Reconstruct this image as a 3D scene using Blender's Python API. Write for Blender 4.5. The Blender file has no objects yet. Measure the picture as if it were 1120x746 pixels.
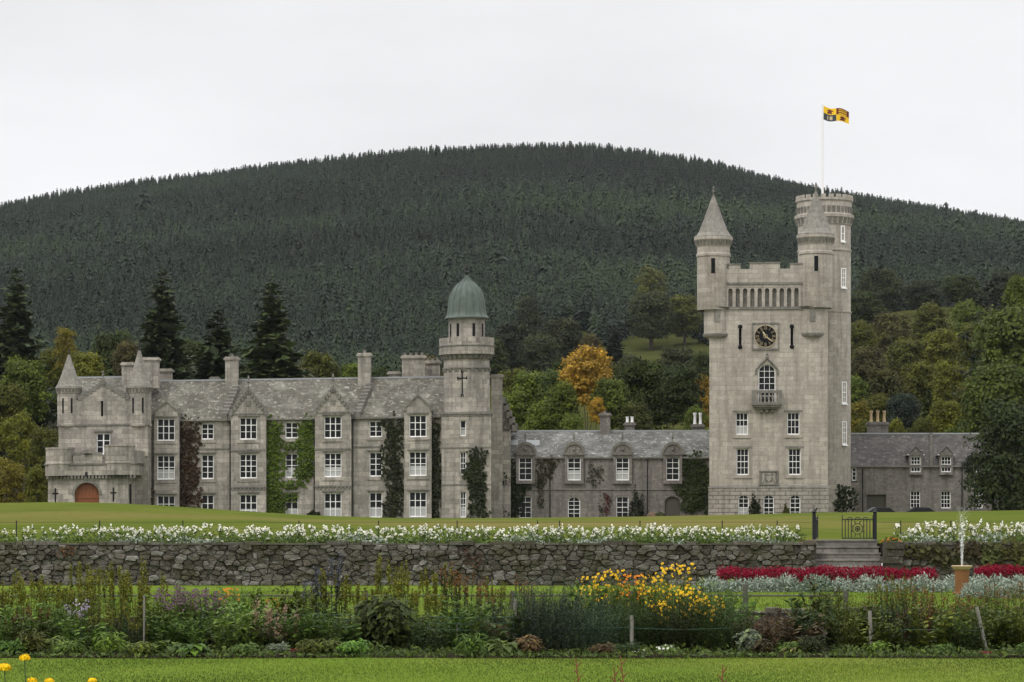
import bpy, math, random
import numpy as np
from mathutils import Vector

rnd = random.Random(11)
NR = np.random.default_rng(7)
R = math.radians
PI = math.pi
S = bpy.context.scene
COL = S.collection

# ---------------------------------------------------------------- camera, light
F, CXP, HYP, CH = 3000.0, 560.0, 569.0, 2.2      # focal length in photo pixels, optical axis, eye height
def PX(px, d): return (px - CXP) * d / F
def PZ(py, d): return CH + (HYP - py) * d / F

cam = bpy.data.cameras.new('camera')
cam.sensor_width = 36.0
cam.lens = F / 1120.0 * 36.0
cam.shift_y = (HYP - 373.0) / 1120.0
cam.clip_start, cam.clip_end = 0.5, 6000.0
co = bpy.data.objects.new('camera', cam)
co.location = (0, 0, CH)
co.rotation_euler = (R(90), 0, 0)
COL.objects.link(co)
S.camera = co

SUN_DIR = Vector((-0.42, -0.62, 0.95)).normalized()
W = bpy.data.worlds.new('World')
S.world = W
W.use_nodes = True
nt = W.node_tree
nt.nodes.clear()
wo = nt.nodes.new('ShaderNodeOutputWorld')
bg = nt.nodes.new('ShaderNodeBackground')
bg.inputs['Strength'].default_value = 0.1
sky = nt.nodes.new('ShaderNodeTexSky')
sky.sky_type = 'NISHITA'
sky.sun_disc = False
sky.sun_elevation = math.asin(SUN_DIR.z)
sky.sun_rotation = math.atan2(SUN_DIR.x, SUN_DIR.y)
tc = nt.nodes.new('ShaderNodeTexCoord')
sp = nt.nodes.new('ShaderNodeSeparateXYZ')
nt.links.new(tc.outputs['Generated'], sp.inputs[0])
mr = nt.nodes.new('ShaderNodeMapRange')            # overcast sky: brighter towards the zenith
mr.inputs['From Min'].default_value, mr.inputs['From Max'].default_value = 0.22, 1.0
mr.inputs['To Min'].default_value, mr.inputs['To Max'].default_value = 9.6, 25.0
nt.links.new(sp.outputs['Z'], mr.inputs['Value'])
mp = nt.nodes.new('ShaderNodeMapping')
mp.inputs['Scale'].default_value = (1.0, 1.0, 3.2)
nt.links.new(tc.outputs['Generated'], mp.inputs[0])
nz = nt.nodes.new('ShaderNodeTexNoise')
nz.inputs['Scale'].default_value = 3.4
nz.inputs['Detail'].default_value = 5.0
nz.inputs['Roughness'].default_value = 0.5
nt.links.new(mp.outputs[0], nz.inputs['Vector'])
m2 = nt.nodes.new('ShaderNodeMapRange')
m2.inputs['From Min'].default_value, m2.inputs['From Max'].default_value = 0.3, 0.72
m2.inputs['To Min'].default_value, m2.inputs['To Max'].default_value = 1.07, 0.86
nt.links.new(nz.outputs['Fac'], m2.inputs['Value'])
mu = nt.nodes.new('ShaderNodeMath'); mu.operation = 'MULTIPLY'
nt.links.new(mr.outputs[0], mu.inputs[0]); nt.links.new(m2.outputs[0], mu.inputs[1])
tint = nt.nodes.new('ShaderNodeVectorMath'); tint.operation = 'SCALE'
tint.inputs[0].default_value = (0.99, 0.99, 1.008)
nt.links.new(mu.outputs[0], tint.inputs['Scale'])
mx = nt.nodes.new('ShaderNodeMix'); mx.data_type = 'RGBA'
mx.inputs['Factor'].default_value = 0.985            # thick cloud in front of the clear sky
nt.links.new(sky.outputs[0], mx.inputs[6]); nt.links.new(tint.outputs[0], mx.inputs[7])
nt.links.new(mx.outputs[2], bg.inputs['Color'])
nt.links.new(bg.outputs[0], wo.inputs['Surface'])

sl = bpy.data.lights.new('sun', 'SUN')
sl.energy, sl.angle, sl.color = 1.2, R(14), (1.0, 0.96, 0.9)
so = bpy.data.objects.new('sun', sl)
so.rotation_euler = (-SUN_DIR).to_track_quat('-Z', 'Y').to_euler()
so.location = (-100, -100, 400)
COL.objects.link(so)

vs = S.view_settings
vs.view_transform = 'Standard'; vs.look = 'None'; vs.gamma = 1.0; vs.exposure = 0.0
vs.use_curve_mapping = False
S.cycles.use_denoising = True
S.cycles.denoiser = 'OPENIMAGEDENOISE'
S.cycles.denoising_input_passes = 'RGB_ALBEDO_NORMAL'
S.cycles.denoising_prefilter = 'ACCURATE'
S.cycles.max_bounces = 6
S.cycles.diffuse_bounces = 3
S.cycles.glossy_bounces = 2
S.cycles.transmission_bounces = 3
S.cycles.transparent_max_bounces = 8
S.cycles.volume_bounces = 0

# ---------------------------------------------------------------- helpers
def tag(o, label=None, cat=None, group=None, kind=None):
    if label: o['label'] = label
    if cat: o['category'] = cat
    if group: o['group'] = group
    if kind: o['kind'] = kind
    return o

def empty(name, loc, rz=0.0):
    o = bpy.data.objects.new(name, None)
    o.location = loc; o.rotation_euler = (0, 0, rz)
    o.empty_display_size = 0.3
    COL.objects.link(o)
    return o

def link(name, me, parent=None, loc=(0, 0, 0), rz=0.0, sc=None, color=None):
    o = bpy.data.objects.new(name, me)
    o.location = loc; o.rotation_euler = (0, 0, rz)
    if sc is not None: o.scale = sc if hasattr(sc, '__len__') else (sc, sc, sc)
    if color is not None: o.color = (*color, 1.0)
    COL.objects.link(o)
    if parent: o.parent = parent
    return o

class MB:
    """collects faces and links them as one mesh object"""
    def __init__(s): s.V = []; s.Fc = []; s.M = []; s.sm = []
    def add(s, vs, fs, m=0, smooth=False):
        b = len(s.V); s.V += [tuple(v) for v in vs]
        for f in fs:
            s.Fc.append([b + i for i in f]); s.M.append(m); s.sm.append(smooth)
    def box(s, x0, x1, y0, y1, z0, z1, m=0):
        s.add([(x0,y0,z0),(x1,y0,z0),(x1,y1,z0),(x0,y1,z0),(x0,y0,z1),(x1,y0,z1),(x1,y1,z1),(x0,y1,z1)],
              [(0,3,2,1),(4,5,6,7),(0,1,5,4),(1,2,6,5),(2,3,7,6),(3,0,4,7)], m)
    def quad(s, a, b, c, d, m=0): s.add([a,b,c,d], [(0,1,2,3)], m)
    def prism(s, poly, y0, y1, m=0):
        """poly: (x, z) counter-clockwise seen from -Y, extruded along Y"""
        n = len(poly)
        s.add([(x,y0,z) for x,z in poly] + [(x,y1,z) for x,z in poly],
              [tuple(range(n)), tuple(range(2*n-1, n-1, -1))] + [((i+1)%n, i, n+i, n+(i+1)%n) for i in range(n)], m)
    def lathe(s, cx, cy, prof, n=24, m=0, smooth=True, a0=0.0, a1=2*PI):
        full = abs(a1 - a0 - 2*PI) < 1e-6
        k = n if full else n + 1
        ring = lambda r, z: [(cx + r*math.cos(a0 + (a1-a0)*i/n), cy + r*math.sin(a0 + (a1-a0)*i/n), z) for i in range(k)]
        vs, fs, last = [], [], None                 # rings are shared only across gentle bends, so mouldings stay crisp
        for j in range(len(prof)-1):
            (r0, z0), (r1, z1) = prof[j], prof[j+1]
            d = math.atan2(z1-z0, r1-r0)
            if j and abs(d - last) < 0.6: b0 = len(vs) - k
            else: b0 = len(vs); vs += ring(r0, z0)
            b1 = len(vs); vs += ring(r1, z1); last = d
            for i in range(n):
                i2 = (i+1) % k
                fs.append((b0+i, b0+i2, b1+i2, b1+i))
        s.add(vs, fs, m, smooth)
        if prof[-1][0] > 1e-4 and full: s.add(ring(*prof[-1]), [tuple(range(k))], m)
    def tube(s, p, q, r, n=8, m=0, r2=None):
        p, q = Vector(p), Vector(q); d = (q-p).normalized()
        u = d.orthogonal().normalized(); w = d.cross(u)
        r2 = r if r2 is None else r2
        vs = [p + (u*math.cos(2*PI*i/n) + w*math.sin(2*PI*i/n))*r for i in range(n)]
        vs += [q + (u*math.cos(2*PI*i/n) + w*math.sin(2*PI*i/n))*r2 for i in range(n)]
        s.add(vs, [(i,(i+1)%n,n+(i+1)%n,n+i) for i in range(n)], m, True)
        s.add(vs[:n], [tuple(range(n-1,-1,-1))], m); s.add(vs[n:], [tuple(range(n))], m)
    def facade(s, x0, x1, z0, z1, y, holes, depth=0.28, m=0):
        """a wall face in the plane y, looking to -Y, with recessed rectangular openings (hx0, hx1, hz0, hz1)"""
        xs = sorted({x0, x1} | {h[0] for h in holes} | {h[1] for h in holes})
        zs = sorted({z0, z1} | {h[2] for h in holes} | {h[3] for h in holes})
        xs = [x for x in xs if x0-1e-6 <= x <= x1+1e-6]; zs = [z for z in zs if z0-1e-6 <= z <= z1+1e-6]
        for i in range(len(xs)-1):
            for j in range(len(zs)-1):
                cx, cz = (xs[i]+xs[i+1])/2, (zs[j]+zs[j+1])/2
                if any(h[0] < cx < h[1] and h[2] < cz < h[3] for h in holes): continue
                s.quad((xs[i],y,zs[j]),(xs[i+1],y,zs[j]),(xs[i+1],y,zs[j+1]),(xs[i],y,zs[j+1]), m)
        for a, b, c, d in holes:
            y2 = y + depth
            s.quad((a,y,c),(b,y,c),(b,y2,c),(a,y2,c), m); s.quad((a,y2,d),(b,y2,d),(b,y,d),(a,y,d), m)
            s.quad((a,y,d),(a,y,c),(a,y2,c),(a,y2,d), m); s.quad((b,y2,d),(b,y2,c),(b,y,c),(b,y,d), m)
    def build(s, name, mats, parent=None, shear=0.0, loc=(0,0,0), rz=0.0):
        me = bpy.data.meshes.new(name)
        V = [(x, y, z + shear*x) for x, y, z in s.V] if shear else s.V
        me.from_pydata(V, [], s.Fc)
        for m in (mats if isinstance(mats, (list, tuple)) else [mats]): me.materials.append(m)
        me.polygons.foreach_set('material_index', s.M)
        me.polygons.foreach_set('use_smooth', s.sm)
        me.update()
        return link(name, me, parent, loc, rz)

def npmesh(name, V, Q, mats, v=None, midx=None, smooth=False):
    """a mesh of quads from arrays; v: one random value per vertex (colour variation)"""
    V = np.asarray(V, np.float32); Q = np.asarray(Q, np.int32)
    me = bpy.data.meshes.new(name)
    me.vertices.add(len(V)); me.vertices.foreach_set('co', V.ravel())
    me.loops.add(Q.size); me.loops.foreach_set('vertex_index', Q.ravel())
    me.polygons.add(len(Q))
    me.polygons.foreach_set('loop_start', np.arange(len(Q), dtype=np.int32)*4)
    if smooth: me.polygons.foreach_set('use_smooth', np.ones(len(Q), bool))
    for m in (mats if isinstance(mats, (list, tuple)) else [mats]): me.materials.append(m)
    if midx is not None: me.polygons.foreach_set('material_index', np.asarray(midx, np.int32))
    if v is not None:
        a = me.attributes.new('v', 'FLOAT', 'POINT'); a.data.foreach_set('value', np.asarray(v, np.float32))
    me.update(calc_edges=True)
    return me

class QB:
    """collects arrays of quads with a per-vertex random value"""
    def __init__(s): s.V = []; s.Q = []; s.v = []; s.m = []; s.n = 0
    def add(s, V4, v, m=0):
        """V4: (n, 4, 3)"""
        V4 = np.asarray(V4, float); n = len(V4)
        if n == 0: return
        s.V.append(V4.reshape(-1, 3)); s.Q.append(np.arange(n*4).reshape(n, 4) + s.n); s.n += n*4
        s.v.append(np.repeat(np.broadcast_to(np.asarray(v, float), (n,)), 4)); s.m.append(np.full(n, m))
    def mesh(s, name, mats):
        return npmesh(name, np.concatenate(s.V), np.concatenate(s.Q), mats, np.concatenate(s.v), np.concatenate(s.m))

def unit(a): return a / np.maximum(np.linalg.norm(a, axis=-1, keepdims=True), 1e-9)

def leaves(C, N, L, Wd, along=None, rg=NR):
    """diamond leaves at C facing N; along: preferred long axis"""
    n = len(C)
    N = unit(N)
    t = rg.normal(size=(n, 3)) if along is None else along + rg.normal(size=(n, 3))*0.25
    t = unit(t - N*np.sum(t*N, 1, keepdims=True))
    b = np.cross(N, t)
    L = np.broadcast_to(L, (n,))[:, None]; Wd = np.broadcast_to(Wd, (n,))[:, None]
    return np.stack([C - t*L/2, C + b*Wd/2 + N*Wd*0.08, C + t*L/2, C - b*Wd/2 + N*Wd*0.08], 1)

def rdir(n, rg=NR):
    return unit(rg.normal(size=(n, 3)))

# ---------------------------------------------------------------- materials
def new_mat(name):
    m = bpy.data.materials.new(name); m.use_nodes = True
    t = m.node_tree; t.nodes.clear()
    o = t.nodes.new('ShaderNodeOutputMaterial'); p = t.nodes.new('ShaderNodeBsdfPrincipled')
    t.links.new(p.outputs[0], o.inputs['Surface'])
    return m, t, p, o

class NT:
    """small node-writing helper"""
    def __init__(s, t): s.t = t
    def n(s, ty, **k):
        x = s.t.nodes.new(ty)
        for a, b in k.items(): setattr(x, a, b)
        return x
    def l(s, a, b): s.t.links.new(a, b)
    def noise(s, vec, scale, detail=4, rough=0.55):
        x = s.n('ShaderNodeTexNoise'); x.inputs['Scale'].default_value = scale
        x.inputs['Detail'].default_value = detail; x.inputs['Roughness'].default_value = rough
        if vec is not None: s.l(vec, x.inputs['Vector'])
        return x.outputs['Fac']
    def mapping(s, vec, scale=(1,1,1), loc=(0,0,0)):
        x = s.n('ShaderNodeMapping'); x.inputs['Scale'].default_value = scale; x.inputs['Location'].default_value = loc
        s.l(vec, x.inputs[0]); return x.outputs[0]
    def rng(s, val, a, b, c, d):
        x = s.n('ShaderNodeMapRange'); s.l(val, x.inputs['Value'])
        for k, q in zip(('From Min','From Max','To Min','To Max'), (a,b,c,d)): x.inputs[k].default_value = q
        return x.outputs[0]
    def mix(s, f, a, b, mode='MIX'):
        x = s.n('ShaderNodeMix', data_type='RGBA', blend_type=mode)
        for i, q in ((0, f), (6, a), (7, b)):
            if hasattr(q, 'is_linked') or hasattr(q, 'links'): s.l(q, x.inputs[i])
            elif i == 0: x.inputs[0].default_value = q
            else: x.inputs[i].default_value = (*q, 1.0)
        return x.outputs[2]
    def math(s, op, a, b=0.0):
        x = s.n('ShaderNodeMath', operation=op)
        for i, q in ((0, a), (1, b)):
            if hasattr(q, 'links'): s.l(q, x.inputs[i])
            else: x.inputs[i].default_value = q
        return x.outputs[0]
    def bump(s, p, h, strength=0.3, dist=0.05):
        x = s.n('ShaderNodeBump'); x.inputs['Strength'].default_value = strength; x.inputs['Distance'].default_value = dist
        s.l(h, x.inputs['Height']); s.l(x.outputs[0], p.inputs['Normal'])

def plain(name, c, rough=0.6, metal=0.0, spec=0.3, var=0.12, scale=6.0):
    m, t, p, o = new_mat(name); k = NT(t)
    g = k.n('ShaderNodeTexCoord')
    f = k.noise(g.outputs['Object'], scale)
    k.l(k.mix(f, tuple(x*(1-var) for x in c), tuple(min(1, x*(1+var)) for x in c)), p.inputs['Base Color'])
    p.inputs['Roughness'].default_value = rough; p.inputs['Metallic'].default_value = metal
    p.inputs['Specular IOR Level'].default_value = spec
    return m

def stone(name, c1, c2, stain, mortar=0.62, bw=1.0, rh=0.46, streak=0.55, rough=0.9, rustic=False):
    m, t, p, o = new_mat(name); k = NT(t)
    g = k.n('ShaderNodeTexCoord').outputs['Object']
    s = k.n('ShaderNodeSeparateXYZ'); k.l(g, s.inputs[0])
    u = k.math('ADD', s.outputs['X'], s.outputs['Y'])
    cb = k.n('ShaderNodeCombineXYZ'); k.l(u, cb.inputs[0]); k.l(s.outputs['Z'], cb.inputs[1])
    br = k.n('ShaderNodeTexBrick'); k.l(cb.outputs[0], br.inputs['Vector'])
    br.inputs['Scale'].default_value = 1.0; br.inputs['Brick Width'].default_value = bw; br.inputs['Row Height'].default_value = rh
    br.inputs['Mortar Size'].default_value = 0.03 if not rustic else 0.05
    br.inputs['Mortar Smooth'].default_value = 1.0
    br.inputs['Color1'].default_value = (*c1, 1); br.inputs['Color2'].default_value = (*c2, 1)
    br.inputs['Mortar'].default_value = (*[x*mortar for x in c1], 1)
    n1 = k.noise(k.mapping(g, (0.45, 0.45, 0.28)), 1.0, 8, 0.7)
    c = k.mix(k.rng(n1, 0.44, 0.66, 0.0, 0.8), br.outputs['Color'], stain)
    n2 = k.noise(k.mapping(g, (2.0, 2.0, 0.14), (3, 7, 1)), 1.0, 6, 0.65)
    c = k.mix(k.rng(n2, 0.48, 0.64, 0.0, streak), c, tuple(x*0.6 for x in stain))
    n3 = k.noise(k.mapping(g, (1, 1, 1), (11, 2, 5)), 3.0, 6, 0.7)
    c = k.mix(k.rng(n3, 0.3, 0.7, 0.0, 0.5), c, k.mix(0.5, c, (0.5, 0.47, 0.42)), 'MIX')
    n4 = k.noise(g, 4.0, 6, 0.75)
    c = k.mix(k.rng(n4, 0.52, 0.68, 0.0, 0.65), c, tuple(x*0.5 for x in c2))
    k.l(c, p.inputs['Base Color'])
    p.inputs['Roughness'].default_value = rough; p.inputs['Specular IOR Level'].default_value = 0.2
    h = k.math('ADD', k.math('MULTIPLY', br.outputs['Fac'], -0.8 if not rustic else -2.0), k.math('MULTIPLY', n4, 0.5))
    k.bump(p, h, 0.4 if not rustic else 0.8, 0.05)
    return m

def slate(name, c1, c2, lichen, amount):
    m, t, p, o = new_mat(name); k = NT(t)
    g = k.n('ShaderNodeTexCoord').outputs['Object']
    s = k.n('ShaderNodeSeparateXYZ'); k.l(g, s.inputs[0])
    cb = k.n('ShaderNodeCombineXYZ'); k.l(k.math('ADD', s.outputs['X'], k.math('MULTIPLY', s.outputs['Y'], 0.15)), cb.inputs[0]); k.l(s.outputs['Z'], cb.inputs[1])
    br = k.n('ShaderNodeTexBrick'); k.l(cb.outputs[0], br.inputs['Vector'])
    br.inputs['Scale'].default_value = 1.0; br.inputs['Brick Width'].default_value = 0.42; br.inputs['Row Height'].default_value = 0.19
    br.inputs['Mortar Size'].default_value = 0.02; br.inputs['Mortar Smooth'].default_value = 0.6
    br.inputs['Color1'].default_value = (*c1, 1); br.inputs['Color2'].default_value = (*c2, 1)
    br.inputs['Mortar'].default_value = (*[x*0.55 for x in c1], 1)
    n1 = k.noise(k.mapping(g, (0.5, 0.5, 0.5)), 1.0, 7, 0.72)
    c = k.mix(k.rng(n1, 0.52 - amount*0.1, 0.66, 0.0, 0.9), br.outputs['Color'], lichen)
    n2 = k.noise(k.mapping(g, (1, 1, 1), (4, 9, 2)), 2.4, 6, 0.7)
    c = k.mix(k.rng(n2, 0.55, 0.63, 0.0, 0.85), c, tuple(min(1, x*1.75) for x in lichen))
    n3 = k.noise(k.mapping(g, (1.2, 1.2, 0.3), (8, 1, 2)), 1.0, 5, 0.6)
    c = k.mix(k.rng(n3, 0.45, 0.7, 0.0, 0.6), c, tuple(x*0.5 for x in c1))
    k.l(c, p.inputs['Base Color'])
    p.inputs['Roughness'].default_value = 0.8; p.inputs['Specular IOR Level'].default_value = 0.25
    k.bump(p, k.math('ADD', k.math('MULTIPLY', br.outputs['Fac'], -1.0), n2), 0.5, 0.04)
    return m

def leafmat(name, color=None, trans=0.25, hue=(1.16, 1.12, 0.6), lo=0.55, hi=1.5, rough=0.6):
    """leaves: the object's own colour (or a fixed one), varied from leaf to leaf"""
    m, t, p, o = new_mat(name); k = NT(t)
    if color is None: base = k.n('ShaderNodeObjectInfo').outputs['Color']
    else:
        r_ = k.n('ShaderNodeRGB'); r_.outputs[0].default_value = (*color, 1); base = r_.outputs[0]
    a = k.n('ShaderNodeAttribute', attribute_name='v').outputs['Fac']
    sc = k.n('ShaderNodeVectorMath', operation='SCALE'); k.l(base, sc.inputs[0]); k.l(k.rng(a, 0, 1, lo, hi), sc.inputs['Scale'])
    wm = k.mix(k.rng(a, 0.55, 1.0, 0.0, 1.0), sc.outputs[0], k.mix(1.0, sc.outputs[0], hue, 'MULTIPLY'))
    k.l(wm, p.inputs['Base Color'])
    p.inputs['Roughness'].default_value = rough; p.inputs['Specular IOR Level'].default_value = 0.12
    tr = k.n('ShaderNodeBsdfTranslucent'); k.l(wm, tr.inputs['Color'])
    ms = k.n('ShaderNodeMixShader'); ms.inputs[0].default_value = trans
    k.l(p.outputs[0], ms.inputs[1]); k.l(tr.outputs[0], ms.inputs[2]); k.l(ms.outputs[0], o.inputs['Surface'])
    return m

def grass(name, c1, c2, c3, sc=1.0, dry=0.5):
    m, t, p, o = new_mat(name); k = NT(t)
    g = k.n('ShaderNodeNewGeometry').outputs['Position']
    a = k.noise(k.mapping(g, (0.5*sc, 0.16*sc, 0.5)), 1.0, 5, 0.6)
    b = k.noise(k.mapping(g, (6*sc, 2.2*sc, 6)), 1.0, 5, 0.75)
    d = k.noise(k.mapping(g, (0.12*sc, 0.05*sc, 0.1), (5, 3, 0)), 1.0, 3, 0.5)
    c = k.mix(k.rng(a, 0.35, 0.65, 0, 1), c1, c2)
    c = k.mix(k.rng(d, 0.5, 0.7, 0, dry), c, c3)
    c = k.mix(k.rng(b, 0.25, 0.75, 0.0, 1.0), k.mix(1.0, c, (0.78, 0.8, 0.75), 'MULTIPLY'), k.mix(1.0, c, (1.2, 1.18, 1.15), 'MULTIPLY'))
    k.l(c, p.inputs['Base Color'])
    p.inputs['Roughness'].default_value = 1.0; p.inputs['Specular IOR Level'].default_value = 0.0
    k.bump(p, b, 0.35, 0.03)
    return m

M = {}
M['ashlar'] = stone('granite_ashlar', (0.455, 0.413, 0.35), (0.235, 0.212, 0.18), (0.145, 0.132, 0.113), streak=0.62, mortar=0.42)
M['tower'] = stone('tower_granite', (0.455, 0.41, 0.347), (0.325, 0.292, 0.246), (0.22, 0.192, 0.158), streak=0.5, mortar=0.6)
M['rustic'] = stone('rusticated_granite', (0.36, 0.325, 0.28), (0.27, 0.245, 0.21), (0.2, 0.18, 0.15), mortar=0.35, bw=1.1, rh=0.42, rustic=True)
M['rubble'] = stone('weathered_rubble', (0.225, 0.2, 0.178), (0.135, 0.12, 0.108), (0.09, 0.083, 0.075), bw=0.5, rh=0.26, streak=0.7)
M['trim'] = stone('weathered_trim', (0.19, 0.177, 0.15), (0.14, 0.132, 0.113), (0.09, 0.086, 0.075), bw=1.4, rh=0.5)
M['cone'] = stone('stone_roof_tiles', (0.235, 0.22, 0.188), (0.165, 0.155, 0.133), (0.13, 0.12, 0.1), bw=0.5, rh=0.3, streak=0.5)
M['slate'] = slate('lichened_slate', (0.118, 0.109, 0.086), (0.078, 0.072, 0.057), (0.2, 0.19, 0.16), 0.5)
M['slate_pale'] = slate('pale_slate', (0.12, 0.119, 0.108), (0.078, 0.077, 0.071), (0.2, 0.2, 0.186), 0.6)
M['slate_dark'] = slate('dark_slate', (0.072, 0.066, 0.06), (0.05, 0.046, 0.043), (0.1, 0.093, 0.082), 0.3)
M['lead'] = plain('lead_flashing', (0.3, 0.31, 0.31), 0.6)
M['copper'] = plain('green_copper', (0.083, 0.104, 0.087), 0.65, 0.0, 0.3, 0.5, 1.6)
M['white'] = plain('white_window_paint', (0.84, 0.835, 0.81), 0.45, var=0.04)
M['iron'] = plain('black_iron', (0.02, 0.02, 0.022), 0.5, 0.3)
M['slot'] = plain('dark_opening', (0.012, 0.012, 0.013), 0.9, spec=0.1)
M['door'] = plain('red_oak', (0.21, 0.075, 0.03), 0.5, var=0.35, scale=2.5)
M['curtain'] = plain('net_curtain', (0.42, 0.42, 0.41), 0.9, var=0.1)
M['gold'] = plain('gilding', (0.5, 0.41, 0.25), 0.4, 0.2)
M['clay'] = plain('buff_clay_pot', (0.46, 0.34, 0.2), 0.8, var=0.25)
M['terracotta'] = plain('terracotta', (0.19, 0.085, 0.03), 0.75, var=0.3, scale=4)
M['bark'] = plain('bark', (0.075, 0.06, 0.048), 0.95, var=0.4, scale=3)
M['wood'] = plain('grey_timber', (0.2, 0.19, 0.16), 0.9, var=0.3, scale=9)
M['darkwood'] = plain('dark_timber', (0.085, 0.08, 0.065), 0.9, var=0.3, scale=9)
M['twine'] = plain('green_twine', (0.07, 0.13, 0.1), 0.9)
M['soil'] = plain('dark_soil', (0.03, 0.024, 0.018), 1.0, spec=0.0, var=0.4, scale=5)
M['gravel'] = plain('gravel', (0.17, 0.155, 0.135), 1.0, var=0.3, scale=4)
M['pole'] = plain('white_pole', (0.75, 0.75, 0.74), 0.4, var=0.05)
M['flag_yellow'] = plain('yellow_bunting', (0.75, 0.47, 0.02), 0.8, var=0.1)
M['flag_red'] = plain('red_bunting', (0.13, 0.025, 0.02), 0.8, var=0.1)
M['flag_blue'] = plain('blue_bunting', (0.045, 0.05, 0.06), 0.8, var=0.1)
M['leaf'] = leafmat('foliage')
M['needle'] = leafmat('needles', trans=0.08, hue=(1.1, 1.08, 0.8), lo=0.55, hi=1.5)
M['stem'] = leafmat('stems', trans=0.1)
M['grass_front'] = grass('mown_grass', (0.088, 0.135, 0.02), (0.112, 0.154, 0.025), (0.138, 0.146, 0.036), 1.0, 0.5)
M['grass_terrace'] = grass('terrace_grass', (0.07, 0.096, 0.018), (0.102, 0.117, 0.025), (0.145, 0.123, 0.045), 0.3, 0.9)
M['grass_hill'] = grass('rough_grass', (0.036, 0.043, 0.013), (0.056, 0.058, 0.018), (0.036, 0.032, 0.017), 0.06, 0.6)

def glassmat():
    m, t, p, o = new_mat('window_glass'); k = NT(t)
    g = k.n('ShaderNodeTexCoord').outputs['Object']
    k.l(k.mix(k.noise(g, 1.3, 2), (0.006, 0.006, 0.007), (0.02, 0.02, 0.019)), p.inputs['Base Color'])
    p.inputs['Roughness'].default_value = 0.05; p.inputs['Specular IOR Level'].default_value = 0.16
    return m
M['glass'] = glassmat()

def flowermat(name, c, trans=0.2): 
    return leafmat(name, c, trans=trans, hue=(1.0, 0.95, 0.9), lo=0.75, hi=1.2)
M['f_white'] = flowermat('white_petals', (0.86, 0.85, 0.76), 0.3)
M['f_yellow'] = flowermat('yellow_petals', (0.8, 0.5, 0.014))
M['f_orange'] = flowermat('orange_petals', (0.68, 0.22, 0.015))
M['f_red'] = flowermat('crimson_petals', (0.2, 0.003, 0.02))
M['f_purple'] = flowermat('mauve_petals', (0.15, 0.085, 0.13))
M['f_lilac'] = flowermat('lilac_petals', (0.42, 0.36, 0.46))
M['f_pink'] = flowermat('dusty_pink_bracts', (0.27, 0.185, 0.125))
M['f_brown'] = flowermat('brown_seedheads', (0.16, 0.075, 0.025))
M['f_olive'] = flowermat('olive_flower_tips', (0.15, 0.15, 0.018))
M['f_blue'] = flowermat('slate_blue_petals', (0.085, 0.09, 0.12))
M['f_cream'] = flowermat('cream_leaf_edges', (0.42, 0.44, 0.22))

# ---------------------------------------------------------------- the ground
HC = np.array([-500, 0, 150, 300, 450, 560, 650, 780, 900, 1000, 1120, 1620], float)
RIDGE = np.array([300, 239, 216, 195, 180, 176, 176, 192, 223, 241, 260, 350], float) - 7
G900 = np.array([400, 402, 402, 400, 398, 398, 397, 388, 365, 345, 338, 330], float)
ROWS = {300: np.full(12, 565.0),
        420: np.array([522, 525, 525, 522, 520, 518, 516, 515, 510, 505, 500, 498], float),
        600: np.array([465, 470, 470, 464, 460, 456, 452, 448, 432, 415, 408, 400], float),
        900: G900,
        1000: G900 + (RIDGE - G900)*0.12,
        1200: G900 + (RIDGE - G900)*0.36,
        1600: G900 + (RIDGE - G900)*0.74,
        2000: RIDGE,
        2300: RIDGE + 34,
        2700: RIDGE + 110}
HY_ = np.array(sorted(ROWS), float)
HZ = np.array([PZ(ROWS[int(y)], y) for y in HY_])      # rows: depth, columns: bearing

def hill_z(X, Y):
    X, Y = np.asarray(X, float), np.asarray(Y, float)
    px = CXP + X / Y * F
    zz = np.stack([np.interp(px, HC, HZ[i]) for i in range(len(HY_))])
    Yc = np.clip(Y, HY_[0], HY_[-1])
    i = np.clip(np.searchsorted(HY_, Yc, side='right') - 1, 0, len(HY_)-2)
    t = (Yc - HY_[i]) / (HY_[i+1] - HY_[i])
    z0 = np.take_along_axis(zz, i[None], 0)[0]; z1 = np.take_along_axis(zz, i[None]+1, 0)[0]
    return z0*(1-t) + z1*t + 1.2*np.sin(X*0.021+1.3)*np.sin(Y*0.013) * np.clip((Y-320)/300, 0, 1)

CRX = np.array([-400, 0, 60, 120, 180, 280, 350, 450, 560, 700, 776, 905, 1000, 1120, 1500], float)
CRY = np.array([551, 550, 549, 550, 553, 560, 564, 567, 566.5, 565, 563.5, 560.5, 560, 558, 556], float)
def terrace_z(X, Y):
    X, Y = np.asarray(X, float), np.asarray(Y, float)
    px = CXP + X / Y * F
    zc = PZ(np.interp(px, CRX, CRY), 250.0)
    t = np.clip((Y - 82) / (250 - 82), 0, 1)
    z = 1.6 + (zc - 1.6) * t**1.15
    back = 2.0 + np.clip((700-px)/500, 0, 1)*1.4
    back = np.minimum(back, zc - 0.15)
    d = np.clip((Y - 251) / 10, 0, 1); d = d*d*(3-2*d)
    z = z*(1-d) + back*d
    e = np.clip((Y - 285) / 16, 0, 1)
    return z*(1-e) + hill_z(X, np.maximum(Y, 300))*e
def ground_z(x, y):
    if y < 50: return 0.0
    if y < 80: return 0.3
    return float(terrace_z(x, y)) if y < 300 else float(hill_z(x, y))

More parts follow.
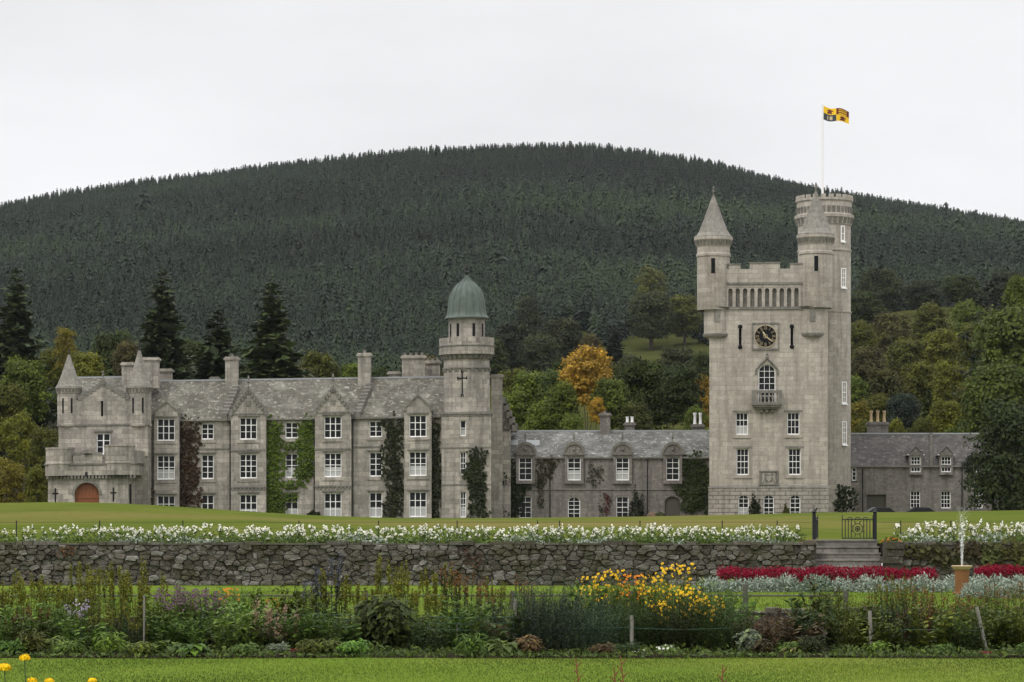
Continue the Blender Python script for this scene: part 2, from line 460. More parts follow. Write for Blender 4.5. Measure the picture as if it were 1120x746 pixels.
def sheet(name, fz, xs_of, ys, mat, nx, label=None, skirt=0.6):
    V = []; Q = []
    ys = [ys[0]-0.02] + list(ys)
    for j, y in enumerate(ys):
        a, b = xs_of(y)
        X = np.linspace(a, b, nx + 1)
        V.append(np.stack([X, np.full(nx+1, y), fz(X, np.full(nx+1, y)) - (skirt if j == 0 else 0)], 1))   # the front edge is turned down
    k = nx + 1
    for j in range(len(ys)-1):
        for i in range(nx): Q.append((j*k+i, j*k+i+1, (j+1)*k+i+1, (j+1)*k+i))
    o = link(name, npmesh(name, np.concatenate(V), Q, mat))
    return tag(o, label, None, None, 'structure')

flat = lambda z: (lambda X, Y: np.full_like(X, z) + 0.012*np.sin(X*1.7)*np.sin(Y*0.9))
sheet('front_lawn', flat(0.0), lambda y: (-36, 36), np.linspace(-12, 44.2, 40), M['grass_front'], 30, 'mown green lawn in front of the flower border')
sheet('border_soil', lambda X, Y: 0.03 + 0.03*np.sin(X*3.1) + 0.22*np.clip((Y-48)/6, 0, 1), lambda y: (-36, 36), np.linspace(43.7, 55.6, 14), M['soil'], 60, 'dark soil of the flower border')
sheet('lower_lawn', flat(0.3), lambda y: (-40, 40), np.linspace(55.3, 82.0, 20), M['grass_front'], 30, 'bright lawn between border and stone wall')
sheet('terrace_lawn', terrace_z, lambda y: (-y*0.27-14, y*0.27+14), list(np.linspace(82.3, 248, 40)) + list(np.linspace(251, 301, 26)), M['grass_terrace'], 80, 'yellow-green lawn rising to the castle')
sheet('hill', hill_z, lambda y: (-y*0.34, y*0.34), list(np.linspace(299, 900, 40)) + list(np.linspace(930, 2700, 60)), M['grass_hill'], 100, 'long rounded hill behind the castle')

# ---------------------------------------------------------------- window kit
_wc = {}
def window_mesh(w, h, nx, ny, arch=False, bar=0.042, fr=0.085, mull=0.0):
    key = ('w', round(w, 2), round(h, 2), nx, ny, arch, mull)
    if key in _wc: return _wc[key]
    b = MB()
    x0, x1 = -w/2, w/2
    r = w/2; hs = h - (r*0.8 if arch else 0)
    b.box(x0, x0+fr, 0, 0.12, 0, hs); b.box(x1-fr, x1, 0, 0.12, 0, hs)
    b.box(x0+fr, x1-fr, 0, 0.12, 0, fr*1.3)
    if arch:
        n = 10
        for i in range(n):
            a, c = PI*i/n, PI*(i+1)/n
            q = lambda t, rr, rz: (rr*math.cos(t), hs + rz*math.sin(t))
            p1, p2, p3, p4 = q(a, r, r*0.8), q(c, r, r*0.8), q(c, r-fr, r*0.8-fr), q(a, r-fr, r*0.8-fr)
            b.prism([p4, p1, p2, p3], 0, 0.12)
        b.box(x0+fr, x1-fr, 0.012, 0.1, hs-bar/2, hs+bar/2)
    else: b.box(x0+fr, x1-fr, 0, 0.12, h-fr, h)
    iw = w - 2*fr
    for i in range(1, nx):
        x = x0 + fr + iw*i/nx; bw = max(bar, mull)
        top = h - fr if not arch else hs + (r*0.8 - fr)*math.sqrt(max(0, 1-(x/(r))**2))
        b.box(x-bw/2, x+bw/2, 0.02, 0.105, fr*1.3, top-0.004)
    ih = hs - fr*1.3 - (0 if arch else fr)
    for j in range(1, ny):
        z = fr*1.3 + ih*j/ny
        bw = bar*1.6 if (2*j == ny or (ny == 3 and j == 2)) else bar
        b.box(x0+fr, x1-fr, 0.03, 0.1, z-bw/2, z+bw/2)
    b.box(x0-0.05, x1+0.05, -0.1, 0.03, -0.13, -0.002)
    me = bpy.data.meshes.new('window')
    me.from_pydata(b.V, [], b.Fc); me.materials.append(M['white']); me.update()
    g = MB()
    if arch:
        g.add([(x0+0.03, 0.085, 0.02), (x1-0.03, 0.085, 0.02)] + [((r-0.03)*math.cos(PI*i/10), 0.085, hs+(r*0.8-0.03)*math.sin(PI*i/10)) for i in range(11)], [tuple(range(13))])
    else: g.quad((x0+0.03, 0.085, 0.02), (x1-0.03, 0.085, 0.02), (x1-0.03, 0.085, h-0.02), (x0+0.03, 0.085, h-0.02))
    gm = bpy.data.meshes.new('glass'); gm.from_pydata(g.V, [], g.Fc); gm.materials.append(M['glass']); gm.update()
    cu = MB(); n = 14
    for i in range(n):
        xa, xb = x0+fr+iw*i/n, x0+fr+iw*(i+1)/n; y = (0.078, 0.068); 
        cu.quad((xa, y[i%2], fr), (xb, y[1-i%2], fr), (xb, y[1-i%2], h*0.42), (xa, y[i%2], h*0.42))
    cm = bpy.data.meshes.new('curtain'); cm.from_pydata(cu.V, [], cu.Fc); cm.materials.append(M['curtain']); cm.update()
    _wc[key] = (me, gm, cm)
    return _wc[key]

def window(parent, x, y, z, w, h, nx, ny, arch=False, curtain=False, mull=0.0, rz=0.0, joined=False):
    me, gm, cm = window_mesh(w, h, nx, ny, arch, mull=mull)
    o = link('window', me, parent, (x, y, z), rz)
    link('glass', gm, o)
    if curtain: link('curtain', cm, o)
    return o

def spandrel(b, x, w, z, h, y, depth, m=0):
    """fills the corners above an arched window in a rectangular opening"""
    r = w/2; hs = h - r*0.8; n = 8
    for s in (-1, 1):
        for i in range(n):
            a, c = PI/2*i/n, PI/2*(i+1)/n
            p = [(x+s*r*math.cos(a), z+hs+r*0.8*math.sin(a)), (x+s*r*math.cos(c), z+hs+r*0.8*math.sin(c)),
                 (x+s*r*math.cos(c), z+h), (x+s*r*math.cos(a), z+h)]
            vs = [(q[0], y, q[1]) for q in p]
            b.add(vs, [(0, 1, 2, 3) if s < 0 else (3, 2, 1, 0)], m)
            b.quad((p[0][0], y, p[0][1]), (p[1][0], y, p[1][1]), (p[1][0], y+depth, p[1][1]), (p[0][0], y+depth, p[0][1]), m)

def crenels(b, cx, cy, r, z, n, h, t=0.3, gap=0.4, m=0):
    """merlons round a circular parapet"""
    for i in range(n):
        a0, a1 = 2*PI*i/n, 2*PI*(i+1-gap)/n
        k = 4
        for j in range(k):
            a, c = a0+(a1-a0)*j/k, a0+(a1-a0)*(j+1)/k
            P = lambda t_, rr, zz: (cx+rr*math.cos(t_), cy+rr*math.sin(t_), zz)
            b.add([P(a,r-t,z),P(a,r,z),P(c,r,z),P(c,r-t,z),P(a,r-t,z+h),P(a,r,z+h),P(c,r,z+h),P(c,r-t,z+h)],
                  [(4,5,6,7),(1,2,6,5),(3,0,4,7)] + ([(0,1,5,4)] if j == 0 else []) + ([(2,3,7,6)] if j == k-1 else []), m)

def dentils(b, cx, cy, r0, r1, z0, z1, n, m=0):
    """a ring of small corbels"""
    for i in range(n):
        a, c = 2*PI*i/n, 2*PI*(i+0.55)/n
        P = lambda t_, rr, zz: (cx+rr*math.cos(t_), cy+rr*math.sin(t_), zz)
        b.add([P(a,r0,z0),P(a,(r0+r1)/2,z0),P(c,(r0+r1)/2,z0),P(c,r0,z0),P(a,r0,z1),P(a,r1,z1),P(c,r1,z1),P(c,r0,z1)],
              [(0,3,2,1),(4,5,6,7),(0,1,5,4),(1,2,6,5),(2,3,7,6)], m)

def finial(parent, cx, cy, z, h, mat=None, shear=0.0):
    b = MB()
    b.lathe(cx, cy, [(0.16*h/1.2, z-0.12), (0.16*h/1.2, z), (0.06, z+0.1*h), (0.06, z+0.35*h), (0.17*h/1.2, z+0.42*h), (0.17*h/1.2, z+0.5*h), (0.05, z+0.56*h), (0.11*h/1.2, z+0.7*h), (0.11*h/1.2, z+0.8*h), (0.02, z+h)], 10)
    return b.build('finial', mat or M['trim'], parent, shear)

def chimney(parent, x0, x1, y0, y1, z0, z1, pots=0, mat='ashlar', shear=0.0, potmat='clay', poth=0.5):
    b = MB()
    b.box(x0, x1, y0, y1, z0, z1-0.42)
    b.box(x0-0.06, x1+0.06, y0-0.06, y1+0.06, z1-0.42, z1-0.3)
    b.box(x0-0.16, x1+0.16, y0-0.16, y1+0.16, z1-0.3, z1-0.12)
    b.box(x0-0.04, x1+0.04, y0-0.04, y1+0.04, z1-0.12, z1)
    c = b.build('chimney', M[mat], parent, shear)
    for i in range(pots):
        px = x0 + (x1-x0)*(i+0.5)/pots; py = (y0+y1)/2
        p = MB(); r = min(0.17, (x1-x0)/pots*0.36)
        p.lathe(px, py, [(r*1.1, z1-0.02), (r*0.85, z1+poth*0.2), (r*0.8, z1+poth*0.8), (r*1.05, z1+poth*0.86), (r*1.05, z1+poth)], 12)
        p.build('chimney_pot', M[potmat], c, shear)
    return c

def roof_x(parent, x0, x1, y0, yr, y1, ze, zr, mat, shear=0.0, name='roof', th=0.14):
    """a ridged roof running along X: eaves at y0 and y1 (height ze), ridge at yr (zr)"""
    b = MB()
    b.quad((x0,y0,ze),(x1,y0,ze),(x1,yr,zr),(x0,yr,zr)); b.quad((x1,y1,ze),(x0,y1,ze),(x0,yr,zr),(x1,yr,zr))
    b.quad((x0,y0,ze-th),(x1,y0,ze-th),(x1,y0,ze),(x0,y0,ze), 1); b.quad((x1,y1,ze-th),(x0,y1,ze-th),(x0,y1,ze),(x1,y1,ze), 1)
    b.add([(x0,y0,ze-th),(x0,y0,ze),(x0,yr,zr),(x0,y1,ze),(x0,y1,ze-th)], [(0,1,2,3,4)], 1)
    b.add([(x1,y0,ze-th),(x1,y0,ze),(x1,yr,zr),(x1,y1,ze),(x1,y1,ze-th)], [(4,3,2,1,0)], 1)
    b.box(x0, x1, yr-0.13, yr+0.13, zr-0.06, zr+0.1, 2)
    return b.build(name, [M[mat], M['trim'], M['lead']], parent, shear)

# ================================================================ the main house
class Frame:
    """turns photo measures into the local metres of a building whose front stands at depth d"""
    def __init__(s, pxref, d, z0, shear=0.0): s.d = d; s.ox = PX(pxref, d); s.z0 = z0; s.sh = shear
    def x(s, px, y=0.0): return PX(px, s.d + y) - s.ox
    def z(s, py, px=None, y=0.0): return PZ(py, s.d + y) - s.z0 - (s.sh*s.x(px, y) if px is not None else 0)
    def wx(s, w, y=0.0): return w*(s.d+y)/F

DM = 272.7
SH = 0.0145
fm = Frame(320, DM, 2.4, SH)
house = empty('main_house', (fm.ox, DM, 2.4))
tag(house, 'long grey granite castle range with steep gables, turreted porch and green-domed tower', 'castle')
X, Z = fm.x, fm.z
BOT = -2.4
eave, ridge = Z(457.7, 320), Z(414.8, 320, 5.5)
rows = {3: [(456.0, 480.0), (496.0, 522.5), (540.0, 567.5)], 2: [(461.8, 479.3), (496.0, 522.5), (540.0, 567.5)]}
cols = [(181.5, 3, 19.5), (227, 2, 13.5), (271.5, 3, 19), (319, 2, 14), (364, 3, 19), (411, 2, 14), (457, 3, 19)]
bays = {181.5: (168.5, 196, 438.5), 271.5: (252.5, 291, 427), 364: (344.5, 384, 426), 457: (442, 472, 434.5)}
wall = MB()
holes = []
wins = []
for cx, nl, wpx in cols:
    for r, (pt, pb) in enumerate(rows[nl]):
        inbay = cx in bays
        y = -0.7 if inbay else 0.0
        w = fm.wx(wpx, y); zb, zt = Z(pb, 320, y), Z(pt, 320, y)
        xc = X(cx, y)
        if not inbay: holes.append((xc-w/2, xc+w/2, zb, zt))
        wins.append((xc, y+0.2, zb, w, zt-zb, nl, [3, 4, 3][r] if nl == 3 else [3, 4, 3][r], r == 2 or (r == 1 and rnd.random() < 0.55)))
xl, xr = X(158), X(484)
wall.facade(xl, xr, BOT, eave+0.02, 0.0, holes)
wall.quad((xr,0,BOT),(xr,11,BOT),(xr,11,eave),(xr,0,eave)); wall.quad((xr,11,BOT),(xl,11,BOT),(xl,11,eave),(xr,11,eave))
wall.quad((xl,11,BOT),(xl,0,BOT),(xl,0,eave),(xl,11,eave))
for px0, px1 in ((196.5, 252), (291.5, 344), (384.5, 441.5)):            # string course between the bays
    wall.box(X(px0), X(px1), -0.07, 0.05, Z(489.5, 320)-0.08, Z(489.5, 320)+0.06, 1)
    wall.box(X(px0), X(px1), -0.16, 0.05, eave-0.2, eave-0.02, 1)
for cx, nl, wpx in cols:                                                 # hood moulds and stone margins over the openings
    inb = cx in bays; y = -0.7 if inb else 0.0; xc = X(cx, y); w = fm.wx(wpx, y)
    for r, (pt, pb) in enumerate(rows[nl]):
        zt, zb = Z(pt, 320, y), Z(pb, 320, y)
        wall.box(xc-w/2-0.22, xc+w/2+0.22, y-0.11, y+0.03, zt+0.14, zt+0.26, 1)
        wall.box(xc-w/2-0.2, xc+w/2+0.2, y-0.07, y+0.03, zb-0.34, zb-0.14, 0)
wall.build('wall', [M['ashlar'], M['trim']], house, SH)
for a in wins:
    o = window(house, a[0], a[1], a[2] + SH*a[0], a[3], a[4], a[5], a[6], False, a[7], mull=0.08)
roof_x(house, X(160), X(486), -0.28, 5.5, 11.3, eave, ridge, 'slate', SH)

def gable_bay(cx, p0, p1, apex):
    y = -0.7
    x0, x1 = X(p0, y), X(p1, y); xc = (x0+x1)/2
    ze = Z(449 if apex > 433 else 452, 320, y) if apex > 433 else Z(451.5, 320, y)
    za = Z(apex + SH*0, 320, y)
    nl, wpx = [(n, w) for c, n, w in cols if c == cx][0]
    hs = []
    for pt, pb in rows[3]:
        w = fm.wx(wpx, y); hs.append((X(cx, y)-w/2, X(cx, y)+w/2, Z(pb, 320, y), Z(pt, 320, y)))
    b = MB()
    b.facade(x0, x1, BOT, ze, y, hs)
    b.quad((x0,0.3,BOT),(x0,y,BOT),(x0,y,ze),(x0,0.3,ze)); b.quad((x1,y,BOT),(x1,0.3,BOT),(x1,0.3,ze),(x1,y,ze))
    b.add([(x0,y,ze),(x1,y,ze),(xc,y,za)], [(0,1,2)])
    big = apex < 433
    if big:                                                             # corbel table and strings on the two taller bays
        zc = Z(533, 320, y)
        b.box(x0-0.07, x1+0.07, y-0.12, y+0.02, zc, zc+0.14, 1)
        for i in range(9):
            xx = x0 + (x1-x0)*(i+0.25)/9
            b.box(xx, xx+0.2, y-0.1, y+0.01, zc-0.2, zc-0.002, 1)
        zs = Z(492.5, 320, y); b.box(x0-0.05, x1+0.05, y-0.08, y+0.02, zs, zs+0.16, 1)
        b.box(x0-0.05, x1+0.05, y-0.08, y+0.02, ze-0.1, ze+0.04, 1)
        b.lathe(xc, y+0.02, [(0.0, ze+0.85), (0.001, ze+0.85)], 4, 1)
        b.box(xc-0.22, xc+0.22, y-0.07, y+0.01, ze+0.75, ze+1.25, 1)
    g = b.build('gable_bay', [M['ashlar'], M['trim']], house, SH)
    # roof of the gable, running back into the main slope
    r = MB(); k = (ridge-eave)/5.78
    yb = lambda z: -0.28 + max(0.0, (z-eave))/k + 0.35
    r.quad((x0-0.05,y-0.02,ze),(x0-0.05,yb(ze),ze),(xc,yb(za),za+0.12),(xc,y-0.02,za+0.12)); r.quad((x1+0.05,yb(ze),ze),(x1+0.05,y-0.02,ze),(xc,y-0.02,za+0.12),(xc,yb(za),za+0.12))
    r.build('gable_roof', M['slate'], g, SH)
    c = MB(); n = 7 if big else 5                                          # stepped and scrolled coping stones
    for s_, xe in ((1, x0), (-1, x1)):
        for i in range(n):
            t0, t1 = i/n, (i+1)/n
            xa, xb_ = xe+(xc-xe)*t0, xe+(xc-xe)*t1; zz = ze+(za-ze)*t1
            lo, hi = min(xa, xb_), max(xa, xb_)
            zl = ze+(za-ze)*t0
            if big: c.box(lo-0.03, hi+0.03, y-0.1, y+0.32, zl-0.02, zz+0.14 + 0.07*(i % 2), 0)
            else: c.add([(xa,y-0.1,zl-0.04),(xb_,y-0.1,zz-0.04),(xb_,y-0.1,zz+0.16),(xa,y-0.1,zl+0.16),(xa,y+0.3,zl-0.04),(xb_,y+0.3,zz-0.04),(xb_,y+0.3,zz+0.16),(xa,y+0.3,zl+0.16)],
                        [(0,1,2,3),(7,6,5,4),(3,2,6,7),(0,4,5,1),(0,3,7,4),(1,5,6,2)] )
        c.box(xe-0.16, xe+0.16, y-0.16, y+0.34, ze-0.22, ze+0.3, 0)
    c.box(xc-0.12, xc+0.12, y-0.12, y+0.12, za-0.05, za+0.5, 0)
    c.build('coping', M['trim'], g, SH)
    finial(g, xc, y, za+0.4, 1.15 if big else 0.6, None, SH)
for cx, (p0, p1, ap) in bays.items(): gable_bay(cx, p0, p1, ap)

for px0, px1, top, skx in ((246.5, 260, 389, (258, 245.5)), (391.5, 405.5, 387, (403.5, 391))):
    zt = Z(top, 320, 4.2)
    chimney(house, X(px0, 4.6), X(px1, 4.6), 4.4, 5.6, ridge-1.4, zt, 1, shear=SH, potmat='trim', poth=0.35)
    s = MB(); n = 9                                                      # upstanding skew stones down the roof
    for i in range(n):
        t = i/(n-1); yy = 3.9 - 4.0*t
        zz = eave + (ridge-eave)*(yy+0.28)/5.78
        xx = X(skx[0] + (skx[1]-skx[0])*t, yy)
        s.box(xx-0.3, xx+0.3, yy-0.28, yy+0.24, zz-0.3, zz+0.42)
        s.tube((xx-0.34, yy-0.1, zz+0.42), (xx+0.34, yy-0.1, zz+0.42), 0.16, 8)
    s.build('skew_stones', M['trim'], house, SH)
chimney(house, X(440, 7), X(465, 7), 6.2, 7.4, ridge-2.0, Z(391, 320, 7), 4, shear=SH, potmat='trim', poth=0.3)
chimney(house, X(465.6, 9), X(481, 9), 8.2, 9.6, ridge-2.5, Z(397, 320, 9), 3, shear=SH, potmat='trim', poth=0.25)
chimney(house, X(425, 9), X(437, 9), 8.5, 9.5, ridge-2.5, Z(408, 320, 9), 0, shear=SH)
chimney(house, X(231, 9), X(239, 9), 8.5, 9.5, ridge-2.5, Z(411, 320, 9), 0, shear=SH, mat='trim')
for px0 in (251.5, 343.5, 386, 198):                                     # rainwater pipes
    p = MB(); xx = X(px0, -0.1); p.tube((xx, -0.09, BOT), (xx, -0.09, eave-0.35), 0.05, 6); p.box(xx-0.13, xx+0.13, -0.22, 0.0, eave-0.4, eave-0.12)
    p.build('drainpipe', M['iron'], house, SH)

# ---- entrance block with the two cone-roofed turrets
yb = -3.0
ex0, ex1 = X(64, yb), X(162, yb)
zs = Z(465.5, 112, yb)
eb = MB()
wx0, wx1, wz0, wz1 = X(105.5, yb), X(120.5, yb), Z(497, 112, yb), Z(474, 112, yb)
# the shear grows with x, so heights here are measured at the block's own middle
eb.facade(ex0, ex1, BOT, zs, yb, [(wx0, wx1, wz0, wz1)])
eb.quad((ex1,yb,BOT),(ex1,4.5,BOT),(ex1,4.5,zs),(ex1,yb,zs)); eb.quad((ex0,4.5,BOT),(ex0,yb,BOT),(ex0,yb,zs),(ex0,4.5,zs))
eb.box(ex0-0.12, ex1+0.12, yb-0.12, yb+0.3, zs, zs+0.16, 1)
gx0, gx1, gxc = X(85, yb), X(141, yb), X(112.5, yb)
gze, gza = Z(437, 112, yb), Z(420, 112, yb)
sx = X(111.5, yb)
eb.facade(ex0+0.3, ex1-0.3, zs+0.16, gze, yb+0.05, [(sx-0.11, sx+0.11, Z(455.5, 112, yb), Z(438.5, 112, yb))], 0.3)
eb.add([(gx0, yb+0.05, gze), (gx1, yb+0.05, gze), (gxc, yb+0.05, gza)], [(0,1,2)])
eb.quad((ex1-0.3,yb+0.05,zs),(ex1-0.3,4.5,zs),(ex1-0.3,4.5,gze),(ex1-0.3,yb+0.05,gze)); eb.quad((ex0+0.3,4.5,zs),(ex0+0.3,yb+0.05,zs),(ex0+0.3,yb+0.05,gze),(ex0+0.3,4.5,gze))
for pz in (482.5, 500): eb.box(ex0-0.04, ex1+0.04, yb-0.05, yb+0.04, Z(pz,112,yb)-0.07, Z(pz,112,yb)+0.05, 1) if pz > 490 else None
eb.box(wx0-0.25, wx1+0.25, yb-0.12, yb+0.03, wz1+0.15, wz1+0.3, 1)
eb.box(sx-0.2, sx+0.2, yb+0.33, yb+0.36, Z(456,112,yb), Z(438,112,yb), 2)
block = eb.build('entrance_block', [M['ashlar'], M['trim'], M['slot']], house, SH)
gr = MB()
ztop = Z(414, 130, 3.0)
gr.quad((gx0-0.2,yb+0.1,gze),(gx0-0.2,6,gze),(gxc,6,gza+0.25),(gxc,yb+0.1,gza+0.25)); gr.quad((gx1+0.2,6,gze),(gx1+0.2,yb+0.1,gze),(gxc,yb+0.1,gza+0.25),(gxc,6,gza+0.25))
gr.build('gable_roof', M['slate'], block, SH)
roof_x(house, X(83, 3), X(166, 3), -1.0, 3.2, 7.4, Z(434, 120, 0), Z(412.5, 130, 3.2), 'slate', SH, 'rear_roof')
st = MB(); n = 7
for s_, xe in ((1, gx0), (-1, gx1)):
    for i in range(n):
        t0, t1 = i/n, (i+1)/n
        lo, hi = sorted((xe+(gxc-xe)*t0, xe+(gxc-xe)*t1))
        st.box(lo, hi, yb, yb+0.4, gze+(gza-gze)*t0-0.05, gze+(gza-gze)*t1+0.2)
st.box(gxc-0.22, gxc+0.22, yb-0.05, yb+0.35, gza-0.05, gza+0.45)
st.build('crow_steps', M['trim'], block, SH)
finial(block, gxc, yb+0.15, gza+0.4, 1.0, None, SH)
window(block, (wx0+wx1)/2, yb+0.15, wz0 + SH*(wx0+wx1)/2, wx1-wx0, wz1-wz0, 2, 3, mull=0.12)

def cone_turret(parent, pxc, y, rpx, p_low, p_eave, p_tip, eave_r, p_fin, slits, corb):
    cx = X(pxc, y); r = fm.wx(rpx, y); z = lambda p: Z(p, pxc, y)
    b = MB()
    b.lathe(cx, y, [(r*0.55, z(corb)), (r*0.8, z(p_low)-0.25), (r*0.98, z(p_low)-0.1), (r*1.06, z(p_low)), (r*1.06, z(p_low)+0.15), (r, z(p_low)+0.2), (r, z(p_eave+7)), (r*1.05, z(p_eave+6.5)), (r*1.07, z(p_eave+2)), (r*1.15, z(p_eave+1)), (r*1.15, z(p_eave))], 28)
    dentils(b, cx, y, r, r*1.16, z(p_eave+5.5), z(p_eave+2.2), 22, 1)
    for a in slits:
        u = R(a); d = Vector((math.cos(u), math.sin(u), 0)); q = Vector((-d.y, d.x, 0)); c = Vector((cx, y, 0)) + d*(r+0.005)
        za, zc = z(p_low-6 if p_low > 400 else p_low), z(p_eave+12)
        vs = [c-q*0.085+Vector((0,0,za+0.7)), c+q*0.085+Vector((0,0,za+0.7)), c+q*0.085+Vector((0,0,zc)), c-q*0.085+Vector((0,0,zc))]
        b.add([v-d*0.1 for v in vs]+[v+d*0.012 for v in vs], [(4,5,6,7),(0,4,7,3),(1,2,6,5),(2,3,7,6),(0,1,5,4)], 2)
    t = b.build('turret', [M['ashlar'], M['trim'], M['slot']], parent, SH)
    c = MB(); er = fm.wx(eave_r, y); ze, zt = z(p_eave), z(p_tip)
    c.lathe(cx, y, [(er, ze-0.05), (er, ze+0.06), (er*0.86, ze+(zt-ze)*0.1), (er*0.70, ze+(zt-ze)*0.26), (er*0.44, ze+(zt-ze)*0.55), (er*0.13, ze+(zt-ze)*0.94), (0.1, zt)], 24)
    c.build('cone_roof', M['cone'], t, SH)
    finial(t, cx, y, zt, z(p_fin)-zt, M['iron'], SH)
    return t
cone_turret(house, 75.5, yb+0.9, 12.6, 466, 424, 388, 14.5, 381, (-68, -112), 476)
cone_turret(house, 152.5, yb+0.9, 13.0, 466, 423.5, 383, 14.6, 373, (-66, -114), 478)
# round stair corner under the right turret
cb = MB(); cb.lathe(X(150, yb+0.9), yb+0.9, [(fm.wx(9.5), BOT), (fm.wx(9.5), Z(476, 150, yb))], 20); cb.build('stair_shaft', M['ashlar'], house, SH)
chimney(house, X(134, 2), X(146, 2), 1.4, 2.6, Z(425,140,2), Z(396.5, 140, 2), 0, shear=SH)
chimney(house, X(157.5, 3), X(173.5, 3), 2.4, 3.8, Z(425,165,3), Z(391, 165, 3), 0, shear=SH)
chimney(house, X(175, 6), X(188, 6), 5.5, 6.6, Z(425,180,6), Z(403.5, 180, 6), 0, shear=SH)

# ---- porch: curved bastions, corbel table, arched oak door
yp = -8.0
z_ = lambda p, q=95: Z(p, q, yp)
pb = MB()
lowx0, lowx1 = X(52.5, yp), X(140, yp)
dcx, dr = X(95, yp), fm.wx(13.5, yp)
dz0, dzs, dzt = BOT, z_(541), z_(528)
pb.facade(lowx0, lowx1, BOT, z_(522), yp, [(dcx-dr, dcx+dr, BOT, dzt)], 0.5)
n = 10
for s_ in (-1, 1):
    for i in range(n):
        a, c = PI/2*i/n, PI/2*(i+1)/n
        P = [(dcx+s_*dr*math.cos(a), dzs+(dzt-dzs)*math.sin(a)), (dcx+s_*dr*math.cos(c), dzs+(dzt-dzs)*math.sin(c)), (dcx+s_*dr*math.cos(c), dzt), (dcx+s_*dr*math.cos(a), dzt)]
        pb.add([(q[0], yp, q[1]) for q in P], [(0,1,2,3) if s_ < 0 else (3,2,1,0)])
        pb.quad((P[0][0], yp, P[0][1]), (P[1][0], yp, P[1][1]), (P[1][0], yp+0.5, P[1][1]), (P[0][0], yp+0.5, P[0][1]))
        A = [(dcx+s_*(dr+k_)*math.cos(t_), dzs+(dzt-dzs+k_)*math.sin(t_)) for k_, t_ in ((0.02, a), (0.25, a), (0.25, c), (0.02, c))]
        pb.prism(A if s_ > 0 else A[::-1], yp-0.09, yp+0.03, 1)
pb.quad((lowx1,yp,BOT),(lowx1,yb,BOT),(lowx1,yb,z_(522)),(lowx1,yp,z_(522))); pb.quad((lowx0,yb,BOT),(lowx0,yp,BOT),(lowx0,yp,z_(522)),(lowx0,yb,z_(522)))
sdy = yp+1.6
pb.box(lowx1-0.05, lowx1+0.02, sdy-0.7, sdy+0.7, BOT, z_(530), 2)
# corbelled upper storey and parapet
ux0, ux1 = X(49.5, yp-0.3), X(148, yp-0.3); yu = yp-0.3
pb.box(ux0, ux1, yu, yb-0.02, z_(520), z_(507), 0)
pb.box(ux0-0.1, ux1+0.1, yu-0.1, yb-0.02, z_(508.5), z_(507)+0.02, 1)
for i in range(26):
    xx = ux0+0.1+(ux1-ux0-0.3)*i/25
    pb.box(xx, xx+0.2, yu+0.02, yp+0.05, z_(523.5), z_(520)-0.003, 1)
porch_top = z_(497)
pb.box(X(80, yu), X(112, yu), yu, yu+0.4, z_(507)+0.02, z_(498), 0)
pb.box(X(81, yu), X(88, yu), yu-0.02, yu+0.42, z_(498)+0.002, z_(495), 1); pb.box(X(104.5, yu), X(111, yu), yu-0.02, yu+0.42, z_(498)+0.002, z_(495), 1)
cxx = X(96, yu)
pb.prism([(cxx-0.75, z_(498)), (cxx+0.75, z_(498)), (cxx+0.6, z_(493.5)), (cxx+0.2, z_(491.5)), (cxx-0.2, z_(491.5)), (cxx-0.6, z_(493.5))], yu+0.05, yu+0.3, 1)
pb.lathe(cxx, yu, [(0.0, z_(496)), (0.42, z_(496)), (0.42, z_(495.8)), (0, z_(495.8))], 12, 1)
for p0, p1, top in ((48.5, 80, 489), (112.5, 146, 487)):                # the two rounded bastions
    xa, xb_ = X(p0, yu), X(p1, yu); xm, rr = (xa+xb_)/2, (xb_-xa)/2
    pb.lathe(xm, yu+rr*0.62, [(rr*0.98, z_(520)), (rr, z_(507.5)), (rr*1.05, z_(507.3)), (rr*1.05, z_(506)), (rr, z_(505.8)), (rr, z_(top+2.2)), (rr*1.03, z_(top+2)), (rr*1.03, z_(top)), (rr*0.8, z_(top)), (rr*0.8, z_(top+8))], 32, 0, False)
pb.box(X(146, yu)-0.6, X(150, yu), yu+1.0, yb-0.02, z_(507)+0.02, z_(493), 0)
for px in (60.6, 124):                                                   # cross-shaped loops
    x_ = X(px, yp); za, zb = z_(549), z_(533.5); mid = za+(zb-za)*0.62
    pb.box(x_-0.075, x_+0.075, yp-0.012, yp+0.05, za, zb, 2); pb.box(x_-0.3, x_-0.077, yp-0.012, yp+0.05, mid-0.07, mid+0.07, 2); pb.box(x_+0.077, x_+0.3, yp-0.012, yp+0.05, mid-0.07, mid+0.07, 2)
porch = pb.build('porch', [M['ashlar'], M['trim'], M['slot']], house, SH)
dm_ = MB()
pts = [(dcx-dr, dzs-1.0), (dcx+dr, dzs-1.0)] + [(dcx+dr*math.cos(PI*i/12), dzs+(dzt-dzs)*math.sin(PI*i/12)) for i in range(13)]
dm_.prism(pts, yp+0.4, yp+0.48)
for i in range(1, 7): 
    xx = dcx-dr+2*dr*i/7; dm_.box(xx-0.03, xx+0.03, yp+0.36, yp+0.4, dzs-1.0, dzs+(dzt-dzs)*math.sqrt(1-((xx-dcx)/dr)**2)-0.03)
dm_.box(dcx-dr, dcx+dr, yp+0.34, yp+0.4, dzs-0.36, dzs-0.2)
dm_.box(dcx-dr, dcx+dr, yp+0.42, yp+0.5, BOT, dzs-1.0, 1)
dm_.build('door', [M['door'], M['slot']], porch, SH)
lamp = MB(); lamp.box(dcx-0.13, dcx+0.13, yp-0.35, yp-0.1, z_(521), z_(516.5)); lamp.box(dcx-0.04, dcx+0.04, yp-0.3, yp+0.02, z_(516.5), z_(515)); lamp.build('lantern', M['iron'], porch, SH)

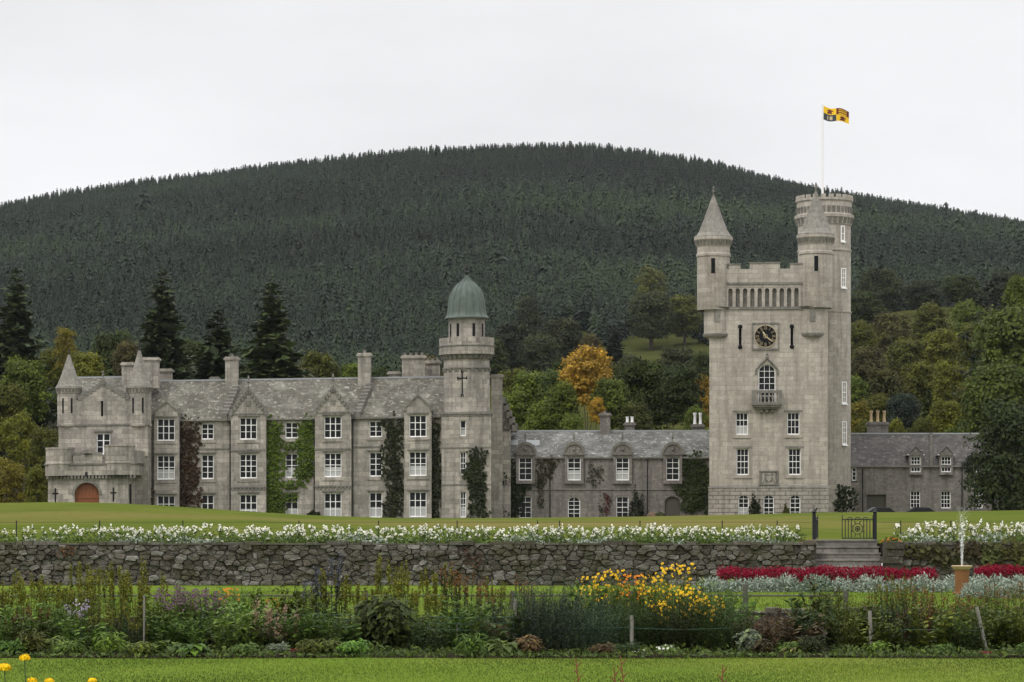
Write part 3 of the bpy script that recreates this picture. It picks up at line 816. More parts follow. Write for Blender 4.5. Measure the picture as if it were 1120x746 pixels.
# ---- domed stair tower
yt = -1.6
zt_ = lambda p: Z(p, 509, yt)
tx0, tx1 = X(483, yt), X(537, yt); tcx = (tx0+tx1)/2; tr = (tx1-tx0)/2; tcy = yt+tr
tb = MB()
twin = [(506.5, 477, 459.5, 6.5), (506.5, 519.5, 494, 6.5), (506.5, 566, 537.5, 6.5)]
hs = [(X(p, yt)-fm.wx(w, yt)/2, X(p, yt)+fm.wx(w, yt)/2, zt_(a), zt_(b_)) for p, a, b_, w in twin]
tb.facade(tx0, tx1, BOT, zt_(453), yt, hs)
tb.quad((tx1,yt,BOT),(tx1,yt+2*tr,BOT),(tx1,yt+2*tr,zt_(453)),(tx1,yt,zt_(453))); tb.quad((tx0,yt+2*tr,BOT),(tx0,yt,BOT),(tx0,yt,zt_(453)),(tx0,yt+2*tr,zt_(453)))
tb.quad((tx1,yt+2*tr,BOT),(tx0,yt+2*tr,BOT),(tx0,yt+2*tr,zt_(453)),(tx1,yt+2*tr,zt_(453)))
tb.box(tx0-0.14, tx1+0.14, yt-0.14, yt+2*tr+0.14, zt_(453), zt_(450.5), 1)
tb.box(tx0-0.07, tx1+0.07, yt-0.07, yt+2*tr+0.07, zt_(455), zt_(453)-0.002, 1)
for pz in (489.5, 530): tb.box(tx0-0.05, tx1+0.05, yt-0.05, yt+0.04, zt_(pz)-0.07, zt_(pz)+0.06, 1)
rr = tr*0.985
tb.lathe(tcx, tcy, [(rr, zt_(450.5)), (rr*0.965, zt_(447)), (rr*0.955, zt_(402)), (rr*0.95, zt_(392))], 40)
tb.lathe(tcx, tcy, [(rr*0.95, zt_(392.5)), (rr*1.02, zt_(391)), (rr*1.02, zt_(389.5)), (rr*1.13, zt_(387)), (rr*1.15, zt_(386.9))], 40, 1)
tb.lathe(tcx, tcy, [(rr*0.955, zt_(403.2)), (rr*1.0, zt_(402.6)), (rr*1.0, zt_(401)), (rr*0.95, zt_(400.4))], 40, 1)
dentils(tb, tcx, tcy, rr*0.95, rr*1.12, zt_(392), zt_(388), 30, 1)
dentils(tb, tcx, tcy, rr*0.95, rr*1.02, zt_(406), zt_(403), 18, 1)
tower = tb.build('domed_tower', [M['ashlar'], M['trim']], house, SH)
pa = MB()
pa.lathe(tcx, tcy, [(rr*1.14, zt_(387)), (rr*1.14, zt_(375)), (rr*1.02, zt_(375)), (rr*1.02, zt_(383)), (0.1, zt_(383))], 40, 0, False)
crenels(pa, tcx, tcy, rr*1.14, zt_(375), 12, zt_(368.5)-zt_(375), rr*0.12, 0.3)
pa.lathe(tcx, tcy, [(rr*1.14, zt_(378.4)), (rr*1.17, zt_(378)), (rr*1.17, zt_(376.8)), (rr*1.14, zt_(376.4))], 40, 1, False)
pa.build('parapet', [M['ashlar'], M['trim']], tower, SH)
dd = MB(); dr2 = fm.wx(19.8, tcy)
dd.lathe(tcx, tcy, [(dr2, zt_(384)), (dr2, zt_(349)), (dr2*1.05, zt_(348.5)), (dr2*1.05, zt_(346))], 32)
for a in (-152, -118, -66, -28):
    u = R(a); dv = Vector((math.cos(u), math.sin(u), 0)); qv = Vector((-dv.y, dv.x, 0)); c = Vector((tcx, tcy, 0))+dv*dr2
    vs = [c-qv*0.14+Vector((0,0,zt_(367))), c+qv*0.14+Vector((0,0,zt_(367))), c+qv*0.14+Vector((0,0,zt_(353))), c-qv*0.14+Vector((0,0,zt_(353)))]
    dd.add([v-dv*0.1 for v in vs]+[v+dv*0.015 for v in vs], [(4,5,6,7),(0,4,7,3),(1,2,6,5),(2,3,7,6),(0,1,5,4)], 1)
dd.build('drum', [M['ashlar'], M['slot']], tower, SH)
do = MB(); e = fm.wx(23.3, tcy)
prof = [(e*0.97, 347.5), (e*1.04, 347), (e*1.04, 345.8), (e*0.96, 343.8), (e*0.90, 340), (e*0.875, 334), (e*0.845, 327), (e*0.77, 320), (e*0.64, 313.5), (e*0.45, 308.5), (e*0.24, 305), (e*0.12, 302.5), (e*0.07, 299)]
do.lathe(tcx, tcy, [(r_, zt_(p)) for r_, p in prof], 32)
for i in range(16):                                                      # standing seams
    a = 2*PI*i/16
    for (r0, p0), (r1, p1) in zip(prof[3:-1], prof[4:]):
        do.tube((tcx+r0*math.cos(a), tcy+r0*math.sin(a), zt_(p0)), (tcx+r1*math.cos(a), tcy+r1*math.sin(a), zt_(p1)), 0.06, 4)
do.build('dome', M['copper'], tower, SH)
finial(tower, tcx, tcy, zt_(303), 1.5, M['iron'], SH)
cr = MB(); xcr = X(505.5, yt); yc = tcy - math.sqrt((rr*0.958)**2-(xcr-tcx)**2) 
for a in ((-0.055, 0.055, 432, 406), ): cr.box(xcr+a[0], xcr+a[1], yc-0.05, yc+0.1, zt_(a[2]), zt_(a[3]))
cr.box(xcr-0.42, xcr-0.057, yc-0.05, yc+0.14, zt_(414), zt_(412.9)); cr.box(xcr+0.057, xcr+0.42, yc-0.05, yc+0.14, zt_(414), zt_(412.9))
for dx, p0, p1 in ((0, 404, 407), (0, 431, 434)): cr.box(xcr-0.14, xcr-0.058, yc-0.05, yc+0.1, zt_(p1), zt_(p0)); cr.box(xcr+0.058, xcr+0.14, yc-0.05, yc+0.1, zt_(p1), zt_(p0))
for sx_ in (-0.45, 0.45): cr.box(xcr+sx_-0.05, xcr+sx_+0.05, yc-0.055, yc+0.14, zt_(415), zt_(411.8))
cr.build('cross_loop', M['slot'], tower, SH)
for (p, a, b_, w), h in zip(twin, hs):
    window(tower, (h[0]+h[1])/2, yt+0.2, h[2] + SH*(h[0]+h[1])/2, h[1]-h[0], h[3]-h[2], 1 if a < 480 else 2, 2 if a < 480 else 4, False, a < 480 or a > 550)
# chimney breast and rear gables behind the domed tower
chimney(house, X(537.5, 5), X(549.5, 5), 4.0, 6.0, BOT, Z(410, 543, 5), 0, shear=SH)
rg = MB(); gxa, gxb = X(536, 7), X(565, 7)
rg.box(gxa, gxb-0.6, 7, 11, BOT, Z(472, 550, 7)); 
rg.prism([(gxa, Z(472,550,7)), (gxb, Z(472,550,7)), (X(549,7), Z(436,550,7))], 7, 11, 1)
for i in range(5):
    t = (i+0.5)/5; rg.box(gxb-(gxb-X(549,7))*t-0.3, gxb-(gxb-X(549,7))*t+0.3, 6.9, 7.4, Z(472,550,7)+(Z(436,550,7)-Z(472,550,7))*(i/5), Z(472,550,7)+(Z(436,550,7)-Z(472,550,7))*(i+1)/5+0.15, 2)
rg.build('rear_wing', [M['ashlar'], M['slate'], M['trim']], house, SH)

# ================================================================ low service range
DS = 280.0
fs = Frame(657, DS, 2.1)
srv = empty('service_range', (fs.ox, DS, 2.1))
tag(srv, 'low brown-grey stone range with round-topped dormers between the domed tower and clock tower', 'building')
X, Z = fs.x, fs.z
BOT = -2.1
x0, x1 = X(538), X(792)
ze, zr = Z(500), Z(471.5, None, 4.5)
dorm = [574.7, 627.9, 680.8, 735.6]
sw = MB(); hs = []; sp_ = []
for i, p in enumerate(dorm):
    w = fs.wx(14.5); hs.append((X(p)-w/2, X(p)+w/2, Z(525.5), ze+0.001))
    if i < 3:
        w2 = fs.wx(13.5); hs.append((X(p)-w2/2, X(p)+w2/2, Z(567), Z(543)))
dx, dw = X(735.5), fs.wx(17)
hs.append((dx-dw/2, dx+dw/2, BOT, Z(543)))
sw.facade(x0, x1, BOT, ze, 0, hs, 0.25)
spandrel(sw, X(627.9), fs.wx(13.5), Z(567), Z(543)-Z(567), 0, 0.25)
spandrel(sw, dx, dw, BOT, Z(543)-BOT, 0, 0.25)
sw.quad((x0,9,BOT),(x0,0,BOT),(x0,0,ze),(x0,9,ze)); sw.quad((x1,0,BOT),(x1,9,BOT),(x1,9,ze),(x1,0,ze)); sw.quad((x1,9,BOT),(x0,9,BOT),(x0,9,ze),(x1,9,ze))
sw.box(x0, x1, -0.09, 0.03, Z(536), Z(534.6), 1)
for a, b_ in zip([x0]+[X(p+9.5) for p in dorm], [X(p-9.5) for p in dorm]+[x1]): sw.box(a, b_, -0.1, 0.03, ze-0.15, ze-0.003, 1)
sw.build('wall', [M['rubble'], M['trim']], srv)
roof_x(srv, x0, x1, -0.25, 4.5, 9.3, ze, zr, 'slate_pale')
for i, p in enumerate(dorm):
    w = fs.wx(14.5)
    d = MB(); wd = fs.wx(20.5); xc = X(p); zt = Z(499); za = Z(484.5)
    yd = -0.32; zlo = Z(525.5)-0.34
    d.facade(xc-wd/2, xc+wd/2, zlo, zt+0.14, yd, [(xc-w/2, xc+w/2, Z(525.5), zt)], 0.3)
    for s_ in (-1, 1):
        q_ = [(xc+s_*wd/2, yd, zlo), (xc+s_*wd/2, 0.9, zlo), (xc+s_*wd/2, 0.9, zt+0.14), (xc+s_*wd/2, yd, zt+0.14)]
        d.quad(*(q_ if s_ > 0 else q_[::-1]))
    d.quad((xc-wd/2, 0.0, zlo), (xc+wd/2, 0.0, zlo), (xc+wd/2, yd, zlo), (xc-wd/2, yd, zlo), 1)
    d.box(xc-wd/2-0.07, xc+wd/2+0.07, -0.44, 0.6, zt+0.14, zt+0.3, 1)
    n = 12; hw = fs.wx(22.5)/2; zz0 = zt+0.3
    arc = [(xc+hw*math.cos(PI*k/n), zz0+(za-zz0)*math.sin(PI*k/n)) for k in range(n+1)]
    d.prism([(a, b_) for a, b_ in arc], -0.34, 3.2, 0)
    for k in range(n):
        A, B_ = arc[k], arc[k+1]; cc = (xc, zz0-0.1)
        o_ = lambda q, t: (cc[0]+(q[0]-cc[0])*t, cc[1]+(q[1]-cc[1])*t)
        d.prism([o_(A, 0.86), o_(A, 1.1), o_(B_, 1.1), o_(B_, 0.86)], -0.46, -0.342, 1)
        d.quad((A[0], -0.34, A[1]+0.02), (A[0], 3.0, A[1]+0.02), (B_[0], 3.0, B_[1]+0.02), (B_[0], -0.34, B_[1]+0.02), 2)
    d.lathe(xc, -0.34, [(0.0, zz0+0.3), (0.19, zz0+0.32), (0.19, zz0+0.6), (0, zz0+0.62)], 10, 1)
    dob = d.build('dormer', [M['rubble'], M['trim'], M['lead']], srv)
    finial(dob, xc, 0.0, za+0.1, 0.95)
    window(dob, xc, -0.16, Z(525.5), w, zt-Z(525.5), 2, 4, False, i in (1, 2))
    if i < 3:
        w2 = fs.wx(13.5); window(srv, xc, 0.14, Z(567), w2, Z(543)-Z(567), 2, 4, i == 1, False)
dd = MB(); dd.box(dx-dw/2, dx+dw/2, 0.22, 0.3, BOT, Z(543))
for i in range(1, 6): dd.box(dx-dw/2+dw*i/6-0.02, dx-dw/2+dw*i/6+0.02, 0.2, 0.22, BOT, Z(544))
dd.build('door', M['darkwood'], srv)
chimney(srv, X(656.5, 4), X(667.5, 4), 3.9, 5.1, zr-1.2, Z(451.5, None, 4), 1, mat='rubble', potmat='rubble', poth=0.25)
chimney(srv, X(683.5, 7), X(694, 7), 6.5, 7.5, zr-2.5, Z(462, None, 7), 2, mat='rubble', potmat='pole', poth=0.6)
chimney(srv, X(757, 7), X(769, 7), 6.5, 7.5, zr-2.5, Z(464, None, 7), 2, mat='rubble', potmat='pole', poth=1.2)
for p in (601.5, 708): 
    q = MB(); q.tube((X(p), -0.1, BOT), (X(p), -0.1, ze-0.2), 0.05, 6); q.box(X(p)-0.12, X(p)+0.12, -0.2, -0.005, ze-0.35, ze-0.15); q.build('drainpipe', M['iron'], srv)
for p in (559, 583):
    sk = MB()
    yy = 2.0; zz = ze+(zr-ze)*(yy+0.25)/4.75
    sk.add([(X(p)-0.7, yy-0.7, zz-0.85), (X(p)+0.7, yy-0.7, zz-0.85), (X(p)+0.7, yy+0.5, zz+0.43), (X(p)-0.7, yy+0.5, zz+0.43)], [(0,1,2,3)])
    sk.V = [(a, b_-0.06, c+0.06) for a, b_, c in sk.V]
    sk.build('rooflight', M['lead'], srv)

# ================================================================ clock tower
DT = 270.0
fk = Frame(840, DT, 2.1)
ct = empty('clock_tower', (fk.ox, DT, 2.1), -math.atan2(840-CXP, F))
tag(ct, 'tall square granite tower with a black clock face, balcony and cone-topped corner turrets', 'tower')
U = lambda px: (px-840)*DT/F
Z = lambda py: PZ(py, DT) - 2.1
BOT = -2.1
hw0, hw1 = U(776), U(905); dep = 12.0
bt = MB(); hs = []
aw = [(813.3, 11.5), (840.8, 11.5), (869.5, 11.5)]
for p, w in aw: hs.append((U(p)-w*DT/F/2, U(p)+w*DT/F/2, Z(566), Z(541)))
bt.facade(hw0-0.1, hw1+0.1, BOT, Z(533.5), -0.1, hs, 0.3)
for p, w in aw: spandrel(bt, U(p), w*DT/F, Z(566), Z(541)-Z(566), -0.1, 0.3)
bt.quad((hw1+0.1,-0.1,BOT),(hw1+0.1,dep,BOT),(hw1+0.1,dep,Z(533.5)),(hw1+0.1,-0.1,Z(533.5))); bt.quad((hw0-0.1,dep,BOT),(hw0-0.1,-0.1,BOT),(hw0-0.1,-0.1,Z(533.5)),(hw0-0.1,dep,Z(533.5)))
bt.add([(hw0-0.17,-0.17,Z(533.5)),(hw1+0.17,-0.17,Z(533.5)),(hw1+0.17,dep,Z(533.5)),(hw0-0.17,dep,Z(533.5)),(hw0,0.0,Z(531)),(hw1,0.0,Z(531)),(hw1,dep,Z(531)),(hw0,dep,Z(531))],
       [(0,1,5,4),(1,2,6,5),(3,0,4,7),(3,2,1,0)], 1)
bt.build('base', [M['rustic'], M['trim']], ct)
sh = MB(); hs = []
tw = [(811.5, 475.5, 451, 13.5, 3), (867.5, 475.5, 451, 13.5, 3), (812.3, 519.5, 490.5, 13.5, 4), (868.8, 519.5, 490.5, 13.5, 4)]
for p, a, b_, w, _ in tw: hs.append((U(p)-w*DT/F/2, U(p)+w*DT/F/2, Z(a), Z(b_)))
cw = (838.8, 441, 398.5, 18.5)
hs.append((U(cw[0])-cw[3]*DT/F/2, U(cw[0])+cw[3]*DT/F/2, Z(cw[1]), Z(cw[2])))
for p in (809.7, 866): hs.append((U(p)-0.13, U(p)+0.13, Z(378.5), Z(358)))
ztop = Z(336.5)
sh.facade(hw0, hw1, Z(533), ztop, 0, hs, 0.3)
spandrel(sh, U(cw[0]), cw[3]*DT/F, Z(cw[1]), Z(cw[2])-Z(cw[1]), 0, 0.3)
for p in (809.7, 866):
    sh.box(U(p)-0.2, U(p)+0.2, 0.3, 0.34, Z(380), Z(356), 2)
    for q in (379.3, 357.2): sh.lathe(U(p), -0.01, [(0.0, Z(q)-0.23), (0.16, Z(q)-0.16), (0.23, Z(q)), (0.16, Z(q)+0.16), (0, Z(q)+0.23)], 12, 2)
for p, a, b_, w, _ in tw:                                                # window margins
    xc, w2 = U(p), w*DT/F/2
    sh.box(xc-w2-0.3, xc+w2+0.3, -0.07, 0.02, Z(b_)+0.02, Z(b_)+0.2, 1); sh.box(xc-w2-0.25, xc+w2+0.25, -0.1, 0.02, Z(a)-0.32, Z(a)-0.14, 0)
    sh.box(xc-w2-0.22, xc-w2-0.02, -0.05, 0.02, Z(a)-0.14, Z(b_)+0.02, 0); sh.box(xc+w2+0.02, xc+w2+0.22, -0.05, 0.02, Z(a)-0.14, Z(b_)+0.02, 0)
xc, w2 = U(cw[0]), cw[3]*DT/F/2; hz = Z(cw[2])
for s_ in (-1, 1):                                                       # ogee hood over the balcony window
    pr = [(s_*(w2+0.25), hz-1.0), (s_*(w2+0.2), hz-0.45), (s_*w2*0.6, hz+0.12), (s_*0.16, hz+0.45), (0, hz+0.75)]
    for a, b_ in zip(pr, pr[1:]): sh.tube((xc+a[0], -0.07, a[1]), (xc+b_[0], -0.07, b_[1]), 0.1, 6, 1)
sh.lathe(xc, -0.1, [(0.0, hz+0.62), (0.14, hz+0.75), (0.05, hz+0.9), (0.12, hz+1.0), (0, hz+1.12)], 8, 1)
# sides, back and the parapet stage
zp = Z(311)
sh.quad((hw1,0,Z(533)),(hw1,dep,Z(533)),(hw1,dep,ztop),(hw1,0,ztop)); sh.quad((hw0,dep,Z(533)),(hw0,0,Z(533)),(hw0,0,ztop),(hw0,dep,ztop)); sh.quad((hw1,dep,BOT),(hw0,dep,BOT),(hw0,dep,ztop),(hw1,dep,ztop))
sh.build('shaft', [M['tower'], M['trim'], M['slot']], ct)
pp = MB()
ph0, ph1 = U(778), U(904)
pp.box(ph0, ph1, 0.35, dep, ztop, zp-0.002, 0)                             # wall behind the arcade
pp.box(ph0, ph1, -0.14, dep+0.1, ztop-0.16, ztop+0.08, 1)
pp.box(ph0, ph1, -0.14, dep+0.1, zp, zp+0.2, 1); pp.box(ph0, ph1, -0.03, 0.35, zp-0.28, zp-0.002, 0)
aw0, aw1 = U(795), U(883); na = 11; st_ = (aw1-aw0)/na
za_, zb_ = ztop+0.08, zp-0.28
pp.box(ph0, aw0, 0, 0.35, za_, zb_, 0); pp.box(aw1, ph1, 0, 0.35, za_, zb_, 0)
for i in range(na):
    xm = aw0+st_*(i+0.5); hwid = st_*0.29
    pp.box(xm-st_/2, xm-hwid, 0, 0.35, za_, zb_, 0); pp.box(xm+hwid, xm+st_/2-0.002, 0, 0.35, za_, zb_, 0)
    n = 6; zsp = zb_-hwid-0.1
    for s_ in (-1, 1):
        for k in range(n):
            a, c = PI/2*k/n, PI/2*(k+1)/n
            P = [(xm+s_*hwid*math.cos(a), zsp+hwid*math.sin(a)), (xm+s_*hwid*math.cos(c), zsp+hwid*math.sin(c)), (xm+s_*hwid*math.cos(c), zb_), (xm+s_*hwid*math.cos(a), zb_)]
            pp.add([(q[0], 0.0, q[1]) for q in P], [(0,1,2,3) if s_ < 0 else (3,2,1,0)], 0)
    pp.quad((xm-hwid, 0.345, za_), (xm+hwid, 0.345, za_), (xm+hwid, 0.345, zb_), (xm-hwid, 0.345, zb_), 2)
pp.box(ph0, ph1, -0.02, 0.5, zp+0.2, Z(294), 0); pp.box(ph0, ph0+0.5, 0.5, dep, zp+0.2, Z(294), 0); pp.box(ph1-0.5, ph1, 0.5, dep, zp+0.2, Z(294), 0); pp.box(ph0+0.5, ph1-0.5, dep-0.5, dep, zp+0.2, Z(294), 0)
for a, b_, t in ((797, 810, 288), (820, 853, 286.5), (864, 880, 288)):
    pp.box(U(a), U(b_), -0.02, 0.5, Z(294)+0.002, Z(t+1.3), 0); pp.box(U(a)-0.08, U(b_)+0.08, -0.1, 0.58, Z(t+1.3)+0.002, Z(t), 1)
for i in range(4): 
    ya = 1.5+2.7*i; pp.box(ph0, ph0+0.5, ya, ya+1.5, Z(294)+0.002, Z(288), 0); pp.box(ph1-0.5, ph1, ya, ya+1.5, Z(294)+0.002, Z(288), 0)
pp.box(ph0+0.6, ph1-0.6, 0.6, dep-0.6, zp, zp+0.3, 3)
pp.build('parapet', [M['tower'], M['trim'], M['trim'], M['lead']], ct)
for (p, a, b_, w, ny), h in zip(tw, hs[:4]): window(ct, U(p), 0.2, Z(a), h[1]-h[0], h[3]-h[2], 3, ny, False, (p < 820 and a < 480))
window(ct, U(cw[0]), 0.2, Z(cw[1]), cw[3]*DT/F, Z(cw[2])-Z(cw[1]), 3, 5, True)
for i, (p, w) in enumerate(aw): window(ct, U(p), 0.1, Z(566), w*DT/F, Z(541)-Z(566), 2, 4, True, i == 0)
# clock
ck = MB(); kx, kz = U(837.3), Z(367.8); kr = 1.1
ck.box(kx-1.22, kx+1.22, -0.07, 0.02, kz-1.22, kz+1.22, 0)
for s_ in (-1, 1): ck.box(kx-1.32, kx+1.32, -0.15, 0.02, kz+s_*1.27-0.07, kz+s_*1.27+0.07, 1); ck.box(kx+s_*1.27-0.07, kx+s_*1.27+0.07, -0.13, 0.02, kz-1.19, kz+1.19, 1)
def disc(b, r, y0, y1, m, n=40):
    b.prism([(kx+r*math.cos(2*PI*i/n), kz+r*math.sin(2*PI*i/n)) for i in range(n)], y0, y1, m)
disc(ck, kr+0.08, -0.12, -0.02, 0); disc(ck, kr, -0.14, -0.121, 2)
for i in range(40):
    a, c = 2*PI*i/40, 2*PI*(i+1)/40
    P = lambda t, r: (kx+r*math.cos(t), kz+r*math.sin(t))
    ck.prism([P(a, kr-0.045), P(a, kr), P(c, kr), P(c, kr-0.045)], -0.155, -0.141, 3); ck.prism([P(a, 0.16), P(a, 0.2), P(c, 0.2), P(c, 0.16)], -0.15, -0.141, 3)
face = ck.build('clock_face', [M['tower'], M['trim'], M['slot'], M['gold']], ct)
NUM = ['XII', 'I', 'II', 'III', 'IIII', 'V', 'VI', 'VII', 'VIII', 'IX', 'X', 'XI']
nb = MB()
def stroke(a, b_, w=0.03):
    d = Vector((b_[0]-a[0], 0, b_[1]-a[1])).normalized(); q = Vector((-d.z, 0, d.x))*w/2
    A, B_ = Vector((a[0], -0.16, a[1])), Vector((b_[0], -0.16, b_[1]))
    vs = [A-q, B_-q, B_+q, A+q]
    nb.add(vs + [v+Vector((0, 0.018, 0)) for v in vs], [(0,1,2,3), (3,2,1,0), (0,4,5,1), (1,5,6,2), (2,6,7,3), (3,7,4,0)])
for i, sN in enumerate(NUM):
    a = PI/2 - 2*PI*i/12; rad = (math.cos(a), math.sin(a)); tan = (math.sin(a), -math.cos(a))
    wd = {'I': 0.085, 'V': 0.15, 'X': 0.15}; tot = sum(wd[c] for c in sN); o_ = -tot/2
    P = lambda u, r: (kx+rad[0]*r+tan[0]*u, kz+rad[1]*r+tan[1]*u)
    for c in sN:
        m_ = o_+wd[c]/2; h2 = wd[c]*0.36
        if c == 'I': stroke(P(m_, 0.63), P(m_, 1.0), 0.038)
        elif c == 'V': stroke(P(m_-h2, 1.0), P(m_, 0.63)); stroke(P(m_+h2, 1.0), P(m_, 0.63))
        else: stroke(P(m_-h2, 1.0), P(m_+h2, 0.63)); stroke(P(m_+h2, 1.0), P(m_-h2, 0.63))
        o_ += wd[c]
nb.build('numerals', M['gold'], face)
def hand(ang, ln, w):
    b = MB(); a = PI/2-R(ang); d = Vector((math.cos(a), 0, math.sin(a))); q = Vector((-d.z, 0, d.x)); c = Vector((kx, -0.19, kz))
    pr = [c-d*ln*0.22-q*w*0.5, c-d*ln*0.22+q*w*0.5, c+d*ln*0.6+q*w*0.7, c+d*ln, c+d*ln*0.6-q*w*0.7]
    b.add(pr+[v+Vector((0, 0.02, 0)) for v in pr], [(0,1,2,3,4),(9,8,7,6,5)]+[(i,5+i,5+(i+1)%5,(i+1)%5) for i in range(5)])
    b.build('clock_hand', M['gold'], face)
hand(128, 0.98, 0.09); hand(330, 0.62, 0.12)
# carved arms panel
am = MB(); ax0, ax1, az0, az1 = U(831.3), U(850.5), Z(530), Z(515.3); ac = (ax0+ax1)/2
am.box(ax0, ax1, -0.05, 0.02, az0, az1, 1)
for s_ in (0, 1): am.box(ax0-0.08, ax1+0.08, -0.13, 0.02, (az0, az1)[s_]-0.06, (az0, az1)[s_]+0.06, 1); am.box((ax0, ax1)[s_]-0.06, (ax0, ax1)[s_]+0.06, -0.12, 0.02, az0+0.062, az1-0.062, 1)
mz = (az0+az1)/2
am.prism([(ac-0.26, mz+0.22), (ac-0.26, mz-0.12), (ac, mz-0.42), (ac+0.26, mz-0.12), (ac+0.26, mz+0.22)], -0.13, -0.051, 0)
am.prism([(ac-0.17, mz+0.26), (ac+0.17, mz+0.26), (ac+0.22, mz+0.5), (ac+0.08, mz+0.4), (ac, mz+0.54), (ac-0.08, mz+0.4), (ac-0.22, mz+0.5)], -0.13, -0.051, 0)
for s_ in (-1, 1):
    q = [(0.34, -0.45), (0.44, -0.45), (0.46, -0.15), (0.6, -0.45), (0.7, -0.45), (0.62, 0.0), (0.66, 0.3), (0.52, 0.5), (0.36, 0.42), (0.48, 0.25), (0.34, 0.12), (0.34, 0.02), (0.46, 0.02), (0.4, -0.2)]
    pl = [(ac+s_*a, mz+b_) for a, b_ in q]
    am.prism(pl if s_ > 0 else pl[::-1], -0.12, -0.052, 0)
am.box(ac-0.6, ac+0.6, -0.115, -0.052, mz-0.62, mz-0.48, 0)
am.build('arms_panel', [M['ashlar'], M['trim']], ct)
# balcony
bl = MB(); bx0, bx1 = U(822.5), U(855); bz = Z(440)
bl.box(bx0, bx1, -1.0, 0.02, bz-0.28, bz, 0)
bl.box(bx0+0.15, bx1-0.15, -0.85, 0.02, bz-0.5, bz-0.282, 0); bl.box(bx0+0.4, bx1-0.4, -0.6, 0.02, bz-0.7, bz-0.502, 0)
bl.box(bx0, bx1, -1.0, -0.8, Z(430)-0.02, Z(427.5), 0); bl.box(bx0, bx0+0.2, -0.8, 0.02, Z(430)-0.02, Z(427.5), 0); bl.box(bx1-0.2, bx1, -0.8, 0.02, Z(430)-0.02, Z(427.5), 0)
for x_ in (bx0, bx1-0.32): bl.box(x_, x_+0.32, -1.0, -0.7, bz+0.001, Z(430)-0.022, 0)
balc = bl.build('balcony', M['trim'], ct)
cq = MB()
for i in range(3):
    xx = U(838.8)+(i-1)*0.55; zc = Z(449.5)
    cq.prism([(xx-0.14, zc-0.2), (xx+0.14, zc-0.2), (xx+0.2, zc+0.3), (xx-0.2, zc+0.3)], -0.35, 0.02)
    cq.lathe(xx, -0.35, [(0.0, zc-0.28), (0.15, zc-0.15), (0.17, zc+0.05), (0.1, zc+0.2), (0, zc+0.25)], 8)
cq.build('corbels', M['trim'], balc)
for i in range(6):
    xx = bx0+0.32+(bx1-bx0-0.64)*(i+0.5)/6; p = MB(); h = Z(430)-0.03-bz
    p.lathe(xx, -0.9, [(0.08, bz), (0.05, bz+h*0.15), (0.12, bz+h*0.4), (0.05, bz+h*0.75), (0.08, bz+h)], 8)
    p.build('baluster', M['ashlar'], balc)
# corner turrets
def tower_turret(pc, pe, ptip, pfin, side, y=0.9, back=False):
    cx = U(pc); r = 18*DT/F; er = 21*DT/F; o = pe-257
    z = lambda p: Z(p+o)
    b = MB(); lx = cx + side*0.35
    b.lathe(cx, y, [(r*0.98, z(337)), (r, z(336)), (r, z(279)), (r*1.06, z(278)), (r*1.06, z(275.5)), (r, z(274.5)), (r, z(268)), (r*1.04, z(267)), (r*1.08, z(262)), (r*1.18, z(260)), (r*1.18, z(257))], 36)
    r2 = r*0.80
    b.lathe(lx, y, [(0.1, Z(378)), (r2*0.35, Z(376)), (r2*0.5, Z(373)), (r2*0.5, Z(371.5)), (r2*0.8, Z(369.5)), (r2*0.8, Z(368.5)), (r2*1.06, Z(366.5)), (r2*1.06, Z(364.5)), (r2, Z(364)), (r2, Z(337))], 32)
    b.lathe(lx, y, [(r2, Z(338.5)), (r2*1.05, Z(337.8)), (r*1.0, Z(335.5)), (r*0.98, Z(335))], 32, 1)
    b.lathe(lx, y, [(r2*1.0, Z(368.6)), (r2*1.1, Z(366.4)), (r2*1.1, Z(364.6)), (r2, Z(364))], 32, 1)
    dentils(b, cx, y, r, r*1.17, z(266), z(261), 26, 1)
    for s_, (za, zc, w, mm) in ((0, (z(297.5), z(281), 0.19, 2)), (1, (Z(352), Z(336), 0.18, 1))):
        rr_ = r if s_ == 0 else r2; c0 = cx if s_ == 0 else lx
        b.box(c0-w-0.1 if s_ else c0-w, c0+w+0.1 if s_ else c0+w, y-rr_-0.03 if s_ == 0 else y-rr_-0.07, y-rr_+0.2, za, zc, mm)
    t = b.build('turret', [M['tower'], M['trim'], M['slot']], ct)
    c = MB(); ze_, zt2 = z(257), Z(ptip); H = zt2-ze_
    c.lathe(cx, y, [(er, ze_-0.04), (er, ze_+0.08), (er*0.86, ze_+H*0.07), (er*0.74, ze_+H*0.17), (er*0.5, ze_+H*0.45), (er*0.27, ze_+H*0.74), (er*0.13, ze_+H*0.93), (0.12, zt2)], 32)
    c.build('cone_roof', M['cone'], t)
    finial(t, cx, y, zt2, Z(pfin)-zt2, M['trim'])
tower_turret(780.3, 258.5, 213, 201, 1)
tower_turret(892.3, 257, 210, 198.5, -1)
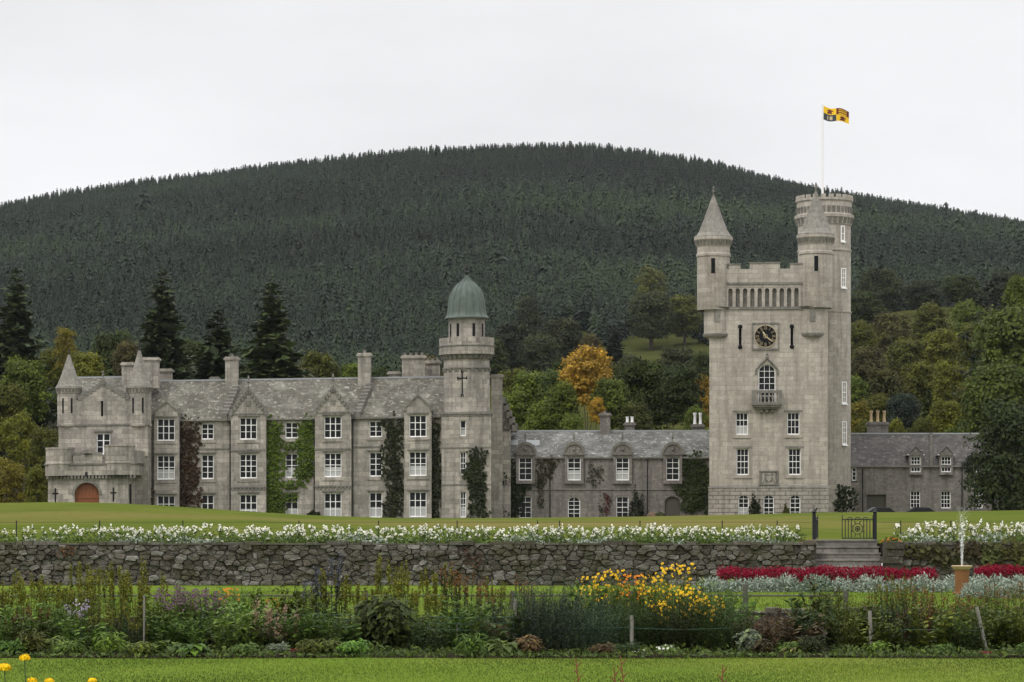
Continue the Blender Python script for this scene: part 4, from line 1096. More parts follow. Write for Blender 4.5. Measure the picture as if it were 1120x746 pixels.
# stair tower behind the right-hand corner
sx_, sy_, sr = U(903.5), 9.0, 2.72
k2 = (DT+sy_)/DT
Zs = lambda py: PZ(py, DT+sy_) - 2.1
stt = MB()
sr2 = 28.7*(DT+sy_)/F; scx = U(901.2)*k2
stt.lathe(scx, sy_, [(sr2, BOT), (sr2, Zs(344)), (sr2*1.03, Zs(343.5)), (sr2*1.03, Zs(342)), (sr2, Zs(341.5)), (sr2, Zs(277)), (sr2*1.03, Zs(276.5)), (sr2*1.03, Zs(275)), (sr2, Zs(274.5)), (sr2, Zs(249)), (sr2*1.04, Zs(248))], 48)
stt.lathe(scx, sy_, [(sr2*1.04, Zs(248)), (sr2*1.1, Zs(241)), (sr2*1.13, Zs(240.5)), (sr2*1.13, Zs(237.5)), (sr2*1.04, Zs(236)), (sr2*1.04, Zs(223)), (sr2*1.09, Zs(222)), (sr2*1.09, Zs(219.5)), (sr2*0.95, Zs(219.5)), (sr2*0.95, Zs(228)), (0.1, Zs(228))], 48, 0, False)
dentils(stt, scx, sy_, sr2*1.0, sr2*1.13, Zs(247), Zs(241), 30, 1)
dentils(stt, scx, sy_, sr2*1.03, sr2*1.08, Zs(235.5), Zs(229), 34, 1)
crenels(stt, scx, sy_, sr2*1.08, Zs(219.5), 22, Zs(216)-Zs(219.5), 0.2, 0.4)
stair = stt.build('stair_tower', [M['tower'], M['trim']], ct)
for p, a, b_, w, g in ((920.5, 267, 250, 5, 0), (921.3, 317, 296, 6.5, 1), (922, 442.5, 419, 6.5, 1), (922.3, 487, 462, 6.5, 1)):
    xx = U(p)*k2; yy = sy_ - math.sqrt(max(0.1, sr2**2-(xx-scx)**2)); ang = math.atan2(xx-scx, sy_-yy)
    h = Zs(b_)-Zs(a); 
    e_ = window(stair, xx+0.06*math.sin(ang), yy-0.06*math.cos(ang), Zs(a), w*DT/F*1.15, h, 2 if g else 1, 4 if g else 2, False, not g, rz=ang)
fp = MB(); fx = U(899.3)*k2
fp.tube((fx, sy_, Zs(228)), (fx, sy_, Zs(115)), 0.13, 10, 0, 0.09); fp.lathe(fx, sy_, [(0.0, Zs(115)), (0.12, Zs(114.4)), (0.0, Zs(113))], 10)
fp.build('flagpole', M['pole'], ct)

# the flag: gold, dark red and slate quarters with small charges
fl = MB(); nu, nv = 54, 36
fw, fh = 28.5*DT/F, 15.5*DT/F
fgx, fgy = math.cos(ct.rotation_euler.z), math.sin(ct.rotation_euler.z)
o0 = Vector((fk.ox + fgx*fx - fgy*sy_, DT + fgy*fx + fgx*sy_, PZ(116.5, DT+sy_)))
def fpos(u, v):
    x = u*fw; y = 0.28*math.sin(u*7.5+v*0.8)*min(1, u*3); z = -v*fh*(1-0.12*u) - 0.62*u - 0.1*math.sin(u*6.5)
    return (x+0.1, y, z)
def fcol(u, v):
    q = (u >= 0.5) + 2*(v >= 0.5); a, b_ = (u % 0.5)*2, (v % 0.5)*2
    lion = (abs(a-0.5) < 0.13 and 0.2 < b_ < 0.82) or (abs(b_-0.42) < 0.09 and 0.3 < a < 0.78) or (abs(a-0.36) < 0.07 and b_ > 0.6 and b_ < 0.9) or (abs(a-0.62) < 0.06 and 0.6 < b_ < 0.88)
    if q == 0: return 1 if lion else 0
    if q == 3: return 1 if lion else 0
    if q == 1: return 0 if (0.2 < a < 0.8 and (b_ % 0.33) > 0.14 and (b_ % 0.33) < 0.26) else 1
    return 3 if (abs(a-0.5) < 0.2 and 0.2 < b_ < 0.8 and abs(a-0.42) > 0.06) else 2
for i in range(nu+1):
    for j in range(nv+1): fl.V.append(fpos(i/nu, j/nv))
for i in range(nu):
    for j in range(nv):
        a = i*(nv+1)+j; fl.Fc.append([a, a+1, a+nv+2, a+nv+1]); fl.M.append(fcol((i+0.5)/nu, (j+0.5)/nv)); fl.sm.append(True)
flag = fl.build('flag', [M['flag_yellow'], M['flag_red'], M['flag_blue'], M['gold']], None, 0, tuple(o0), -0.1)
tag(flag, 'quartered yellow, dark red and slate flag flying from the tower flagpole', 'flag')

# ================================================================ right-hand range
DR = 284.0
fr_ = Frame(1008, DR, 1.9)
st2 = empty('rear_range', (fr_.ox, DR, 1.9))
tag(st2, 'dark low stone range with pointed dormers and three buff chimney pots, right of clock tower', 'building')
X, Z = fr_.x, fr_.z
BOT = -1.9
x0, x1 = X(928), X(1092)
ze, zr = Z(509.5), Z(474.5, None, 4.5)
pd = [1001.2, 1034.5, 1069.5]
w = MB(); hs = []
for p in pd:
    ww = fr_.wx(11); hs.append((X(p)-ww/2, X(p)+ww/2, Z(516.5), ze+0.001)); hs.append((X(p)-ww/2, X(p)+ww/2, Z(556), Z(537)))
hs.append((X(958.5)-fr_.wx(21)/2, X(958.5)+fr_.wx(21)/2, BOT, Z(541)))
hs.append((X(934)-0.22, X(934)+0.22, Z(516.5), Z(500.5)) if False else (X(934.3)-0.24, X(934.3)+0.24, Z(526), Z(511)))
w.facade(x0, x1, BOT, ze, 0, hs, 0.3)
w.quad((x1,0,BOT),(x1,9,BOT),(x1,9,ze),(x1,0,ze)); w.quad((x0,9,BOT),(x0,0,BOT),(x0,0,ze),(x0,9,ze)); w.quad((x1,9,BOT),(x0,9,BOT),(x0,9,ze),(x1,9,ze))
w.build('wall', [M['rubble'], M['trim']], st2)
roof_x(st2, x0, x1+0.2, -0.25, 4.5, 9.3, ze, zr, 'slate_dark')
for i, p in enumerate(pd):
    xc = X(p); ww = fr_.wx(11); wd = fr_.wx(14.5); zt = Z(498); za = Z(489.5)
    d = MB()
    yd = -0.32; zlo = Z(516.5)-0.28
    d.facade(xc-wd/2, xc+wd/2, zlo, zt, yd, [(xc-ww/2, xc+ww/2, Z(516.5), zt-0.12)], 0.3)
    for s_ in (-1, 1):
        q_ = [(xc+s_*wd/2, yd, zlo), (xc+s_*wd/2, 0.9, zlo), (xc+s_*wd/2, 0.9, zt), (xc+s_*wd/2, yd, zt)]
        d.quad(*(q_ if s_ > 0 else q_[::-1]))
    d.quad((xc-wd/2, 0.0, zlo), (xc+wd/2, 0.0, zlo), (xc+wd/2, yd, zlo), (xc-wd/2, yd, zlo), 1)
    d.prism([(xc-wd/2-0.15, zt), (xc+wd/2+0.15, zt), (xc, za)], -0.34, 3.0, 0)
    d.add([(xc-wd/2-0.25, -0.42, zt-0.05), (xc, -0.42, za+0.08), (xc, 3.0, za+0.08), (xc-wd/2-0.25, 3.0, zt-0.05), (xc+wd/2+0.25, -0.42, zt-0.05), (xc+wd/2+0.25, 3.0, zt-0.05)], [(0,1,2,3),(1,4,5,2)], 1)
    for s_ in (-1, 1): d.lathe(xc+s_*(wd/2+0.12), -0.4, [(0.0, zt-0.1), (0.13, zt), (0.0, zt+0.14)], 8, 2)
    do_ = d.build('dormer', [M['rubble'], M['slate_dark'], M['lead']], st2)
    window(do_, xc, -0.16, Z(516.5), ww, zt-0.12-Z(516.5), 3, 4)
    window(st2, xc, 0.16, Z(556), ww, Z(537)-Z(556), 3, 4)
gd = MB(); gx = X(958.5); gw = fr_.wx(21)/2
gd.box(gx-gw, gx+gw, 0.26, 0.34, BOT, Z(541))
for i in range(1, 8): gd.box(gx-gw+2*gw*i/8-0.025, gx-gw+2*gw*i/8+0.025, 0.23, 0.26, BOT, Z(541.5))
gd.build('coach_door', M['darkwood'], st2)
window(st2, X(934.3), 0.1, Z(526), 0.48, Z(511)-Z(526), 1, 3)
chimney(st2, X(949.5, 5), X(971, 5), 4.6, 5.8, zr-1.0, Z(461.5, None, 5), 3, mat='rubble', potmat='clay', poth=1.2)
for p in (943.5, 1052):
    q = MB(); q.tube((X(p), -0.1, BOT), (X(p), -0.1, ze-0.2), 0.05, 6); q.build('drainpipe', M['iron'], st2)
q = MB()
for i in range(8):
    t = i/7; yy = -0.1+4.4*t; q.box(X(1018, yy)-0.14, X(1018, yy)+0.14, yy-0.35, yy+0.35, ze+(zr-ze)*(yy+0.25)/4.75-0.25, ze+(zr-ze)*(yy+0.25)/4.75+0.22)
q.build('skew_stones', M['trim'], st2)

# ================================================================ trees
TAPER = M['bark']
def limb_mesh(name, segs):
    b = MB()
    for p, q, r0, r1 in segs: b.tube(p, q, r0, 6, 0, r1)
    me = bpy.data.meshes.new(name); me.from_pydata(b.V, [], b.Fc); me.materials.append(TAPER)
    me.polygons.foreach_set('use_smooth', b.sm); me.update()
    return me

def broadleaf(seed, nl=24, per=150, wid=0.5, leaf=0.034, flat=1.0, low=0.2):
    """unit-height tree: (crown mesh, trunk mesh)"""
    g = np.random.default_rng(seed); q = QB(); segs = []
    top = np.array([0, 0, 0.42]) + g.normal(size=3)*[0.02, 0.02, 0]
    segs.append(((0, 0, -0.05), tuple(top*0.5), 0.032, 0.022)); segs.append((tuple(top*0.5), tuple(top), 0.022, 0.014))
    for i in range(nl):
        a = i*2.399 + g.uniform(-0.5, 0.5); t = (i+0.5)/nl
        zz = low + (0.9-low)*t**0.85
        prof = math.sin(PI*min(1, ((0.16 if low > 0.1 else 0.3)+(0.84 if low > 0.1 else 0.7)*max(0, zz-0.14)/0.88)))**0.62
        rad = wid*prof*g.uniform(0.45, 0.82)*0.72
        c = np.array([rad*math.cos(a), rad*math.sin(a)*0.95, zz*flat + g.uniform(-0.04, 0.04)])
        R0 = g.uniform(0.1, 0.17)*(0.6+wid)
        if i % 3 == 0: segs.append((tuple(top*g.uniform(0.5, 1.0)), tuple(c*0.92), 0.011, 0.004))
        d = rdir(per, g); d[:, 2] = np.where(d[:, 2] < -0.3, -d[:, 2]*0.6, d[:, 2])
        rr = R0*g.uniform(0.55, 1.08, per)**0.6 * (1 + 0.3*np.sin(d[:, 0]*5+i)*np.sin(d[:, 1]*6))
        P = c + d*rr[:, None]*[1.0, 1.0, 0.78]
        N = d*0.9 + g.normal(size=(per, 3))*0.5 + [0, 0, 0.35]
        L = leaf*g.uniform(0.6, 1.5, per)
        q.add(leaves(P, N, L, L*0.72, rg=g), np.clip(g.uniform(0.1, 0.9) * 0.55 + g.uniform(0, 0.5, per), 0, 1))
    return q.mesh('crown', M['leaf']), limb_mesh('trunk', segs)

def spruce(seed, tiers=30, wid=0.17, dens=2.6, droop=0.45):
    g = np.random.default_rng(seed); q = QB()
    for t in range(tiers):
        u = (t+0.5)/tiers; z = 0.05 + 0.94*u
        rad = wid*(1-u)**0.8*g.uniform(0.78, 1.15) + 0.008
        nb = max(4, int(15*dens*(1-u*0.7)))
        for k in range(nb):
            a = g.uniform(0, 2*PI); L = rad*g.uniform(0.65, 1.2); dr = droop*g.uniform(0.4, 1.2)
            nseg = max(2, int(5*L/wid)+1)
            s = (np.arange(nseg)+0.6)/nseg
            x = s*L; P = np.stack([np.cos(a)*x, np.sin(a)*x, z - dr*x + 0.35*x*x/wid*0.5], 1)
            for rep in range(3):
                PP = P + g.normal(size=P.shape)*[0.008, 0.008, 0.006]
                al = np.tile([math.cos(a), math.sin(a), -dr], (nseg, 1)) + g.normal(size=(nseg, 3))*0.4
                ll = np.maximum(0.018, L/nseg*1.7)*g.uniform(0.7, 1.3, nseg)
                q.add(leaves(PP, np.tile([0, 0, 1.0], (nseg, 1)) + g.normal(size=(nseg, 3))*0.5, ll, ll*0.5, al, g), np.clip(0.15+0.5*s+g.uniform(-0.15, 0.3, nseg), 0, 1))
    return q.mesh('crown', M['needle']), limb_mesh('trunk', [((0, 0, -0.03), (0, 0, 0.5), 0.014, 0.008), ((0, 0, 0.5), (0, 0, 0.98), 0.008, 0.002)])

def cedar(seed):
    """open dark conifer with level plates of foliage"""
    g = np.random.default_rng(seed); q = QB(); segs = [((0, 0, -0.03), (0.01, 0, 0.55), 0.024, 0.014), ((0.01, 0, 0.55), (0, 0, 0.97), 0.014, 0.003)]
    for t in range(20):
        z = 0.25 + 0.73*t/19; a = t*2.4 + g.uniform(-0.4, 0.4); L = (0.27*(1-(z-0.25)/0.8)+0.05)*g.uniform(0.8, 1.25)
        segs.append(((0, 0, z-0.02), (L*math.cos(a), L*math.sin(a), z+0.02), 0.006, 0.002))
        n = 95; s = g.uniform(0.15, 1.05, n); w = 0.05*g.normal(size=n)*(1.15-s)+0.02*g.normal(size=n)
        P = np.stack([L*s*math.cos(a) - w*math.sin(a), L*s*math.sin(a) + w*math.cos(a), z + 0.02*s + g.normal(size=n)*0.012], 1)
        ll = 0.026*g.uniform(0.6, 1.4, n)
        q.add(leaves(P, np.tile([0, 0, 1.0], (n, 1)) + g.normal(size=(n, 3))*0.45, ll, ll*0.6, rg=g), g.uniform(0, 0.9, n))
    return q.mesh('crown', M['needle']), limb_mesh('trunk', segs)

PROTO = {'round': [broadleaf(i, 44, 240, 0.52, 0.036) for i in (1, 2, 3)],
         'dense': [broadleaf(i, 56, 240, 0.56, 0.032) for i in (4, 5)],
         'tall': [broadleaf(i, 30, 170, 0.34, 0.030) for i in (6, 7, 8)],
         'shrub': [broadleaf(i, 26, 190, 0.7, 0.042, 0.92, 0.06) for i in (9, 10)],
         'yew': [broadleaf(i, 60, 230, 0.6, 0.03, 1.0, 0.04) for i in (16, 17)],
         'spruce': [spruce(i) for i in (11, 12, 13)],
         'cedar': [cedar(14), cedar(15)]}
KIND = {'round': ('broadleaf_tree', 'rounded', 'tree'), 'dense': ('broadleaf_tree', 'dense', 'tree'), 'tall': ('broadleaf_tree', 'slender', 'tree'),
        'shrub': ('bush', 'spreading', 'bush'), 'spruce': ('spruce_tree', 'tapering', 'tree'), 'cedar': ('cedar_tree', 'layered', 'tree'), 'yew': ('yew_tree', 'spreading', 'tree')}
WID0 = {'yew': 1.0, 'round': 0.86, 'dense': 0.95, 'tall': 0.6, 'shrub': 1.2, 'spruce': 0.27, 'cedar': 0.52}
_ti = {}
used_labels = set()
def uniq(lab):
    assert lab not in used_labels, lab
    used_labels.add(lab); return lab

def tree(kind, px, top, wpx, d, color, label, group=None, base=None):
    x = PX(px, d); zb = ground_z(x, d) if base is None else base
    H = max(2.5, PZ(top, d) - zb); i = _ti.get(kind, 0); _ti[kind] = i+1
    cm, tm = PROTO[kind][i % len(PROTO[kind])]
    nm, _, cat = KIND[kind]
    o = empty(nm, (x, d, zb - 0.1), rnd.uniform(0, 6.28))
    tag(o, uniq(label), cat, group)
    sxy = (wpx*d/F)/WID0[kind]
    sxy = min(sxy, H*1.5) if kind != 'spruce' else sxy
    cap = {'round': 1.35, 'dense': 1.25, 'tall': 2.1, 'shrub': 1.2, 'yew': 1.6}.get(kind, 9.0)
    hc = min(H, wpx*d/F*cap)                       # a crown keeps its roundness: on a tall tree it sits high on the trunk
    link('crown', cm, o, (0, 0, H-hc), 0, (sxy, sxy*rnd.uniform(0.92, 1.05), hc), color)
    link('trunk', tm, o, (0, 0, 0), 0, (sxy, sxy, H-hc*0.45 if hc < H else H))
    return o

G_OL = (0.074, 0.08, 0.015); G_GR = (0.078, 0.106, 0.017); G_DK = (0.036, 0.05, 0.013); G_YG = (0.108, 0.114, 0.017)
G_YE = (0.145, 0.125, 0.02); G_OR = (0.34, 0.215, 0.035); G_BR = (0.072, 0.062, 0.026); G_BL = (0.03, 0.042, 0.032); G_CON = (0.036, 0.05, 0.022); G_LI = (0.105, 0.138, 0.02)

T = [  # kind, x, top, width, depth, colour, label
 # ---- left edge and behind the house
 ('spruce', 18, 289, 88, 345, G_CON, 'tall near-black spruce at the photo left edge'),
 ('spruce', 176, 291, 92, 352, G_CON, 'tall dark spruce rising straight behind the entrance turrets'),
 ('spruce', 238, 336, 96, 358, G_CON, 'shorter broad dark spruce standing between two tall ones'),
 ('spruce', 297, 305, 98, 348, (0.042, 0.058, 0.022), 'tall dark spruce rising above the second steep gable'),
 ('round', 26, 391, 62, 335, G_GR, 'rounded mid-green tree just below the leftmost spruce'),
 ('round', 6, 418, 50, 322, G_OL, 'olive tree cut by the photo left edge beside rounded green tree'),
 ('shrub', 20, 447, 64, 300, G_YG, 'yellow-green bush at the left edge outside the porch'),
 ('shrub', 48, 462, 44, 292, G_OL, 'olive bush tight against the left side of the entrance block'),
 ('shrub', 8, 498, 56, 285, G_YE, 'low yellowing bush at the far left, nearest the lawn'),
 ('shrub', 40, 505, 44, 282, G_YG, 'low yellow-green bush beside the porch wall'),
 ('tall', 72, 356, 28, 372, G_YE, 'slim yellowish tree top peeping over the left turret'),
 ('round', 95, 383, 50, 345, (0.115, 0.12, 0.02), 'bright yellow-green tree between the two entrance turrets'),
 ('round', 124, 362, 56, 420, G_DK, 'dark round tree behind the entrance gable'),
 ('round', 58, 380, 44, 400, G_OL, 'olive-brown tree behind the left turret cone'),
 ('round', 142, 372, 40, 405, G_BR, 'brownish tree showing left of the tall spruce behind the turrets'),
 ('round', 212, 372, 50, 420, G_DK, 'dark green tree between the first two spruces over the roof'),
 ('shrub', 268, 398, 56, 370, G_DK, 'low dark bush at the foot of the spruces over the roof ridge'),
 ('round', 345, 384, 62, 400, G_OL, 'olive-green domed tree above the third steep gable'),
 ('shrub', 325, 395, 46, 380, G_BR, 'brownish bush between the tallest spruces and the olive domed tree'),
 ('round', 385, 396, 42, 400, G_GR, 'green tree just left of the second slim chimney'),
 ('shrub', 415, 398, 50, 420, G_DK, 'dark bush between the second slim chimney and broad stack'),
 ('round', 468, 389, 46, 430, G_BR, 'brownish tree showing left of the domed tower over broad stack'),
 # ---- the rough pasture between the towers
 ('round', 560, 352, 58, 800, (0.03, 0.036, 0.018), 'dark round tree on pasture edge just right of the dome'),
 ('round', 612, 347, 60, 800, (0.034, 0.038, 0.018), 'large dark round tree on the pasture above the orange tree'),
 ('tall', 578, 322, 34, 930, (0.034, 0.042, 0.02), 'slim greyish tree at the forest edge above the pasture'),
 ('spruce', 672, 356, 26, 800, (0.022, 0.028, 0.015), 'small pointed conifer alone on the pasture'),
 ('round', 647, 366, 36, 790, G_BR, 'small brownish tree on the pasture beside the pointed conifer'),
 ('tall', 712, 290, 44, 960, (0.085, 0.09, 0.024), 'tall yellow-green birch against the dark forest'),
 ('round', 712, 318, 62, 940, (0.045, 0.052, 0.02), 'olive tree below the tall birch at the forest edge'),
 ('round', 748, 322, 52, 950, G_OL, 'olive tree left of the clock tower at the forest edge'),
 ('round', 740, 378, 50, 640, (0.045, 0.05, 0.02), 'grey-green tree on the pasture left of clock tower shaft'),
 ('shrub', 768, 380, 44, 620, G_DK, 'dark bush touching the clock tower left edge on the pasture'),
 # ---- the belt behind the low range
 ('round', 556, 428, 42, 335, G_LI, 'light green tree just right of the domed tower'),
 ('round', 580, 404, 60, 345, G_GR, 'green tree behind the first round dormer'),
 ('tall', 606, 402, 44, 340, (0.06, 0.085, 0.022), 'fresh green tree touching the orange tree on its left'),
 ('round', 596, 436, 48, 318, G_LI, 'low light green tree in front of the belt left of orange tree'),
 ('round', 642, 378, 60, 322, G_OR, 'bright orange autumn tree behind the low range'),
 ('shrub', 653, 432, 27, 312, (0.32, 0.2, 0.03), 'small orange bush at the foot of the orange tree'),
 ('round', 668, 412, 50, 314, (0.07, 0.092, 0.017), 'green tree overlapping the lower right side of the orange tree'),
 ('round', 615, 418, 46, 315, (0.082, 0.104, 0.018), 'fresh green tree overlapping the lower left side of the orange tree'),
 ('round', 672, 396, 54, 345, (0.05, 0.056, 0.018), 'dull green tree touching the orange tree on its right'),
 ('dense', 705, 390, 76, 335, G_DK, 'broad dark green tree behind the third round dormer'),
 ('round', 695, 438, 46, 312, (0.055, 0.062, 0.018), 'low olive tree behind the twin white chimney pots'),
 ('dense', 744, 397, 62, 330, (0.034, 0.048, 0.016), 'dark green tree behind the fourth round dormer'),
 ('tall', 768, 408, 36, 350, (0.17, 0.11, 0.018), 'yellow-brown tree touching the clock tower left edge'),
 ('round', 560, 404, 50, 370, G_OL, 'olive tree half hidden behind the domed tower right edge'),
 ('round', 725, 404, 56, 360, G_OL, 'olive tree crown showing over the two dark ones behind the dormers'),
 ('round', 618, 392, 46, 372, G_DK, 'dark tree crown just left of the top of the orange tree'),
 ('round', 536, 372, 50, 760, G_DK, 'dark tree behind the right edge of the domed tower parapet'),
 ('round', 590, 366, 52, 770, (0.04, 0.05, 0.02), 'dark grey-green tree joining the two largest on the pasture edge'),
 ('shrub', 690, 384, 48, 700, (0.05, 0.056, 0.02), 'grey-green bush on the pasture left of the shaft-side tree'),
 ('shrub', 625, 448, 50, 306, G_GR, 'low green bush under the orange tree above the roof ridge'),
 ('shrub', 760, 440, 40, 304, G_GR, 'low green bush above the roof beside the clock tower'),
]
rows_r = [  # right-hand wooded slope, far to near
 (965, 292, 56, 900, (0.036, 0.044, 0.018), 'round'), (945, 318, 50, 860, G_DK, 'round'), (1010, 306, 52, 880, (0.03, 0.038, 0.018), 'round'), (1052, 300, 54, 900, G_DK, 'round'), (1100, 296, 50, 900, (0.03, 0.038, 0.018), 'round'),
 (940, 350, 48, 640, G_OL, 'round'), (975, 340, 56, 660, (0.07, 0.066, 0.022), 'round'), (1018, 333, 54, 680, G_OL, 'round'), (1060, 327, 50, 660, G_GR, 'round'),
 (950, 378, 52, 520, (0.06, 0.055, 0.022), 'round'), (990, 370, 56, 540, G_OL, 'round'), (1030, 360, 56, 540, G_YG, 'round'), (1066, 352, 46, 520, G_OL, 'round'),
 (936, 412, 40, 420, G_GR, 'round'), (966, 402, 54, 430, (0.06, 0.06, 0.02), 'round'), (1004, 394, 54, 440, G_OL, 'round'), (1040, 396, 50, 420, G_YG, 'round'),
 (940, 436, 34, 345, G_YE, 'tall'), (962, 430, 44, 350, G_OL, 'round'), (988, 428, 46, 345, G_BL, 'dense'), (1016, 424, 34, 352, G_DK, 'spruce'), (1036, 436, 50, 330, G_YG, 'round'), (1062, 420, 52, 335, (0.08, 0.082, 0.02), 'round'),
 (978, 455, 40, 318, G_YG, 'shrub'), (1010, 452, 40, 312, G_OL, 'shrub'), (948, 456, 40, 316, G_OL, 'shrub'), (1045, 462, 44, 310, G_GR, 'shrub'),
]
lab_r = ['dull green treetop highest on the slope just right of the stair tower', 'dark treetop half hidden behind the stair tower, below the forest', 'dark round tree high on the right slope above pale ones', 'dark round tree at the right forest edge above the cedar', 'dark round tree at forest edge on the far right edge',
 'olive round tree touching the stair tower midway up the slope', 'russet-olive round tree midway up the right slope', 'olive round tree midway up slope, left of the cedar top', 'green round tree right behind the cedar top',
 'brown-olive round tree beside the stair tower above the pots', 'broad olive tree in the middle of the right slope', 'yellow-green round tree left of the cedar branches', 'olive tree half hidden behind the dark cedar',
 'small green tree against the stair tower, lower slope', 'grey-olive tree above the three buff chimney pots', 'olive tree over the first pointed dormer, upper row', 'yellow-green tree over the second pointed dormer, upper row',
 'slim yellow tree squeezed between stair tower and buff pots', 'olive tree directly behind the three buff chimney pots', 'dense blue-green tree right of the buff chimney pots', 'narrow dark conifer among pale trees on the right', 'yellow-green tree behind the second pointed dormer', 'mustard-green tree below the cedar behind the third dormer',
 'low yellow-green bush behind the dark roof right of the pots', 'low olive bush behind the dark roof over the first dormer', 'low olive bush behind the three buff chimney pots', 'low green bush behind the dark roof over the last dormer']
for (x, t, w, d, c, k), l in zip(rows_r, lab_r): T.append((k, x, t, w, d, c, l))
T += [('cedar', 1082, 312, 84, 390, (0.018, 0.026, 0.016), 'dark layered cedar standing out on the right slope'),
      ('round', 1106, 334, 92, 322, (0.068, 0.09, 0.02), 'big fresh green tree at the upper right edge'),
      ('round', 1120, 300, 50, 420, G_GR, 'green tree cut by the right edge behind the fresh green one'),
      ('dense', 1096, 394, 104, 300, (0.062, 0.085, 0.018), 'broad green tree below the fresh green one on the right'),
      ('yew', 1108, 440, 112, 268, (0.03, 0.043, 0.016), 'very dark spreading yew covering the right end of the dark range'),
      ('shrub', 1066, 492, 30, 274, (0.022, 0.032, 0.014), 'dark bush against the last windows of the dark range')]
T += [('round', 1146, 352, 80, 330, G_OL, 'olive tree standing just outside the right frame edge, upper row'), ('dense', 1176, 400, 96, 300, G_GR, 'green tree outside the right frame edge behind the yew'), ('yew', 1190, 452, 100, 272, (0.03, 0.043, 0.016), 'second dark yew outside the right frame edge'),
      ('round', 1215, 372, 90, 340, G_DK, 'dark round tree outside the right frame edge'), ('round', 1250, 392, 90, 310, G_YG, 'yellow-green tree farthest outside the right frame edge'), ('round', 1180, 330, 70, 460, G_OL, 'olive tree high on the slope outside the right frame edge'), ('round', 1240, 330, 80, 480, G_GR, 'green tree high on the slope outside the right frame edge'),
      ('round', -30, 400, 70, 330, G_GR, 'green tree just outside the left frame edge'), ('shrub', -30, 470, 70, 290, G_OL, 'olive bush just outside the left frame edge'), ('dense', -80, 420, 90, 310, G_DK, 'dark tree farther outside the left frame edge'), ('spruce', -70, 320, 90, 350, G_CON, 'tall spruce outside the left frame edge')]
for a in T: tree(*a)

# ---- the conifer forest on the hill: one far-off mass
def conifer_template(seed):
    g = np.random.default_rng(seed); V = []; v = []
    nt_ = 9; crown0 = g.uniform(0.05, 0.15); wid = g.uniform(0.17, 0.25); pw = g.uniform(0.45, 0.8)
    for t in range(nt_):
        u = (t+0.3)/nt_; z = crown0 + (1-crown0)*u
        r = wid*(1-u)**pw*g.uniform(0.8, 1.2) + 0.014
        nb = 8 if t < nt_-3 else 5
        a0 = g.uniform(0, 6)
        for k in range(nb):
            a = a0 + 2*PI*k/nb + g.uniform(-0.25, 0.25); L = r*g.uniform(0.75, 1.25); w = L*0.55+0.008; dz = L*g.uniform(0.3, 0.9)
            ca, sa = math.cos(a), math.sin(a)
            V.append([(0, 0, z+0.07), (L*0.6*ca-w*sa*0.6, L*0.6*sa+w*ca*0.6, z-dz*0.45), (L*ca, L*sa, z-dz), (L*0.6*ca+w*sa*0.6, L*0.6*sa-w*ca*0.6, z-dz*0.45)])
            v.append(g.uniform(0, 1))
    return np.array(V, float), np.array(v)
CT = [conifer_template(100+i) for i in range(8)]
gf = np.random.default_rng(5)
Xs, Ys = [], []
y = 560.0
while y < 2120:
    step = 2.9 + 3.2*(y-560)/1500
    n = int(y*0.62/step)
    xs = (np.arange(n)+gf.uniform(-0.45, 0.45, n))*step - y*0.31
    ys = y + gf.uniform(-0.5, 0.5, n)*step
    px = CXP + xs/ys*F
    lim = np.interp(px, [-400, 300, 420, 520, 560, 640, 700, 790, 900, 1000, 1120, 1500], [600, 600, 640, 760, 990, 1010, 985, 960, 930, 930, 930, 930])
    lim = lim + 26*np.sin(px*0.045) + 18*np.sin(px*0.11+1)
    keep = ys > lim
    Xs.append(xs[keep]); Ys.append(ys[keep]); y += step*0.92
Xs, Ys = np.concatenate(Xs), np.concatenate(Ys)
Zs_ = hill_z(Xs, Ys); n = len(Xs)
patch = np.sin(Xs*0.012+Ys*0.004)*np.sin(Ys*0.009+1.0) + 0.6*np.sin(Xs*0.031+2)*np.sin(Ys*0.021) + 0.35*np.sin(Xs*0.09)*np.sin(Ys*0.05+3)
Hh = (14.0 + 1.5*patch + gf.normal(size=n)*(1.9-0.9*np.clip((Ys-1600)/300, 0, 1)))*(0.5+0.45*np.clip((Ys-600)/900, 0, 1) - 0.32*np.clip((Ys-1650)/280, 0, 1))*np.where((gf.uniform(size=n) < 0.05) & (Ys < 1700), 1.3, 1.0)*np.where(gf.uniform(size=n) < 0.03, 1.15, 1.0)
Wx = Hh*gf.uniform(0.8, 1.25, n)*1.02
rot = gf.uniform(0, 2*PI, n); ti = gf.integers(0, 8, n)
band = np.exp(-((Ys-1480-0.25*Xs)/60)**2) + 0.8*np.exp(-((Ys-1150+0.3*Xs)/45)**2)*(Xs > 30) - 0.7*np.exp(-((Ys-1750-0.1*Xs)/90)**2) - 0.5*np.exp(-((Ys-1320+0.15*Xs)/50)**2)                                 # a strip of younger, greener plantation
tv = np.clip(0.36 + 0.3*patch + gf.normal(size=n)*0.2 + 0.55*band + 0.35*(gf.uniform(size=n) < 0.05) + 0.3*np.clip((900-Ys)/300, 0, 1)*np.sin(Xs*0.05)**2, 0, 1)
VV, vv = [], []
for t in range(8):
    s = ti == t; V0, v0 = CT[t]
    c, sn = np.cos(rot[s])[:, None, None], np.sin(rot[s])[:, None, None]
    x = (V0[None, ..., 0]*c - V0[None, ..., 1]*sn)*Wx[s][:, None, None] + Xs[s][:, None, None]
    y_ = (V0[None, ..., 0]*sn + V0[None, ..., 1]*c)*Wx[s][:, None, None] + Ys[s][:, None, None]
    z = V0[None, ..., 2]*Hh[s][:, None, None] + Zs_[s][:, None, None] - 0.3
    VV.append(np.stack([x, y_, z], -1).reshape(-1, 3))
    vv.append(np.repeat(np.clip(tv[s][:, None] + (v0[None]-0.5)*0.16, 0, 1).ravel(), 4))
